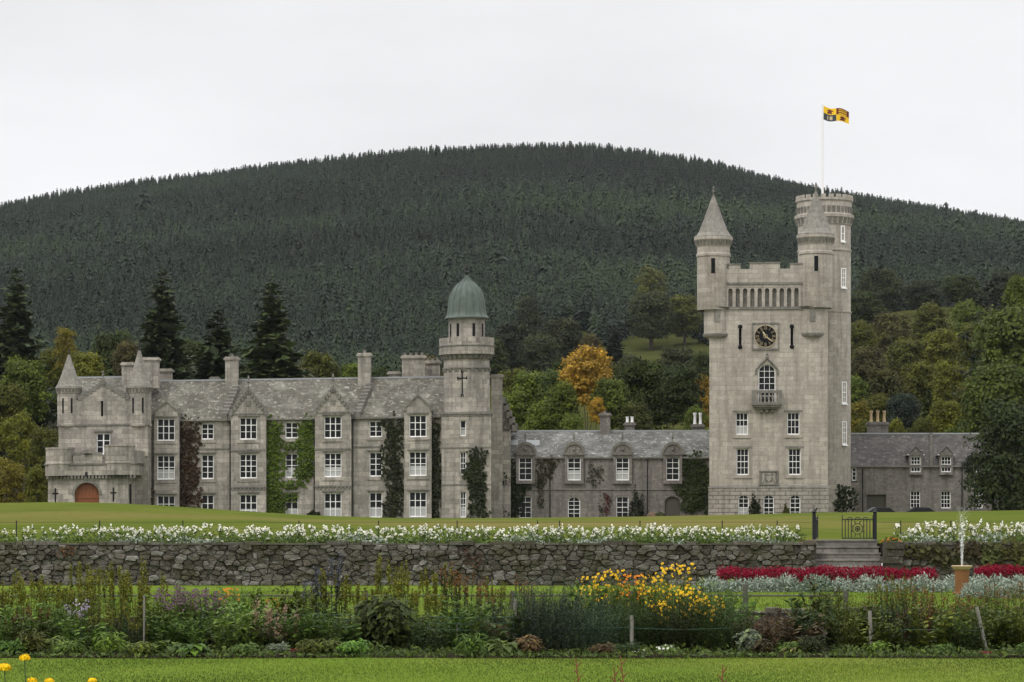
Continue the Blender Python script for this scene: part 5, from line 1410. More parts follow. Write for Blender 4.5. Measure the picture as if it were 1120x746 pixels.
VV = np.concatenate(VV); vv = np.concatenate(vv)
forest = link('conifer_forest', npmesh('conifer_forest', VV, np.arange(len(VV)).reshape(-1, 4), M['needle'], vv), color=(0.0175, 0.028, 0.0145))
tag(forest, 'dark conifer forest covering the whole hill', 'forest', None, 'stuff')
print('forest trees', n, 'quads', len(VV)//4)

# ================================================================ climbers on the walls
def climber(label, name, y, blobs, color, dens=30, leaf=0.3, thick=0.3, parent_off=0.0):
    """blobs: (px, py, rx, ry) in photo measures at depth y; leaves lie against the wall"""
    q = QB(); g = NR
    area = 0
    for px, py, rx, ry in blobs:
        rx_, ry_ = rx*1.18*y/F, ry*1.1*y/F; n = int(dens*rx_*ry_*4.6)
        r = np.sqrt(g.uniform(0, 1, n)); a = g.uniform(0, 2*PI, n)
        edge = 1 + 0.18*np.sin(a*5+px) + 0.12*np.sin(a*11+py)
        x = PX(px, y) + rx_*r*np.cos(a)*edge; z = PZ(py, y) + ry_*r*np.sin(a)*edge
        dpt = thick*(1-r**2)*g.uniform(0.2, 1.0, n)*(0.7+0.5*np.sin(x*2.1)*np.sin(z*1.7)) + 0.04
        P = np.stack([x, y - dpt, z], 1)
        N = np.tile([0, -1.0, 0.45], (n, 1)) + g.normal(size=(n, 3))*0.5
        L = leaf*g.uniform(0.6, 1.3, n)
        q.add(leaves(P, N, L, L*0.8), np.clip(g.uniform(0, 1, n)*0.7 + 0.15 + 0.15*np.sin(x*1.3)*np.sin(z*1.1), 0, 1))
    V = np.concatenate(q.V); z0 = V[:, 2].min(); c = np.array([V[:, 0].mean(), y, z0])
    q.V = [v - c for v in q.V]
    o = link(name, q.mesh(name, M['leaf']), None, tuple(c), color=color)
    return tag(o, uniq(label), 'climber')
def strip(p, y0, y1, w, n=6, wob=3):
    return [(p + rnd.uniform(-wob, wob), y0+(y1-y0)*(i+0.5)/n, w*rnd.uniform(0.8, 1.2), (y1-y0)/n*0.85) for i in range(n)]
yw = DM - 0.04
climber('russet and green creeper on the wall between the first two window columns', 'creeper', yw, strip(206, 462, 560, 11.5), (0.05, 0.032, 0.02), 30)
climber('large bright green creeper framing the windows between the two steep gables', 'creeper', yw, strip(298, 460, 562, 10, 8, 2) + strip(336, 459, 520, 9.5, 5, 2) + [(318, 488, 12, 5), (318, 530, 14, 5), (290, 546, 9, 16), (330, 517, 8, 7), (300, 553, 12, 8), (312, 545, 12, 6)], (0.075, 0.112, 0.018), 34)
climber('dark creeper hanging from the eaves left of the last gable', 'creeper', yw, strip(431, 460, 566, 9.5, 7, 3) + [(422, 463, 6, 4)], (0.028, 0.032, 0.016), 32)
climber('slim dark creeper in the corner beside the domed tower', 'creeper', yw, strip(476, 462, 566, 6, 8, 2), (0.028, 0.035, 0.016), 34, 0.26)
climber('dark green ivy column on the front of the domed tower', 'ivy', DM-1.64, strip(522, 493, 566, 8.5, 6, 2) + [(513, 520, 5, 8), (509, 516, 4, 3)], (0.026, 0.034, 0.015), 34)
climber('dark ivy spreading over the left end of the low range', 'ivy', DS-0.04, strip(551, 503, 567, 12, 6, 3) + [(564, 545, 9, 18), (560, 525, 8, 10), (570, 532, 12, 4)], (0.024, 0.032, 0.015), 30)
climber('brown-green creeper between the first two round dormers', 'creeper', DS-0.04, [(598, 510, 10, 9), (594, 522, 9, 7), (604, 505, 6, 6), (592, 540, 3, 16), (588, 528, 6, 4)], (0.045, 0.045, 0.022), 26, 0.24)
climber('thin grey-brown creeper between the second and third round dormers', 'creeper', DS-0.04, [(651, 522, 7, 9), (655, 515, 5, 6), (658, 552, 3, 14), (646, 512, 4, 5)], (0.05, 0.046, 0.032), 16, 0.24)
climber('green ivy filling the wall between the last round dormer and clock tower', 'ivy', DS-0.04, strip(761, 499, 552, 13, 5, 2) + [(748, 508, 7, 7), (746, 535, 8, 7), (769, 540, 8, 22), (755, 552, 9, 9)], (0.038, 0.052, 0.018), 32)
climber('small red creeper low on the wall left of the third ground window', 'creeper', DS-0.04, [(664, 553, 3, 12), (666, 545, 3, 6)], (0.09, 0.03, 0.025), 24, 0.22)
climber('dark ivy mound at the foot of the stair tower', 'ivy', DT+6.1, [(918, 537, 13, 8), (911, 548, 7, 10), (928, 548, 9, 12), (918, 553, 10, 8)], (0.024, 0.034, 0.015), 30, 0.3, 0.5)
climber('brown creeper on the stair shaft beside the porch', 'creeper', DM-0.8, [(163, 545, 6, 14), (160, 535, 4, 8)], (0.05, 0.042, 0.024), 24, 0.24)

def wall_bush(label, px, top, w, d, color):
    zb = float(terrace_z(PX(px, d), d)); zt = PZ(top, d)
    q = QB(); g = NR; n = 900; dd = rdir(n); dd[:, 2] = np.abs(dd[:, 2]); r = g.uniform(0.6, 1.0, n)*(1+0.2*np.sin(dd[:, 0]*6)*np.sin(dd[:, 2]*5))
    P = dd*r[:, None]*[w*d/F/2, w*d/F/2*0.7, zt-zb]
    L = 0.24*g.uniform(0.6, 1.4, n)
    q.add(leaves(P, dd+g.normal(size=(n, 3))*0.5, L, L*0.7), g.uniform(0, 1, n))
    o = link('bush', q.mesh('bush', M['leaf']), None, (PX(px, d), d, zb-0.05), color=color)
    tag(o, uniq(label), 'bush')
wall_bush('dark round bush against the low range, left of its arched door', 697, 535, 20, DS-1.0, (0.026, 0.032, 0.018))
wall_bush('small dark bush between the second pair of ground windows of the long range', 344, 558, 16, DM-1.5, (0.03, 0.036, 0.018))
wall_bush('dark bush between the left two ground windows of the clock tower', 826, 541, 15, DT-0.9, (0.024, 0.03, 0.016))
wall_bush('small pale green bush at the right foot of the clock tower', 860, 551, 9, DT-1.0, (0.09, 0.09, 0.035))

# ================================================================ dry stone terrace wall, steps, gate
def stone_mat():
    m, t, p, o = new_mat('fieldstone'); k = NT(t)
    g = k.n('ShaderNodeTexCoord').outputs['Object']
    a = k.n('ShaderNodeAttribute', attribute_name='v').outputs['Fac']
    cr = k.n('ShaderNodeValToRGB'); k.l(a, cr.inputs[0])
    e = cr.color_ramp.elements
    for pos, c in ((0.0, (0.05, 0.042, 0.034)), (0.25, (0.092, 0.084, 0.07)), (0.5, (0.142, 0.132, 0.113)), (0.7, (0.092, 0.076, 0.058)), (0.85, (0.175, 0.166, 0.148)), (1.0, (0.245, 0.235, 0.212))):
        x = e[0] if pos == 0 else (e[len(e)-1] if pos == 1 else e.new(pos)); x.color = (*c, 1)
    n1 = k.noise(g, 5.5, 5, 0.7); n2 = k.noise(k.mapping(g, (1, 1, 1), (3, 1, 8)), 14, 4, 0.7); n3 = k.noise(k.mapping(g, (1, 1, 1), (9, 4, 1)), 1.4, 4, 0.6)
    c = k.mix(k.rng(n1, 0.45, 0.65, 0, 0.7), cr.outputs[0], (0.07, 0.062, 0.045))
    c = k.mix(k.rng(n2, 0.56, 0.68, 0, 0.7), c, (0.25, 0.24, 0.21))
    c = k.mix(k.rng(n3, 0.5, 0.66, 0, 0.75), c, (0.062, 0.06, 0.032))
    k.l(c, p.inputs['Base Color']); p.inputs['Roughness'].default_value = 0.95; p.inputs['Specular IOR Level'].default_value = 0.15
    k.bump(p, k.math('ADD', n1, k.math('MULTIPLY', n2, 0.5)), 0.7, 0.03)
    return m
M['field'] = stone_mat()

def clip_cell(s, nb, box):
    poly = [(box[0], box[2]), (box[1], box[2]), (box[1], box[3]), (box[0], box[3])]
    for o in nb:
        mx_, mz_ = (s[0]+o[0])/2, (s[1]+o[1])/2; dx, dz = o[0]-s[0], o[1]-s[1]
        f = lambda p: (p[0]-mx_)*dx + (p[1]-mz_)*dz
        out = []
        for i in range(len(poly)):
            a, b = poly[i], poly[(i+1) % len(poly)]; fa, fb = f(a), f(b)
            if fa <= 0: out.append(a)
            if (fa < 0) != (fb < 0) and fa != fb: t = fa/(fa-fb); out.append((a[0]+(b[0]-a[0])*t, a[1]+(b[1]-a[1])*t))
        poly = out
        if len(poly) < 3: return []
    return poly

def rubble_wall(name, label, x0, x1, z0, z1, y, sx=0.36, sz=0.21, thick=0.5, seed=3, cope=True, base=None):
    """a wall of separate irregular stones over a dark core"""
    g = random.Random(seed); asp = sx/sz
    rows_ = max(1, round((z1-z0)/sz)); pts = []
    for j in range(rows_):
        x = x0 - g.uniform(0, sx)
        while x < x1 + sx:
            w = sx*g.choice([0.35, 0.5, 0.6, 0.8, 1.0, 1.2, 1.6, 1.9]); 
            pts.append((x+w/2, (z0 + (j+0.5+g.uniform(-0.36, 0.36))*(z1-z0)/rows_)*asp)); x += w
    pts.sort(); V, Fc, vv, sm = [], [], [], []
    xsr = [p[0] for p in pts]
    import bisect
    for p in pts:
        if not (x0 <= p[0] <= x1): continue
        i0, i1 = bisect.bisect_left(xsr, p[0]-3*sx), bisect.bisect_right(xsr, p[0]+3*sx)
        poly = clip_cell(p, [q for q in pts[i0:i1] if q != p], (x0, x1, z0*asp, z1*asp))
        if len(poly) < 3: continue
        cx_ = sum(q[0] for q in poly)/len(poly); cz_ = sum(q[1] for q in poly)/len(poly)
        # round the corners and inset
        P = []
        for i in range(len(poly)):
            a, b, c = poly[i-1], poly[i], poly[(i+1) % len(poly)]
            k1, k2 = g.uniform(0.05, 0.17), g.uniform(0.05, 0.17); P.append((b[0]*(1-k1)+a[0]*k1, b[1]*(1-k1)+a[1]*k1)); P.append((b[0]*(1-k2)+c[0]*k2, b[1]*(1-k2)+c[1]*k2))
        d = g.uniform(0.02, 0.16); v = g.random(); b0 = len(V); n = len(P)
        tx, tz = g.uniform(-0.2, 0.2), g.uniform(-0.2, 0.2)
        gp = g.uniform(0.92, 1.02); inn = g.uniform(0.7, 0.9)
        for sc, dep in ((gp, 0.08), (gp-0.03, -d*0.7), (gp*inn, -d)):
            for q in P:
                ux, uz = (q[0]-cx_)*sc, (q[1]-cz_)*sc/asp
                V.append((cx_+ux, y+dep + (ux*tx+uz*tz)*0.4*(dep < 0) + g.uniform(-0.02, 0.02), cz_/asp+uz+g.uniform(-0.012, 0.012)))
        V.append((cx_, y-d*1.04, cz_/asp)); vv += [v]*(3*n+1)
        for r in range(2):
            for i in range(n): Fc.append((b0+r*n+i, b0+r*n+(i+1) % n, b0+(r+1)*n+(i+1) % n, b0+(r+1)*n+i)); sm.append(False)
        for i in range(n): Fc.append((b0+2*n+i, b0+2*n+(i+1) % n, b0+3*n)); sm.append(False)
    b0 = len(V)
    def bx(a, b, c, d_, e, f, v):
        k = len(V); V.extend([(a,c,e),(b,c,e),(b,d_,e),(a,d_,e),(a,c,f),(b,c,f),(b,d_,f),(a,d_,f)]); vv.extend([v]*8)
        for q in [(0,3,2,1),(4,5,6,7),(0,1,5,4),(1,2,6,5),(2,3,7,6),(3,0,4,7)]: Fc.append(tuple(k+i for i in q)); sm.append(False)
    bx(x0, x1, y+0.02, y+thick, z0-0.3, z1, 0.08)
    if cope:
        x = x0
        while x < x1:
            w = min(g.uniform(0.2, 0.7), x1-x); h = g.uniform(0.03, 0.13)
            bx(x+0.012, x+w-0.015, y-0.06-g.uniform(0, 0.09), y+thick, z1+0.002, z1+h, g.uniform(0.05, 0.8)); x += w
    c = ((x0+x1)/2, y, z0)
    me = bpy.data.meshes.new(name); me.from_pydata([(a-c[0], b-c[1], d_-c[2]) for a, b, d_ in V], [], Fc); me.materials.append(M['field'])
    me.polygons.foreach_set('use_smooth', sm); at = me.attributes.new('v', 'FLOAT', 'POINT'); at.data.foreach_set('value', vv); me.update()
    return tag(link(name, me, None, c), uniq(label), 'wall')

YW = 80.0
WT = PZ(596, YW)
sx0, sx1 = PX(893, YW), PX(968, YW)
rubble_wall('dry_stone_wall', 'long dry stone terrace wall of mixed boulders below the white flowers', -30.0, sx0, 0.3, WT, YW, 0.27, 0.14)
rubble_wall('dry_stone_wall', 'overgrown dry stone wall right of the stone steps behind the fountain', sx1, 30.0, 0.3, WT, YW, 0.28, 0.145, seed=8)
rubble_wall('dry_stone_wall', 'low dry stone wall behind the right half of the flower border', PX(792, 55), PX(1135, 55), 0.0, 0.33, 55.2, 0.24, 0.1, seed=12, thick=0.4)
steps = MB(); ns = 7; zt_top = 1.62; rise = (zt_top-0.3)/ns
for i in range(ns):
    z0_ = 0.3 + rise*i; ya = YW-0.5 + 0.33*i
    steps.box(sx0+0.03, sx1-0.03, ya+0.03, YW+2.35, z0_-(0.3 if i == 0 else 0), z0_+rise-0.05, 0)
    steps.box(sx0+0.01, sx1-0.01, ya, YW+2.35, z0_+rise-0.05+0.001, z0_+rise, 1)
c0 = ((sx0+sx1)/2, YW, 0.3)
steps.V = [(a-c0[0], b-c0[1], c-c0[2]) for a, b, c in steps.V]
so_ = steps.build('stone_steps', [M['rubble'], M['trim']], None, 0, c0)
tag(so_, uniq('flight of worn grey stone steps up to the iron gate'), 'steps')
# side cheeks of the stair are the returning ends of the walls
for s_, lab in ((-1, 'left'), (1, 'right')):
    pass
def pier(x, label):
    g = random.Random(5); b = MB(); z = 0.0
    for i in range(6):
        h = (WT+0.1-0.3)/6; o = g.uniform(-0.05, 0.05)
        b.box(-0.26+o, 0.26+o*0.5, -0.32+g.uniform(-0.05, 0.05), 0.5, z+0.006, z+h-0.01); z += h
    ob = b.build('stone_pier', M['field'], None, 0, (x, YW-0.05, 0.3))
    tag(ob, uniq(label), 'pier')
pier(sx1+0.22, 'stack of squared blocks ending the wall right of the steps')

# beds of soil on top of the wall
for a, b_, l in ((-30.0, sx0-0.02, 'narrow soil bed on the terrace left of the steps'), (sx1+0.02, 30.0, 'narrow soil bed on the terrace right of the steps')):
    s_ = MB(); s_.box(a, b_, YW+0.45, YW+2.35, WT-0.4, WT+0.03)
    tag(s_.build('flowerbed_soil', M['soil']), l, None, None, 'structure')

def white_bed(name, label, x0, x1, dens, hmin, hmax, petal, fade=None, col=(0.075, 0.115, 0.03)):
    q = QB(); g = NR; n = int((x1-x0)*dens)
    X_ = g.uniform(x0, x1, n); Y_ = g.uniform(YW+0.55, YW+2.1, n)
    if fade is not None: k = g.uniform(size=n) < np.interp(CXP + X_/Y_*F, *fade); X_, Y_ = X_[k], Y_[k]; n = len(X_)
    H_ = (hmin + (hmax-hmin)*g.uniform(size=n)**0.8)*(0.93+0.06*np.sin(X_*1.9)+0.06*np.sin(X_*4.7)); z0 = WT+0.02
    for i in range(n):                                                   # stems and leaves
        m = 15; t = g.uniform(0.05, 0.95, m); P = np.stack([X_[i]+g.normal(size=m)*0.05, Y_[i]+g.normal(size=m)*0.05, z0+t*H_[i]], 1)
        L = g.uniform(0.07, 0.15, m); al = rdir(m); al[:, 2] = np.abs(al[:, 2])
        q.add(leaves(P, rdir(m)+[0, -0.5, 0.5], L, L*0.35, al), g.uniform(0, 1, m))
        m = int(g.integers(7, 13)); t = g.uniform(0, 1, m); w = 0.02+0.012*g.uniform()
        P = np.stack([X_[i]+g.normal(size=m)*w*(1.1-t*0.6), Y_[i]+g.normal(size=m)*w, z0+H_[i]*(0.8+0.22*t)], 1)
        L = petal*g.uniform(0.7, 1.3, m); q.add(leaves(P, rdir(m)+[0, -0.6, 0.4], L, L*0.85), g.uniform(0.2, 1, m), 1)
    m = int((x1-x0)*170); xx = g.uniform(x0, x1, m)                       # silvery and green edging along the wall head
    P = np.stack([xx, g.uniform(YW-0.12, YW+1.4, m), WT+0.05+g.uniform(0, 0.2, m)*(1+0.5*np.sin(xx*2.3))], 1); L = g.uniform(0.05, 0.12, m)
    sil = np.sin(xx*1.1)+np.sin(xx*2.7+1)+g.normal(size=m)*0.4 > 0.45
    q.add(leaves(P[~sil], rdir((~sil).sum())+[0, -0.4, 0.5], L[~sil], L[~sil]*0.5), g.uniform(0, 1, (~sil).sum()))
    q.add(leaves(P[sil], rdir(sil.sum())+[0, -0.4, 0.5], L[sil], L[sil]*0.5), g.uniform(0, 1, sil.sum()), 2)
    o = link(name, q.mesh(name, [M['leaf'], M['f_white'], M['silver']]), color=col)
    return tag(o, uniq(label), None, None, 'stuff')
M['silver'] = leafmat('silver_leaves', (0.27, 0.315, 0.255), trans=0.15, hue=(1.02, 1.02, 1.0), lo=0.6, hi=1.25)
white_bed('white_flowers', 'bed of white flower spikes along the wall head left of the steps', -24, sx0-0.25, 46, 0.1, 0.6, 0.052, ([-200, 20, 110, 180, 880, 930], [0.3, 0.34, 0.55, 0.9, 1.0, 0.9]))
white_bed('white_flowers', 'bed of creamy white flower spikes right of the steps', sx1+0.5, 24, 40, 0.15, 0.74, 0.06)

def clump(name, label, cat, x, y, z, n, r, h, leaf, color, mats, fl=None, group=None, lw=0.4, up=0.6):
    """a low dome of leaves with optional flowers: fl = (material index, count, size)"""
    g = NR; q = QB(); d = rdir(n); d[:, 2] = np.abs(d[:, 2])
    k = g.uniform(0.55, 1.05, n)*(1+0.18*np.sin(d[:, 0]*7+x)*np.sin(d[:, 1]*5))
    P = d*k[:, None]*[r, r*0.8, h]; L = leaf*g.uniform(0.6, 1.4, n)
    al = d + [0, 0, 0.4]
    q.add(leaves(P, rdir(n)*0.8+[0, -0.4, up], L, L*lw, al), g.uniform(0, 1, n))
    o = link(name, q.mesh(name, mats[0]), None, (x, y, z), color=color)
    if fl:
        m = fl[1]; d = rdir(m); d[:, 2] = np.abs(d[:, 2])*0.8+0.2; d[:, 1] = -np.abs(d[:, 1])*0.8 + 0.1*d[:, 1]; d = unit(d); P = d*g.uniform(0.9, 1.12, m)[:, None]*[r, r*0.8, h]
        L = fl[2]*g.uniform(0.7, 1.3, m); f = QB(); f.add(leaves(P, d*0.6+rdir(m)*0.5+[0, -0.3, 0.3], L, L*0.85), g.uniform(0, 1, m))
        tag(link('flowers', f.mesh('flowers', mats[1]), o), None, None, None, 'stuff')
    return tag(o, uniq(label), cat, group)
clump('orange_flowers', 'small clump of orange flowers at the wall end just right of the iron gate', 'flowers', PX(975, 80.9), 80.9, WT+0.02, 220, 0.3, 0.2, 0.09, (0.07, 0.085, 0.025), [M['leaf'], M['f_orange']], (1, 34, 0.05))
clump('orange_flowers', 'low rusty flower clump on the wall head by the gate post', 'flowers', PX(883, 80.5), 80.5, WT+0.02, 160, 0.3, 0.12, 0.09, (0.05, 0.04, 0.02), [M['leaf'], M['f_brown']], (1, 60, 0.05))
# climbers over the right-hand wall
climber('ragged brown and green plants hanging over the wall between steps and fountain', 'trailing_plant', YW-0.12, [(1004, 602, 18, 7), (1020, 605, 18, 9), (1034, 609, 14, 10)], (0.065, 0.062, 0.028), 95, 0.16, 0.2)
climber('olive trailing plants covering the wall at the right edge', 'trailing_plant', YW-0.12, [(1100, 602, 24, 12), (1115, 609, 20, 13), (1126, 605, 18, 13)], (0.075, 0.075, 0.03), 110, 0.16, 0.2)
climber('brown trailing plants on the wall just behind the water jet', 'trailing_plant', YW-0.12, [(1058, 601, 16, 9), (1065, 605, 12, 9)], (0.07, 0.056, 0.03), 110, 0.16, 0.2)
climber('pale green climber with light shoots on the wall right of the fountain', 'climber', YW-0.14, [(1083, 607, 9, 10), (1078, 614, 8, 8), (1090, 600, 5, 5)], (0.12, 0.14, 0.05), 170, 0.11, 0.25)
climber('small russet creeper on the wall near the left edge', 'climber', YW-0.14, [(74, 602, 7, 5), (66, 606, 5, 3)], (0.09, 0.05, 0.03), 190, 0.09, 0.12)
climber('brown withered plant growing on the wall below the long range', 'climber', YW-0.14, [(520, 615, 9, 10), (508, 604, 6, 5)], (0.075, 0.05, 0.035), 120, 0.1, 0.15)

# red flower bands and their silver edging
def red_band(label, x0, x1, y0, y1, z, h, n):
    g = NR; q = QB(); X_ = g.uniform(x0, x1, n); Y_ = g.uniform(y0, y1, n)
    H_ = h*(0.85+0.2*g.uniform(size=n)+0.08*np.sin(X_*3.1)*np.sin(X_*1.7))
    for i in range(n):
        m = 6; t = g.uniform(0.1, 0.7, m); P = np.stack([X_[i]+g.normal(size=m)*0.06, Y_[i]+g.normal(size=m)*0.06, z+t*H_[i]], 1); L = g.uniform(0.05, 0.11, m)
        q.add(leaves(P, rdir(m)+[0, -0.4, 0.5], L, L*0.5), g.uniform(0, 1, m))
        m = 11; t = g.uniform(0.0, 1, m); P = np.stack([X_[i]+g.normal(size=m)*0.03, Y_[i]+g.normal(size=m)*0.03, z+H_[i]*(0.45+0.58*t)], 1); L = g.uniform(0.04, 0.08, m)
        q.add(leaves(P, rdir(m)+[0, -0.5, 0.4], L, L*0.6), g.uniform(0, 1, m), 1)
    o = link('red_flowers', q.mesh('red_flowers', [M['leaf'], M['f_red']]), color=(0.05, 0.04, 0.025))
    tag(o, uniq(label), None, None, 'stuff')
red_band('long band of crimson flower spikes in front of the stone steps', PX(786, 75), PX(1022, 75), 74.2, 75.6, 0.3, 0.60, 950)
red_band('short band of crimson flower spikes right of the fountain', PX(1072, 76), PX(1135, 76), 76.0, 77.2, 0.3, 0.60, 300)
sm_lab = ['silver leafed mound at the left end of the row under the crimson flowers', 'second silver mound from the left under the crimson band', 'silver mound under the crimson band, left of the first grey post', 'wide pale silver mound below the left part of the steps', 'greener silver mound below the middle of the steps', 'silver mound below the right part of the steps',
          'silver mound below the gate right post', 'silver mound with greenish top, third from the fountain', 'silver mound second from the fountain on its left', 'silver mound touching the fountain on its left']
for i, l in enumerate(sm_lab):
    px = 775 + i*29.5 + rnd.uniform(-4, 4)
    clump('silver_bush', l, 'bush', PX(px, 72.4), 72.4+rnd.uniform(-0.2, 0.2), 0.3, 950, 0.46*rnd.uniform(0.9, 1.15), 0.42*rnd.uniform(0.8, 1.15), 0.09, (0, 0, 0), [M['silver'] if i != 4 else M['silver_green']], None, 'silver edging mounds') if i != 4 else None
M['silver_green'] = leafmat('grey_green_leaves', (0.17, 0.22, 0.16), trans=0.15, hue=(1.02, 1.02, 1.0), lo=0.6, hi=1.25)
clump('silver_bush', sm_lab[4], 'bush', PX(893, 72.4), 72.4, 0.3, 950, 0.46, 0.46, 0.09, (0, 0, 0), [M['silver_green']], None, 'silver edging mounds')
for px, d, l in ((1070, 73.5, 'silver mound just right of the fountain, back row'), (1092, 73.5, 'silver mound in the back row right of the fountain, second one'), (1116, 73.5, 'silver mound in the back row cut by the right edge'),
                 (1066, 67, 'big silver mound of the front row right of the fountain'), (1090, 67, 'big silver mound of the front row, middle one'), (1114, 67, 'big silver mound of the front row at the right edge')):
    clump('silver_bush', l, 'bush', PX(px, d), d, 0.3, 1000, 0.42 if d > 70 else 0.4, 0.42 if d > 70 else 0.36, 0.085, (0, 0, 0), [M['silver']], None, 'silver edging mounds')

# ---- iron gate at the head of the steps
gy = YW + 2.55; zg = 1.62
gate = empty('iron_gate', (PX(925, gy), gy, zg)); tag(gate, uniq('black iron garden gate with scrollwork, standing open at the top of the steps'), 'gate')
gxl, gxr = PX(894, gy)-PX(925, gy), PX(957, gy)-PX(925, gy)
for x_ in (gxl-0.1, gxr): 
    b = MB(); b.box(x_-0.05, x_+0.05, -0.05, 0.05, -0.05, 0.78); b.lathe(x_, 0, [(0.04, 0.78), (0.08, 0.83), (0.03, 0.88), (0.0, 0.95)], 10); b.tube((x_, 0, 0.82), (x_+0.1, 0, 0.95), 0.025, 6)
    b.build('gate_post', M['iron'], gate)
def gate_leaf(x0_, x1_, y0_, y1_):
    b = MB(); P = lambda t, z: (x0_+(x1_-x0_)*t, y0_+(y1_-y0_)*t, z)
    for z in (0.04, 0.6): b.tube(P(0, z), P(1, z), 0.018, 6)
    for t in (0.0, 0.1, 0.2, 0.3, 0.7, 0.8, 0.9, 1.0): b.tube(P(t, 0.04), P(t, 0.6 if t not in (0.0, 1.0) else 0.74), 0.013, 6)
    for k in range(16):
        a, c = 2*PI*k/16, 2*PI*(k+1)/16
        for r0 in (0.16, 0.08): b.tube(P(0.5+r0*math.cos(a), 0.32+r0*math.sin(a)), P(0.5+r0*math.cos(c), 0.32+r0*math.sin(c)), 0.012, 5)
    for k in range(8):
        a = 2*PI*k/8+0.39; b.tube(P(0.5+0.16*math.cos(a), 0.32+0.16*math.sin(a)), P(0.5+0.25*math.cos(a), 0.32+0.26*math.sin(a)), 0.014, 5); b.tube(P(0.5, 0.32), P(0.5+0.08*math.cos(a), 0.32+0.08*math.sin(a)), 0.01, 5)
    for t in (0.25, 0.5, 0.75):
        for k in range(6): b.tube(P(t-0.09+0.03*k, 0.61+0.06*math.sin(PI*k/6)), P(t-0.06+0.03*k, 0.61+0.06*math.sin(PI*(k+1)/6)), 0.012, 5)
    b.build('gate_leaf', M['iron'], gate)
gate_leaf(gxr-0.06, gxr-0.98, 0, 0.06)
gate_leaf(gxl-0.05, gxl+0.12, 0.05, 0.95)

# ---- thin wire fence behind the flowers
def wire_fence(label, x0_, x1_, y, posts, h=0.54):
    f = empty('wire_fence', ((x0_+x1_)/2, y, 1.6)); tag(f, uniq(label), 'fence')
    b = MB(); cx_ = (x0_+x1_)/2; n = 16
    for z, r in ((h, 0.007), (h*0.66, 0.004), (h*0.33, 0.004)):
        for i in range(n): b.tube((x0_-cx_+(x1_-x0_)*i/n, 0, z), (x0_-cx_+(x1_-x0_)*(i+1)/n, 0, z), r, 4)
    b.build('wires', M['iron'], f)
    for p in posts:
        b = MB(); x_ = PX(p, y)-cx_; b.box(x_-0.015, x_+0.015, -0.015, 0.015, -0.1, h+0.05); b.build('post', M['iron'], f)
wire_fence('thin dark wire fence behind the white flowers left of the gate', -20.0, PX(890, YW+2.7), YW+2.7, [-60, 18, 109, 200, 327, 414, 500, 588, 612, 700, 790, 850])
wire_fence('thin dark wire fence behind the flowers right of the gate', PX(960, YW+2.7), 20.0, YW+2.7, [985, 1040, 1095, 1150])

# ---- fountain
fx_, fy_ = PX(1052, 70), 70.0
ft = empty('fountain', (fx_, fy_, 0.3)); tag(ft, uniq('terracotta pedestal fountain shooting up a white water jet'), 'fountain')
b = MB(); zr_ = PZ(619, 70)-0.3
b.lathe(0, 0, [(0.23, -0.02), (0.23, 0.05), (0.185, 0.08), (0.175, 0.3), (0.19, zr_-0.1), (0.2, zr_-0.09)], 28); b.build('pedestal', M['terracotta'], ft)
b = MB(); b.lathe(0, 0, [(0.2, zr_-0.09), (0.26, zr_-0.03), (0.275, zr_), (0.25, zr_+0.01), (0.2, zr_-0.02), (0.05, zr_-0.03)], 28); b.build('bowl', M['clay'], ft)
def water():
    m, t, p, o = new_mat('spray'); k = NT(t)
    p.inputs['Base Color'].default_value = (0.85, 0.87, 0.88, 1); p.inputs['Roughness'].default_value = 0.3; p.inputs['Alpha'].default_value = 0.22
    return m
M['water'] = water()
q = QB(); n = 520; t = NR.uniform(0, 1, n)**0.75; hj = 1.5
rad = 0.008 + 0.13*np.clip(t, 0, 1)**1.1
P = np.stack([NR.normal(size=n)*rad*0.6 + 0.02*t, NR.normal(size=n)*rad*0.6, zr_+t*hj], 1)
L = (0.11*(1-t)+0.035)*NR.uniform(0.6, 1.3, n)
q.add(leaves(P, rdir(n)+[0, -1.0, 0], L, np.minimum(0.022, L*0.4), np.tile([0, 0, 1.0], (n, 1))), NR.uniform(size=n))
link('water_jet', q.mesh('water_jet', M['water']), ft)

# ---- parked cars beyond the brow of the lawn
def car(px, d, label, col, rz):
    x = PX(px, d); z = float(terrace_z(x, d)); c = empty('parked_car', (x, d, z), rz); tag(c, uniq(label), 'car')
    paint = plain('car_paint', col, 0.25, 0.2, 0.6, 0.03)
    side = [(-2.1, 0.3), (2.1, 0.3), (2.15, 0.7), (1.9, 0.86), (1.1, 0.95), (0.45, 1.44), (-0.9, 1.48), (-1.75, 1.0), (-2.12, 0.92), (-2.18, 0.6)]
    b = MB(); b.prism(side, -0.82, 0.82); b.build('body', paint, c)
    w = MB(); w.prism([(0.95, 0.98), (0.42, 1.37), (-0.85, 1.41), (-1.5, 1.02)], -0.835, 0.835)
    w.quad((1.08, -0.7, 0.99), (1.08, 0.7, 0.99), (0.5, 0.7, 1.42), (0.5, -0.7, 1.42)); w.build('windows', M['glass'], c)
    for sx_ in (-1.35, 1.35):
        for sy_ in (-0.84, 0.84):
            k = MB(); k.tube((sx_, sy_-0.1, 0.31), (sx_, sy_+0.1, 0.31), 0.31, 20, 0); wh = k.build('wheel', M['iron'], c)
            k = MB(); k.tube((sx_, sy_-0.11, 0.31), (sx_, sy_+0.11, 0.31), 0.18, 12, 0); k.build('rim', M['lead'], wh)
    for sy_ in (-0.6, 0.6):
        k = MB(); k.box(2.08, 2.16, sy_-0.15, sy_+0.15, 0.6, 0.74); k.build('headlight', M['pole'], c)
car(966, 268, 'dark grey car roof showing over the lawn beside the coach door', (0.03, 0.032, 0.038), 0.1)
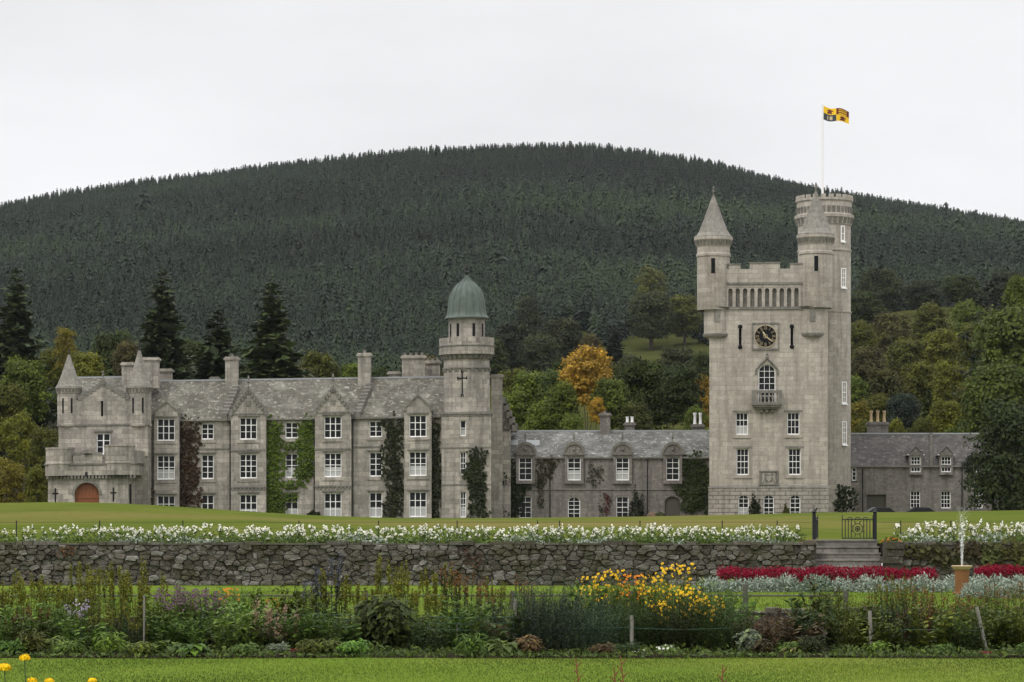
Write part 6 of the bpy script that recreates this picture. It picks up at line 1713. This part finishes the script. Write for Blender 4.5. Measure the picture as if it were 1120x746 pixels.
car(1010, 268, 'dark car roof showing over the lawn below the first pointed dormer', (0.022, 0.022, 0.026), 0.0)

# ---- rail fence on the lower lawn and stakes in the border
rf = empty('rail_fence', (0, 58.5, 0.3)); tag(rf, uniq('low dark rail on grey posts crossing the lower lawn'), 'fence')
zrl = PZ(651.5, 58.5)-0.3
b = MB(); b.tube((-15, 0, zrl), (PX(925, 58.5), 0, zrl), 0.02, 6); b.build('rail', M['darkwood'], rf)
for p in (-80, 92, 237, 400, 560, 690, 815, 925):
    b = MB(); x_ = PX(p, 58.5); b.box(x_-0.05, x_+0.05, -0.05, 0.05, -0.1, PZ(639, 58.5)-0.3 if p == 815 else zrl+0.1); b.build('post', M['darkwood'], rf)
def stake(px, top, d, r, label, lean=0.0, mat='wood', base=0.05):
    b = MB(); h = PZ(top, d)-base; b.tube((0, 0, -0.05), (lean, 0.03, h), r, 10, 0, r*0.94)
    tag(b.build('wooden_stake', M[mat], None, 0, (PX(px, d), d, base)), uniq(label), 'stake')
stake(157.5, 651, 46.2, 0.017, 'thin grey stake among the tall plants at the left')
stake(691, 673, 45.0, 0.034, 'thick grey stake below the yellow flowers')
stake(953.5, 668, 45.0, 0.034, 'upright pale stake in the right part of the border', -0.03)
stake(1080, 664, 45.0, 0.03, 'leaning pale stake near the right edge of the border', -0.17)
stake(563.5, 655, 46.0, 0.03, 'slim weathered stake left of the dark feathery bush')
stake(500, 683, 45.2, 0.015, 'short pale stake in the middle of the border')
stake(817, 650, 50.0, 0.03, 'thin dark stake behind the border right of the yellow flowers', 0, 'darkwood')
def twine(px0, px1, py, d, label, rows_=(0,), sag=0.04):
    b = MB(); x0_, x1_ = PX(px0, d), PX(px1, d); c = (x0_+x1_)/2
    for r in rows_:
        z = PZ(py, d)-r-0.05; n = 10
        for i in range(n):
            f = lambda t: (x0_+(x1_-x0_)*t-c, 0.03*math.sin(t*9), z-sag*math.sin(PI*t))
            b.tube(f(i/n), f((i+1)/n), 0.0035, 5)
    if len(rows_) > 1:
        k = int((x1_-x0_)/0.16)
        for i in range(k+1): x_ = x0_+(x1_-x0_)*i/k-c; b.tube((x_, 0, PZ(py, d)-rows_[0]-0.05-sag*math.sin(PI*i/k)), (x_, 0, PZ(py, d)-rows_[-1]-0.05-sag*math.sin(PI*i/k)), 0.0025, 4)
    tag(b.build('plant_netting' if len(rows_) > 1 else 'twine', M['twine'], None, 0, (c, d, 0.05)), uniq(label), 'netting' if len(rows_) > 1 else 'twine')
twine(300, 386, 672, 44.9, 'strip of green plant netting left of the broad-leaved bush', (0, 0.1, 0.2), 0.0)
twine(468, 562, 674, 44.9, 'strip of green plant netting right of the broad-leaved bush', (0, 0.1, 0.2), 0.03)
twine(953, 1078, 690, 44.9, 'pale twine stretched between the two right-hand stakes', (0,), -0.02)
twine(690, 800, 687, 44.9, 'pale twine running right from the thick grey stake', (0,), 0.02)
twine(575, 690, 686, 44.9, 'pale twine running left from the thick grey stake', (0,), 0.02)

# ---- two garden pots by the low range door
for px, l in ((713, 'terracotta tub of pink flowers left of the low range door'), (722, 'small terracotta tub beside the low range door')):
    d = 276.5; zb = float(terrace_z(PX(px, d), d)); t = empty('flower_tub', (PX(px, d), d, zb)); tag(t, uniq(l), 'flowerpot')
    b = MB(); b.lathe(0, 0, [(0.28, 0), (0.42, 0.5), (0.46, 0.52), (0.46, 0.6), (0.36, 0.6), (0.34, 0.5)], 16); b.build('tub', M['terracotta'], t)
    n = 160; d_ = rdir(n); d_[:, 2] = np.abs(d_[:, 2]); q = QB(); q.add(leaves(d_*[0.5, 0.5, 0.5]+[0, 0, 0.55], d_, 0.16, 0.12), NR.uniform(size=n)); link('plant', q.mesh('plant', M['f_pink'] if px == 713 else M['leaf']), t, color=(0.05, 0.07, 0.02))

# ================================================================ the flower border
def P_stems(seed, n, h, spread, leafL, leafW, per, lo=0.1, hi=0.9, fl=None, lean=0.12, stemw=0.012, pitch=0.3, hv=0.2):
    """many upright stems with leaves; fl = (count per stem, petal size, from, to, width) -> flower mesh"""
    g = np.random.default_rng(seed); q = QB(); f = QB()
    for i in range(n):
        a = g.uniform(0, 2*PI); r = spread*math.sqrt(g.uniform(0, 1)); bx, by = r*math.cos(a), r*math.sin(a)*0.8
        H = h*(1-hv+2*hv*g.uniform()); tx, ty = bx*0.5+g.normal()*lean*H*0.5, by*0.4+g.normal()*lean*H*0.4
        Pz = lambda t: np.stack([bx+tx*t**1.4, by+ty*t**1.4, H*t], -1)
        ts = np.linspace(0, 1, 5); S_ = Pz(ts)
        ww = stemw*np.array([1, 0.9, 0.8, 0.65, 0.4])/2
        for ax in ([1, 0, 0], [0, 1, 0]):
            A = S_ - np.array(ax)*ww[:, None]; B = S_ + np.array(ax)*ww[:, None]
            q.add(np.stack([A[:-1], B[:-1], B[1:], A[1:]], 1), g.uniform(0.2, 0.6))
        if per:
            t = np.sort(g.uniform(lo, hi, per)); C = Pz(t); an = g.uniform(0, 2*PI, per)
            al = np.stack([np.cos(an), np.sin(an), np.full(per, pitch)+g.normal(size=per)*0.25], 1); L = leafL*g.uniform(0.6, 1.3, per)*(1.15-0.6*t)
            N = np.stack([-np.cos(an)*0.5, -np.sin(an)*0.5, np.ones(per)], 1)+g.normal(size=(per, 3))*0.35
            C = C + unit(al)*L[:, None]*0.5
            q.add(leaves(C, N, L, L*leafW, al, g), np.clip(g.uniform(0.0, 0.9, per)+0.1*t, 0, 1))
        if fl:
            k, ps, f0, f1, fw = fl; t = g.uniform(f0, f1, k); C = Pz(t)+g.normal(size=(k, 3))*[fw, fw, fw*0.5]; L = ps*g.uniform(0.6, 1.3, k)
            f.add(leaves(C, rdir(k, g)+[0, -0.6, 0.5], L, L*0.7, rg=g), g.uniform(0, 1, k))
    return q, (f if fl else None)

def P_broad(seed, n, r, h, L0, W0, arch=0.5):
    """a rosette of arching broad leaves"""
    g = np.random.default_rng(seed); q = QB()
    for i in range(n):
        a = g.uniform(0, 2*PI); e = g.uniform(0.2, 1.0); L = L0*g.uniform(0.7, 1.2); st = r*g.uniform(0.2, 0.8)
        d = np.array([math.cos(a), math.sin(a), 0]); s = np.array([-d[1], d[0], 0])
        c0 = d*st + [0, 0, h*e*g.uniform(0.55, 1.0)]; pts = []
        for t in (0, 0.35, 0.7, 1.0): pts.append(c0 + d*L*t + np.array([0, 0, L*(0.45*t - arch*1.3*t*t)]))
        w = np.array([0.25, 1.0, 0.8, 0.05])*W0*L/2
        V = []
        for j in range(3):
            for sd in (-1, 1):
                m0, m1 = pts[j], pts[j+1]; up = np.array([0, 0, 0.18])
                quad = [m0, m1, m1+s*sd*w[j+1]+up*w[j+1], m0+s*sd*w[j]+up*w[j]]
                V.append(quad if sd > 0 else quad[::-1])
        q.add(np.array(V), g.uniform(0, 1))
        b = 0.006; q.add(np.array([[c0*[0.2, 0.2, 0]-s*b, c0*[0.2, 0.2, 0]+s*b, c0+s*b, c0-s*b]]), 0.3)
    return q, None

def P_bush(seed, n, r, h, L0, W0, fl=None, nl=9):
    g = np.random.default_rng(seed); q = QB(); f = QB()
    for i in range(nl):
        a = i*2.4; c = np.array([r*0.55*math.cos(a)*g.uniform(0.3, 1), r*0.45*math.sin(a)*g.uniform(0.3, 1), h*(0.3+0.45*(i/nl))])
        m = n//nl; d = rdir(m, g); P = c + d*g.uniform(0.6, 1.05, m)[:, None]*[r*0.52, r*0.45, h*0.32]; P[:, 2] = np.abs(P[:, 2])
        L = L0*g.uniform(0.6, 1.3, m); al = d*[1, 1, 0.2]+[0, 0, -0.15]
        q.add(leaves(P, d*0.5+rdir(m, g)*0.5+[0, -0.2, 0.6], L, L*W0, al, g), g.uniform(0, 1, m))
        if fl:
            m = fl[0]//nl; d = rdir(m, g); d[:, 2] = np.abs(d[:, 2]); P = c + d*g.uniform(0.95, 1.12, m)[:, None]*[r*0.52, r*0.45, h*0.34]; L = fl[1]*g.uniform(0.7, 1.3, m)
            f.add(leaves(P, d+[0, -0.4, 0.4], L, L*0.85, rg=g), g.uniform(0, 1, m))
    return q, (f if fl else None)

def P_daisy(seed, n, h, spread, per, heads):
    """tall leafy stems and the places of their open flower heads"""
    g = np.random.default_rng(seed); q, _ = P_stems(seed, n, h*0.92, spread, 0.13, 0.34, per, 0.15, 0.95, None, 0.1, 0.012, 0.2, 0.12); pts = []
    for i in range(heads):
        a = g.uniform(0, 2*PI); r = spread*1.1*math.sqrt(g.uniform(0, 1))
        pts.append((r*math.cos(a), r*math.sin(a)*0.8, h*(0.5+0.53*g.uniform()**0.55), g.uniform(0.7, 1.2), g.normal()*0.5))
    return q, pts
def head_mesh(seed, petal, size=0.045):
    g = np.random.default_rng(seed); f = QB(); nrm = unit(np.array([0, -0.75, 0.6])); t = unit(np.cross(nrm, [0.3, 0.2, 1])); b = np.cross(nrm, t)
    for k in range(8):
        th = 2*PI*k/8; u = t*math.cos(th)+b*math.sin(th); w = np.cross(nrm, u); S_ = size*g.uniform(0.85, 1.15)
        f.add(np.array([[u*S_*0.08, u*S_*0.42+w*S_*0.19, u*S_*0.64-nrm*S_*g.uniform(0.05, 0.25), u*S_*0.42-w*S_*0.19]]), g.uniform(0.2, 1))
    f.add(np.array([[t*size*.15+nrm*.006, b*size*.15+nrm*.012, -t*size*.15+nrm*.006, -b*size*.15+nrm*.006]]), 0.3, 1)
    return f.mesh('flower_head', [M[petal], M['f_brown']])
HEADS = {'f_yellow': [head_mesh(60+i, 'f_yellow') for i in range(3)], 'f_orange': [head_mesh(70+i, 'f_orange') for i in range(3)]}

KP = {}   # kind -> list of (foliage mesh, flower mesh)
def defkind(k, gens, fm_=None):
    out = []
    for q, f in gens:
        out.append((q.mesh(k, M['leaf']), f.mesh('flowers', fm_) if f is not None else None))
    KP[k] = out
defkind('tall_perennial', [P_stems(s, 10, 1.08, 0.25, 0.095, 0.27, 74, 0.04, 0.97, (40, 0.04, 0.72, 1.0, 0.014), 0.04, 0.012, 0.7, 0.14) for s in (21, 22, 23)], M['f_olive'])
defkind('seedhead_perennial', [P_stems(s, 8, 1.1, 0.24, 0.1, 0.28, 60, 0.04, 0.9, (26, 0.034, 0.76, 1.0, 0.014), 0.05, 0.012, 0.7, 0.14) for s in (24, 25)], M['f_brown'])
defkind('blue_perennial', [P_stems(26, 9, 1.1, 0.22, 0.11, 0.3, 60, 0.04, 0.9, (36, 0.034, 0.78, 1.0, 0.016), 0.04, 0.012, 0.7)], M['f_blue'])
defkind('mauve_perennial', [P_stems(27, 30, 0.92, 0.32, 0.11, 0.3, 22, 0.08, 0.85, (14, 0.045, 0.82, 1.0, 0.04), 0.1)], M['f_purple'])
defkind('lilac_perennial', [P_stems(28, 12, 0.85, 0.18, 0.11, 0.3, 22, 0.08, 0.85, (12, 0.05, 0.9, 1.0, 0.03), 0.07)], M['f_lilac'])
defkind('pink_spire_plant', [P_stems(29, 8, 0.72, 0.16, 0.12, 0.35, 8, 0.05, 0.35, (42, 0.05, 0.3, 1.0, 0.022), 0.07)], M['f_pink'])
defkind('feathery_bush', [P_stems(s, 60, 0.92, 0.38, 0.075, 0.22, 52, 0.05, 1.0, None, 0.16, 0.008, 0.6, 0.25) for s in (30, 31)])
defkind('leafy_perennial', [P_stems(32, 22, 0.78, 0.28, 0.17, 0.4, 22, 0.05, 1.0, None, 0.16, 0.01, 0.3, 0.28), P_stems(33, 26, 0.78, 0.3, 0.12, 0.2, 34, 0.05, 1.0, None, 0.12, 0.01, 0.7, 0.28), P_stems(34, 16, 0.78, 0.28, 0.2, 0.5, 18, 0.05, 1.0, None, 0.14, 0.01, 0.1, 0.28)])
defkind('red_stem_perennial', [P_stems(35, 22, 0.84, 0.26, 0.1, 0.28, 22, 0.1, 0.95, (7, 0.035, 0.8, 1.0, 0.02), 0.12)], M['f_brown'])
DAISY = {'yellow_daisy': [P_daisy(s, 22, 1.12, 0.36, 26, 62) for s in (36, 37)], 'yellow_daisy_low': [P_daisy(s, 20, 0.98, 0.32, 24, 60) for s in (38, 39)], 'orange_daisy': [P_daisy(40, 18, 1.05, 0.3, 22, 44)]}
for k in DAISY: KP[k] = [(q.mesh(k, M['leaf']), p) for q, p in DAISY[k]]
defkind('hosta', [P_broad(s, 46, 0.24, 0.22, 0.26, 0.6) for s in (41, 42)])
defkind('large_leaf_plant', [P_broad(43, 40, 0.3, 0.62, 0.32, 0.62, 0.4)])
defkind('broad_bush', [P_bush(44, 1500, 0.52, 0.78, 0.15, 0.42, None, 14)])
defkind('low_leafy_plant', [P_bush(45, 420, 0.3, 0.3, 0.1, 0.45), P_bush(46, 480, 0.28, 0.26, 0.075, 0.4), P_bush(47, 420, 0.3, 0.36, 0.12, 0.2)])
defkind('low_flowering_plant', [P_bush(48, 320, 0.26, 0.2, 0.07, 0.45, (90, 0.045))], M['f_red'])
defkind('low_white_plant', [P_bush(49, 300, 0.24, 0.18, 0.08, 0.4, (40, 0.045))], M['f_white'])
defkind('pale_striped_plant', [P_broad(50, 44, 0.12, 0.15, 0.19, 0.26, 0.5)])
CATK = {'hosta': 'hosta', 'broad_bush': 'bush', 'feathery_bush': 'bush', 'yellow_daisy': 'flowers', 'yellow_daisy_low': 'flowers', 'orange_daisy': 'flowers'}
_pi = {}
def plant(kind, px, d, color, label, s=1.0, h=1.0, group=None):
    i = _pi.get(kind, 0); _pi[kind] = i+1
    fm_, fl_ = KP[kind][i % len(KP[kind])]
    z = 0.02 + 0.18*max(0, (d-47.5)/6)
    o = link(kind.replace('_low', '') if kind.startswith('yellow') else kind, fm_, None, (PX(px, d), d, z), rnd.uniform(-0.9, 0.9), (s, s, s*h), color)
    if isinstance(fl_, list):
        hs_ = HEADS['f_orange' if kind == 'orange_daisy' else 'f_yellow']
        for j, p_ in enumerate(fl_):
            hd = link('flower_head', hs_[j % 3], o, p_[:3], p_[4], (p_[3], p_[3], p_[3]/h))
    elif fl_: tag(link('flowers', fl_, o), None, None, None, 'stuff')
    tag(o, uniq(label), CATK.get(kind, 'plant'), group)
    return o

LM = [(-12, 'at the left frame edge'), (12, 'near the left frame edge'), (34, 'left of the porch'), (60, 'below the left turret'), (80, 'below the porch door\'s left jamb'), (97, 'below the porch door'), (122, 'below the porch cross loop'), (150, 'below the right entrance turret'),
      (182, 'below the first window column'), (206, 'below the russet creeper'), (227, 'below the second window column'), (250, 'below the slim left chimney'), (272, 'below the first steep gable'), (297, 'below the bright creeper\'s left half'), (320, 'below the window inside the bright creeper'),
      (342, 'below the bright creeper\'s right edge'), (364, 'below the second steep gable'), (388, 'below the drainpipe beside the second steep gable'), (411, 'below the sixth window column'), (432, 'below the dark hanging creeper'), (457, 'below the last gable'), (478, 'below the corner creeper'), (500, 'below the domed tower\'s left edge'), (520, 'below the dome'),
      (545, 'below the ivy right of the domed tower'), (575, 'below the first round dormer'), (600, 'below the gap after the first round dormer'), (628, 'below the second round dormer'), (655, 'below the slim chimney of the low range'), (681, 'below the third round dormer'), (708, 'below the drainpipe of the low range'), (735, 'below the fourth round dormer'),
      (762, 'below the low range ivy'), (790, 'below the clock tower\'s left edge'), (812, 'below the clock tower\'s left windows'), (839, 'below the clock'), (868, 'below the clock tower\'s right windows'), (893, 'below the gate\'s left post'), (918, 'below the middle of the steps'), (940, 'below the iron gate'), (962, 'below the buff chimney pots'),
      (985, 'below the end of the gate fence'), (1008, 'below the first pointed dormer'), (1034, 'below the second pointed dormer'), (1055, 'below the fountain'), (1078, 'beside the leaning stake'), (1102, 'right of the leaning stake'), (1128, 'at the right frame edge')]
C_DK = (0.052, 0.078, 0.026); C_GR = (0.085, 0.135, 0.03); C_OL = (0.088, 0.112, 0.022); C_BR = (0.08, 0.058, 0.03); C_BG = (0.05, 0.07, 0.046); C_LI = (0.1, 0.14, 0.04); C_RD = (0.08, 0.03, 0.02); C_YG = (0.095, 0.11, 0.024); C_PK = (0.1, 0.085, 0.05)
WORD = {'tall_perennial': 'tall olive-tipped plant', 'seedhead_perennial': 'tall brown-tipped plant', 'blue_perennial': 'tall blue-grey spiky plant', 'feathery_bush': 'dark feathery bush', 'leafy_perennial': 'leafy green plant', 'red_stem_perennial': 'reddish-stemmed plant', 'low_leafy_plant': 'low leafy plant', 'hosta': 'broad-leaved hosta', 'low_flowering_plant': 'low red-flowered plant', 'low_white_plant': 'low pale-flowered plant', 'mauve_perennial': 'mauve-topped plant'}
def row(name, d, choose, off=0):
    for px, lm in LM:
        r = choose(px)
        if not r: continue
        k, c, s, h = r
        v_ = rnd.choice([0.5, 0.7, 0.9, 1.1, 1.35]); c = tuple(x*v_*rnd.uniform(0.88, 1.12) for x in c)
        plant(k, px + off + rnd.uniform(-7, 7), d + rnd.uniform(-0.35, 0.35), c, f"{WORD[k]} in the {name} row, {lm}", s*rnd.uniform(0.85, 1.15), h*rnd.uniform(0.72, 1.16), f"{name} row border plants")
def back(px):
    if 55 < px < 165: return ('tall_perennial', C_OL, 1.0, 1.04)
    if 225 < px < 290 or 165 < px < 225: return ('leafy_perennial', C_GR, 1.0, 1.0)
    if 320 < px < 360: return ('blue_perennial', C_BG, 1.0, 1.04)
    if 360 < px < 480: return ('tall_perennial', (0.1, 0.12, 0.02), 1.0, 1.03)
    if 480 < px < 560: return (('tall_perennial', C_GR, 0.95, 1.03) if int(px) % 2 else ('seedhead_perennial', C_DK, 1.0, 1.05))
    if 560 < px < 600: return ('seedhead_perennial', C_BG, 1.0, 0.98)
    if 600 < px < 800: return ('leafy_perennial', C_GR, 1.0, 1.1)
    if 800 < px < 885: return None
    if px < 60: return ('tall_perennial', C_OL, 0.95, 0.93)
    if px > 960: return ('red_stem_perennial', C_GR, 1.0, 1.02) if int(px) % 3 else ('seedhead_perennial', C_OL, 1.0, 0.9)
    return ('leafy_perennial', C_OL, 0.95, 1.05)
def mid(px):
    if px < 60: return ('leafy_perennial', C_GR, 1.0, 0.85)
    if 85 < px < 165: return ('tall_perennial', C_DK, 0.85, 0.86)
    if 565 < px < 660: return ('feathery_bush', C_BG, 1.05, 0.9)
    if 660 < px < 800: return ('feathery_bush', C_DK, 1.0, 0.8)
    if 800 < px < 890: return ('leafy_perennial', C_BR, 0.95, 0.66)
    if px >= 890: return ('leafy_perennial', C_DK if int(px) % 2 else C_OL, 1.0, 0.92)
    if 395 < px < 450: return None
    return ('leafy_perennial', C_DK if int(px) % 2 else C_GR, 1.0, 0.8)
def front(px):
    i = int(px)
    if rnd.random() < 0.36 and not 160 < px < 215: return None
    if 395 < px < 450 or 540 < px < 560 : return None
    if 160 < px < 215: return ('hosta', C_GR, 1.0, 1.0)
    if 930 < px < 1040: return ('hosta', C_GR, 0.85, 1.0) if i % 2 else ('low_leafy_plant', C_GR, 1.0, 0.9)
    if 245 < px < 262 or 770 < px < 800: return ('low_flowering_plant', C_RD, 1.0, 0.8)
    if 700 < px < 770: return ('low_white_plant', C_GR, 1.0, 0.8)
    return ('low_leafy_plant', [C_GR, C_DK, C_OL, C_BR][i % 4], 1.0, 0.9)
row('back', 48.2, back, -6); row('fourth', 47.3, back, 6); row('third', 46.5, mid, -6); row('second', 45.2, mid, 6); row('front', 44.25, front)

# single plants that stand out
S1 = [('broad_bush', 420, 45.4, (0.045, 0.062, 0.02), 'rounded bush of large pointed leaves below the sixth window column', 1.12, 1.08),
 ('hosta', 549, 44.3, C_LI, 'pale green striped hosta at the front below the ivy beside the domed tower', 0.95, 1.15),
 ('large_leaf_plant', 262, 46.4, (0.085, 0.12, 0.05), 'plant with big light green leaves left of the pink spires', 1.0, 1.05),
 ('large_leaf_plant', 343, 45.0, (0.03, 0.045, 0.02), 'dark drooping plant with a few huge leaves left of the broad-leaved bush', 0.9, 0.55),
 ('mauve_perennial', 196, 46.5, C_OL, 'mauve flowering clump below the russet creeper', 1.0, 1.0),
 ('mauve_perennial', 222, 46.7, C_DK, 'mauve flowering clump beside the big-leaved plant', 0.95, 1.0),
 ('lilac_perennial', 86, 46.0, C_GR, 'single pale lilac flower cluster at the left of the border', 0.9, 0.98),
 ('pink_spire_plant', 286, 45.2, C_GR, 'dusty pink flower spires right of the big-leaved plant', 1.0, 1.08),
 ('pink_spire_plant', 315, 45.0, C_PK, 'faded pink spires leaning together below the bright creeper', 1.0, 0.95),
 ('red_stem_perennial', 33, 45.4, C_RD, 'rust-coloured leafy plant near the left frame edge', 1.05, 0.75),
 ('red_stem_perennial', 540, 45.6, C_RD, 'dark red leafy plant behind the striped hosta', 0.9, 0.55),
 ('orange_daisy', 252, 48.4, C_GR, 'orange flowers rising above the big-leaved plant', 0.75, 1.18),
 ('orange_daisy', 300, 48.4, C_GR, 'small orange-red flowers behind the pink spires', 0.6, 1.18),
 ('orange_daisy', 215, 48.6, C_GR, 'tiny orange flowers behind the mauve clump', 0.45, 1.18),
 ('yellow_daisy', 648, 47.6, C_OL, 'yellow flowers at the left end of the tall yellow drift', 0.85, 1.22),
 ('yellow_daisy', 668, 47.2, C_OL, 'tallest yellow flowers in front of the wall below slim chimney', 0.95, 1.22),
 ('orange_daisy', 693, 47.0, C_OL, 'orange-yellow flowers above the thick grey stake', 1.0, 1.16),
 ('yellow_daisy', 716, 46.8, C_OL, 'yellow flowers right of the orange-yellow ones', 0.95, 1.14),
 ('yellow_daisy', 738, 46.8, C_OL, 'bright yellow flowers at the top right of the drift', 1.05, 1.2),
 ('yellow_daisy_low', 755, 46.0, C_DK, 'bright yellow flowers low in the middle of the drift', 0.95, 1.1),
 ('yellow_daisy_low', 776, 45.8, C_DK, 'yellow flowers at the lower right end of the drift', 0.9, 1.0),
 ('yellow_daisy_low', 722, 46.0, C_DK, 'scattered yellow flowers low on the left of the drift', 0.85, 0.98),
 ('yellow_daisy_low', 627, 47.0, C_GR, 'small yellow cluster standing alone left of the drift', 0.5, 1.1),
 ('pale_striped_plant', 868, 44.2, (0.2, 0.19, 0.07), 'yellow striped grassy tuft on the front edge below the right tower windows', 1.0, 1.0),
 ('low_flowering_plant', 1076, 44.0, C_RD, 'small orange-red flowered plant at the foot of the leaning stake', 0.55, 0.7),
 ('low_leafy_plant', 820, 44.6, (0.12, 0.15, 0.1), 'grey-green mound below the clock tower left windows', 1.1, 1.2),
 ('low_leafy_plant', 304, 44.4, (0.14, 0.17, 0.12), 'silvery low plant in front of the pink spires', 0.9, 0.9),
 ('low_flowering_plant', 324, 44.4, (0.07, 0.03, 0.03), 'dark red low plant beside the silvery one', 0.7, 0.8),
 ('tall_perennial', 978, 46.6, C_BG, 'dark bluish spiky clump right of the upright pale stake', 0.9, 1.0),
 ('red_stem_perennial', 1004, 46.0, C_RD, 'rust-red stemmed clump below the first pointed dormer', 0.9, 0.98)]
for a in S1: plant(*a)

# leaf litter and ground cover between the plants: uncountable
g = NR; n = 42000; q = QB()
X_ = g.uniform(-20, 20, n); Y_ = 43.62 + 6.5*g.uniform(0, 1, n)**1.3
env = np.clip((Y_-43.7)/1.6, 0, 1)*0.22*(0.6+0.4*np.sin(X_*2.3)*np.sin(X_*5.1+Y_))+0.04
P = np.stack([X_, Y_, g.uniform(0.02, 1, n)*env + 0.03], 1); L = g.uniform(0.05, 0.13, n)
q.add(leaves(P, rdir(n)+[0, -0.3, 0.7], L, L*0.45), g.uniform(0, 1, n))
tag(link('ground_cover', q.mesh('ground_cover', M['leaf']), color=(0.06, 0.088, 0.024)), 'low green ground cover between the border plants', None, None, 'stuff')
# grass blades along the lawn edges and over the front lawn
def blades(name, label, x0, x1, y0, y1, n, h, color, z=0.0):
    g = NR; X_ = g.uniform(x0, x1, n); Y_ = g.uniform(y0, y1, n); H_ = h*g.uniform(0.5, 1.4, n); a = g.uniform(0, PI, n); w = 0.006+0.02*h
    dx, dy = np.cos(a)*w, np.sin(a)*w; lx, ly = g.normal(size=n)*H_*0.4, g.normal(size=n)*H_*0.4
    V = np.stack([np.stack([X_-dx, Y_-dy, np.full(n, z-0.005)], 1), np.stack([X_+dx, Y_+dy, np.full(n, z-0.005)], 1), np.stack([X_+dx*.3+lx, Y_+dy*.3+ly, z+H_], 1), np.stack([X_-dx*.3+lx, Y_-dy*.3+ly, z+H_], 1)], 1)
    q = QB(); q.add(V, np.clip(0.45+0.25*np.sin(X_*0.9+0.4*Y_)+g.normal(size=n)*0.25, 0, 1))
    tag(link(name, q.mesh(name, M['leaf']), color=color), label, None, None, 'stuff')
blades('grass_blades', 'short mown grass blades of the front lawn', -9.5, 9.5, 36.5, 44.1, 60000, 0.02, (0.105, 0.155, 0.024))
blades('grass_blades', 'short mown grass blades of the lower lawn', -13.5, 13.5, 55.5, 73, 40000, 0.04, (0.1, 0.148, 0.023), 0.3)

# foreground flowers close to the camera
def near_flower(px, py, d, label, size, col='f_yellow'):
    z = PZ(py, d); x = PX(px, d); o = empty('yellow_flower', (x, d, 0.0)); tag(o, uniq(label), 'flower', 'yellow flowers close to the camera')
    b = MB(); b.tube((0.05, 0.05, 0), (0.02, 0.02, z*0.5), 0.006, 6); b.tube((0.02, 0.02, z*0.5), (0, 0, z-0.01), 0.006, 6, 0, 0.004)
    st_ = b.build('stem', M['stem_green'], o)
    g = NR; q = QB()
    m = 110; dv = rdir(m); dv[:, 2] = np.abs(dv[:, 2])*1.1-0.25; dv = unit(dv)
    P = dv*size*g.uniform(0.62, 0.78, m)[:, None]*[1, 1, 0.72] + [0, 0, z]
    q.add(leaves(P, dv+rdir(m)*0.35, size*0.5, size*0.4), g.uniform(0, 1, m))
    link('petals', q.mesh('petals', M['f_near']), o)
    q = QB(); m = 16; t = g.uniform(0.1, 0.85, m); P = np.stack([0.03*(1-t), 0.03*(1-t), t*z], 1); al = rdir(m)+[0, 0, 0.4]; L = g.uniform(0.08, 0.16, m)
    q.add(leaves(P+unit(al)*L[:, None]*0.5, rdir(m)+[0, 0, 1], L, L*0.3, al), g.uniform(0, 1, m)); link('leaves', q.mesh('leaves', M['leaf']), o, color=(0.05, 0.08, 0.02))
M['f_near'] = flowermat('golden_petals', (0.86, 0.58, 0.012))
M['stem_green'] = plain('green_stem', (0.06, 0.09, 0.03), 0.7)
near_flower(27, 720, 18, 'yellow flower highest of the few at the bottom left corner', 0.046)
near_flower(5, 731, 18, 'largest yellow flower cut by the left edge at the bottom corner', 0.056)
near_flower(35, 745, 18, 'yellow flower on the bottom edge, left one of a pair', 0.04)
near_flower(54, 745.5, 18, 'yellow flower on the bottom edge, right one of a pair', 0.04)
near_flower(101, 745, 18, 'yellow flower alone on the bottom edge right of the others', 0.037)
def sprig(px0, py0, px1, d, label):
    b = MB(); z = PZ(py0, d); x0, x1 = PX(px0, d), PX(px1, d); c = x1; n = 12
    f = lambda t: ((x0-c)*t**2, 0.1*t, z*t)
    for i in range(n): b.tube(f(i/n), f((i+1)/n), 0.0075*(1-0.5*i/n), 5, 0, 0.0075*(1-0.5*(i+1)/n))
    for i in range(9):
        t = 0.72+0.03*i; p = f(t); s_ = (-1)**i; b.tube(p, (p[0]+s_*0.03, p[1], p[2]+0.035), 0.006, 5, 0, 0.002)
    tag(b.build('red_sprig', M['sprig'], None, 0, (x1, d, 0.0)), uniq(label), 'plant', 'red sprigs close to the camera')
M['sprig'] = plain('rusty_stem', (0.16, 0.06, 0.025), 0.8, var=0.3)
sprig(630, 721, 645, 17, 'thin rusty sprig, left one of the four at the bottom edge')
sprig(672, 731, 682, 17, 'thin rusty sprig short and upright, second from left at the bottom edge')
sprig(679, 718, 694, 17, 'tallest thin rusty sprig at the bottom edge')
sprig(792, 728, 786, 17, 'faint rusty sprig alone at the bottom edge far right of the others')

# ---------------------------------------------------------------- the air
hz = MB(); hz.box(-1050, 1050, -25, 2800, -1.5, 340)
hm = bpy.data.materials.new('haze'); hm.use_nodes = True; t = hm.node_tree; t.nodes.clear()
ho = t.nodes.new('ShaderNodeOutputMaterial'); pv = t.nodes.new('ShaderNodeVolumePrincipled')
pv.inputs['Color'].default_value = (0.86, 0.92, 1.0, 1); pv.inputs['Density'].default_value = 2.0e-5; pv.inputs['Anisotropy'].default_value = 0.0
t.links.new(pv.outputs[0], ho.inputs['Volume'])
tag(hz.build('haze', hm), 'thin bluish haze in the air', None, None, 'stuff')
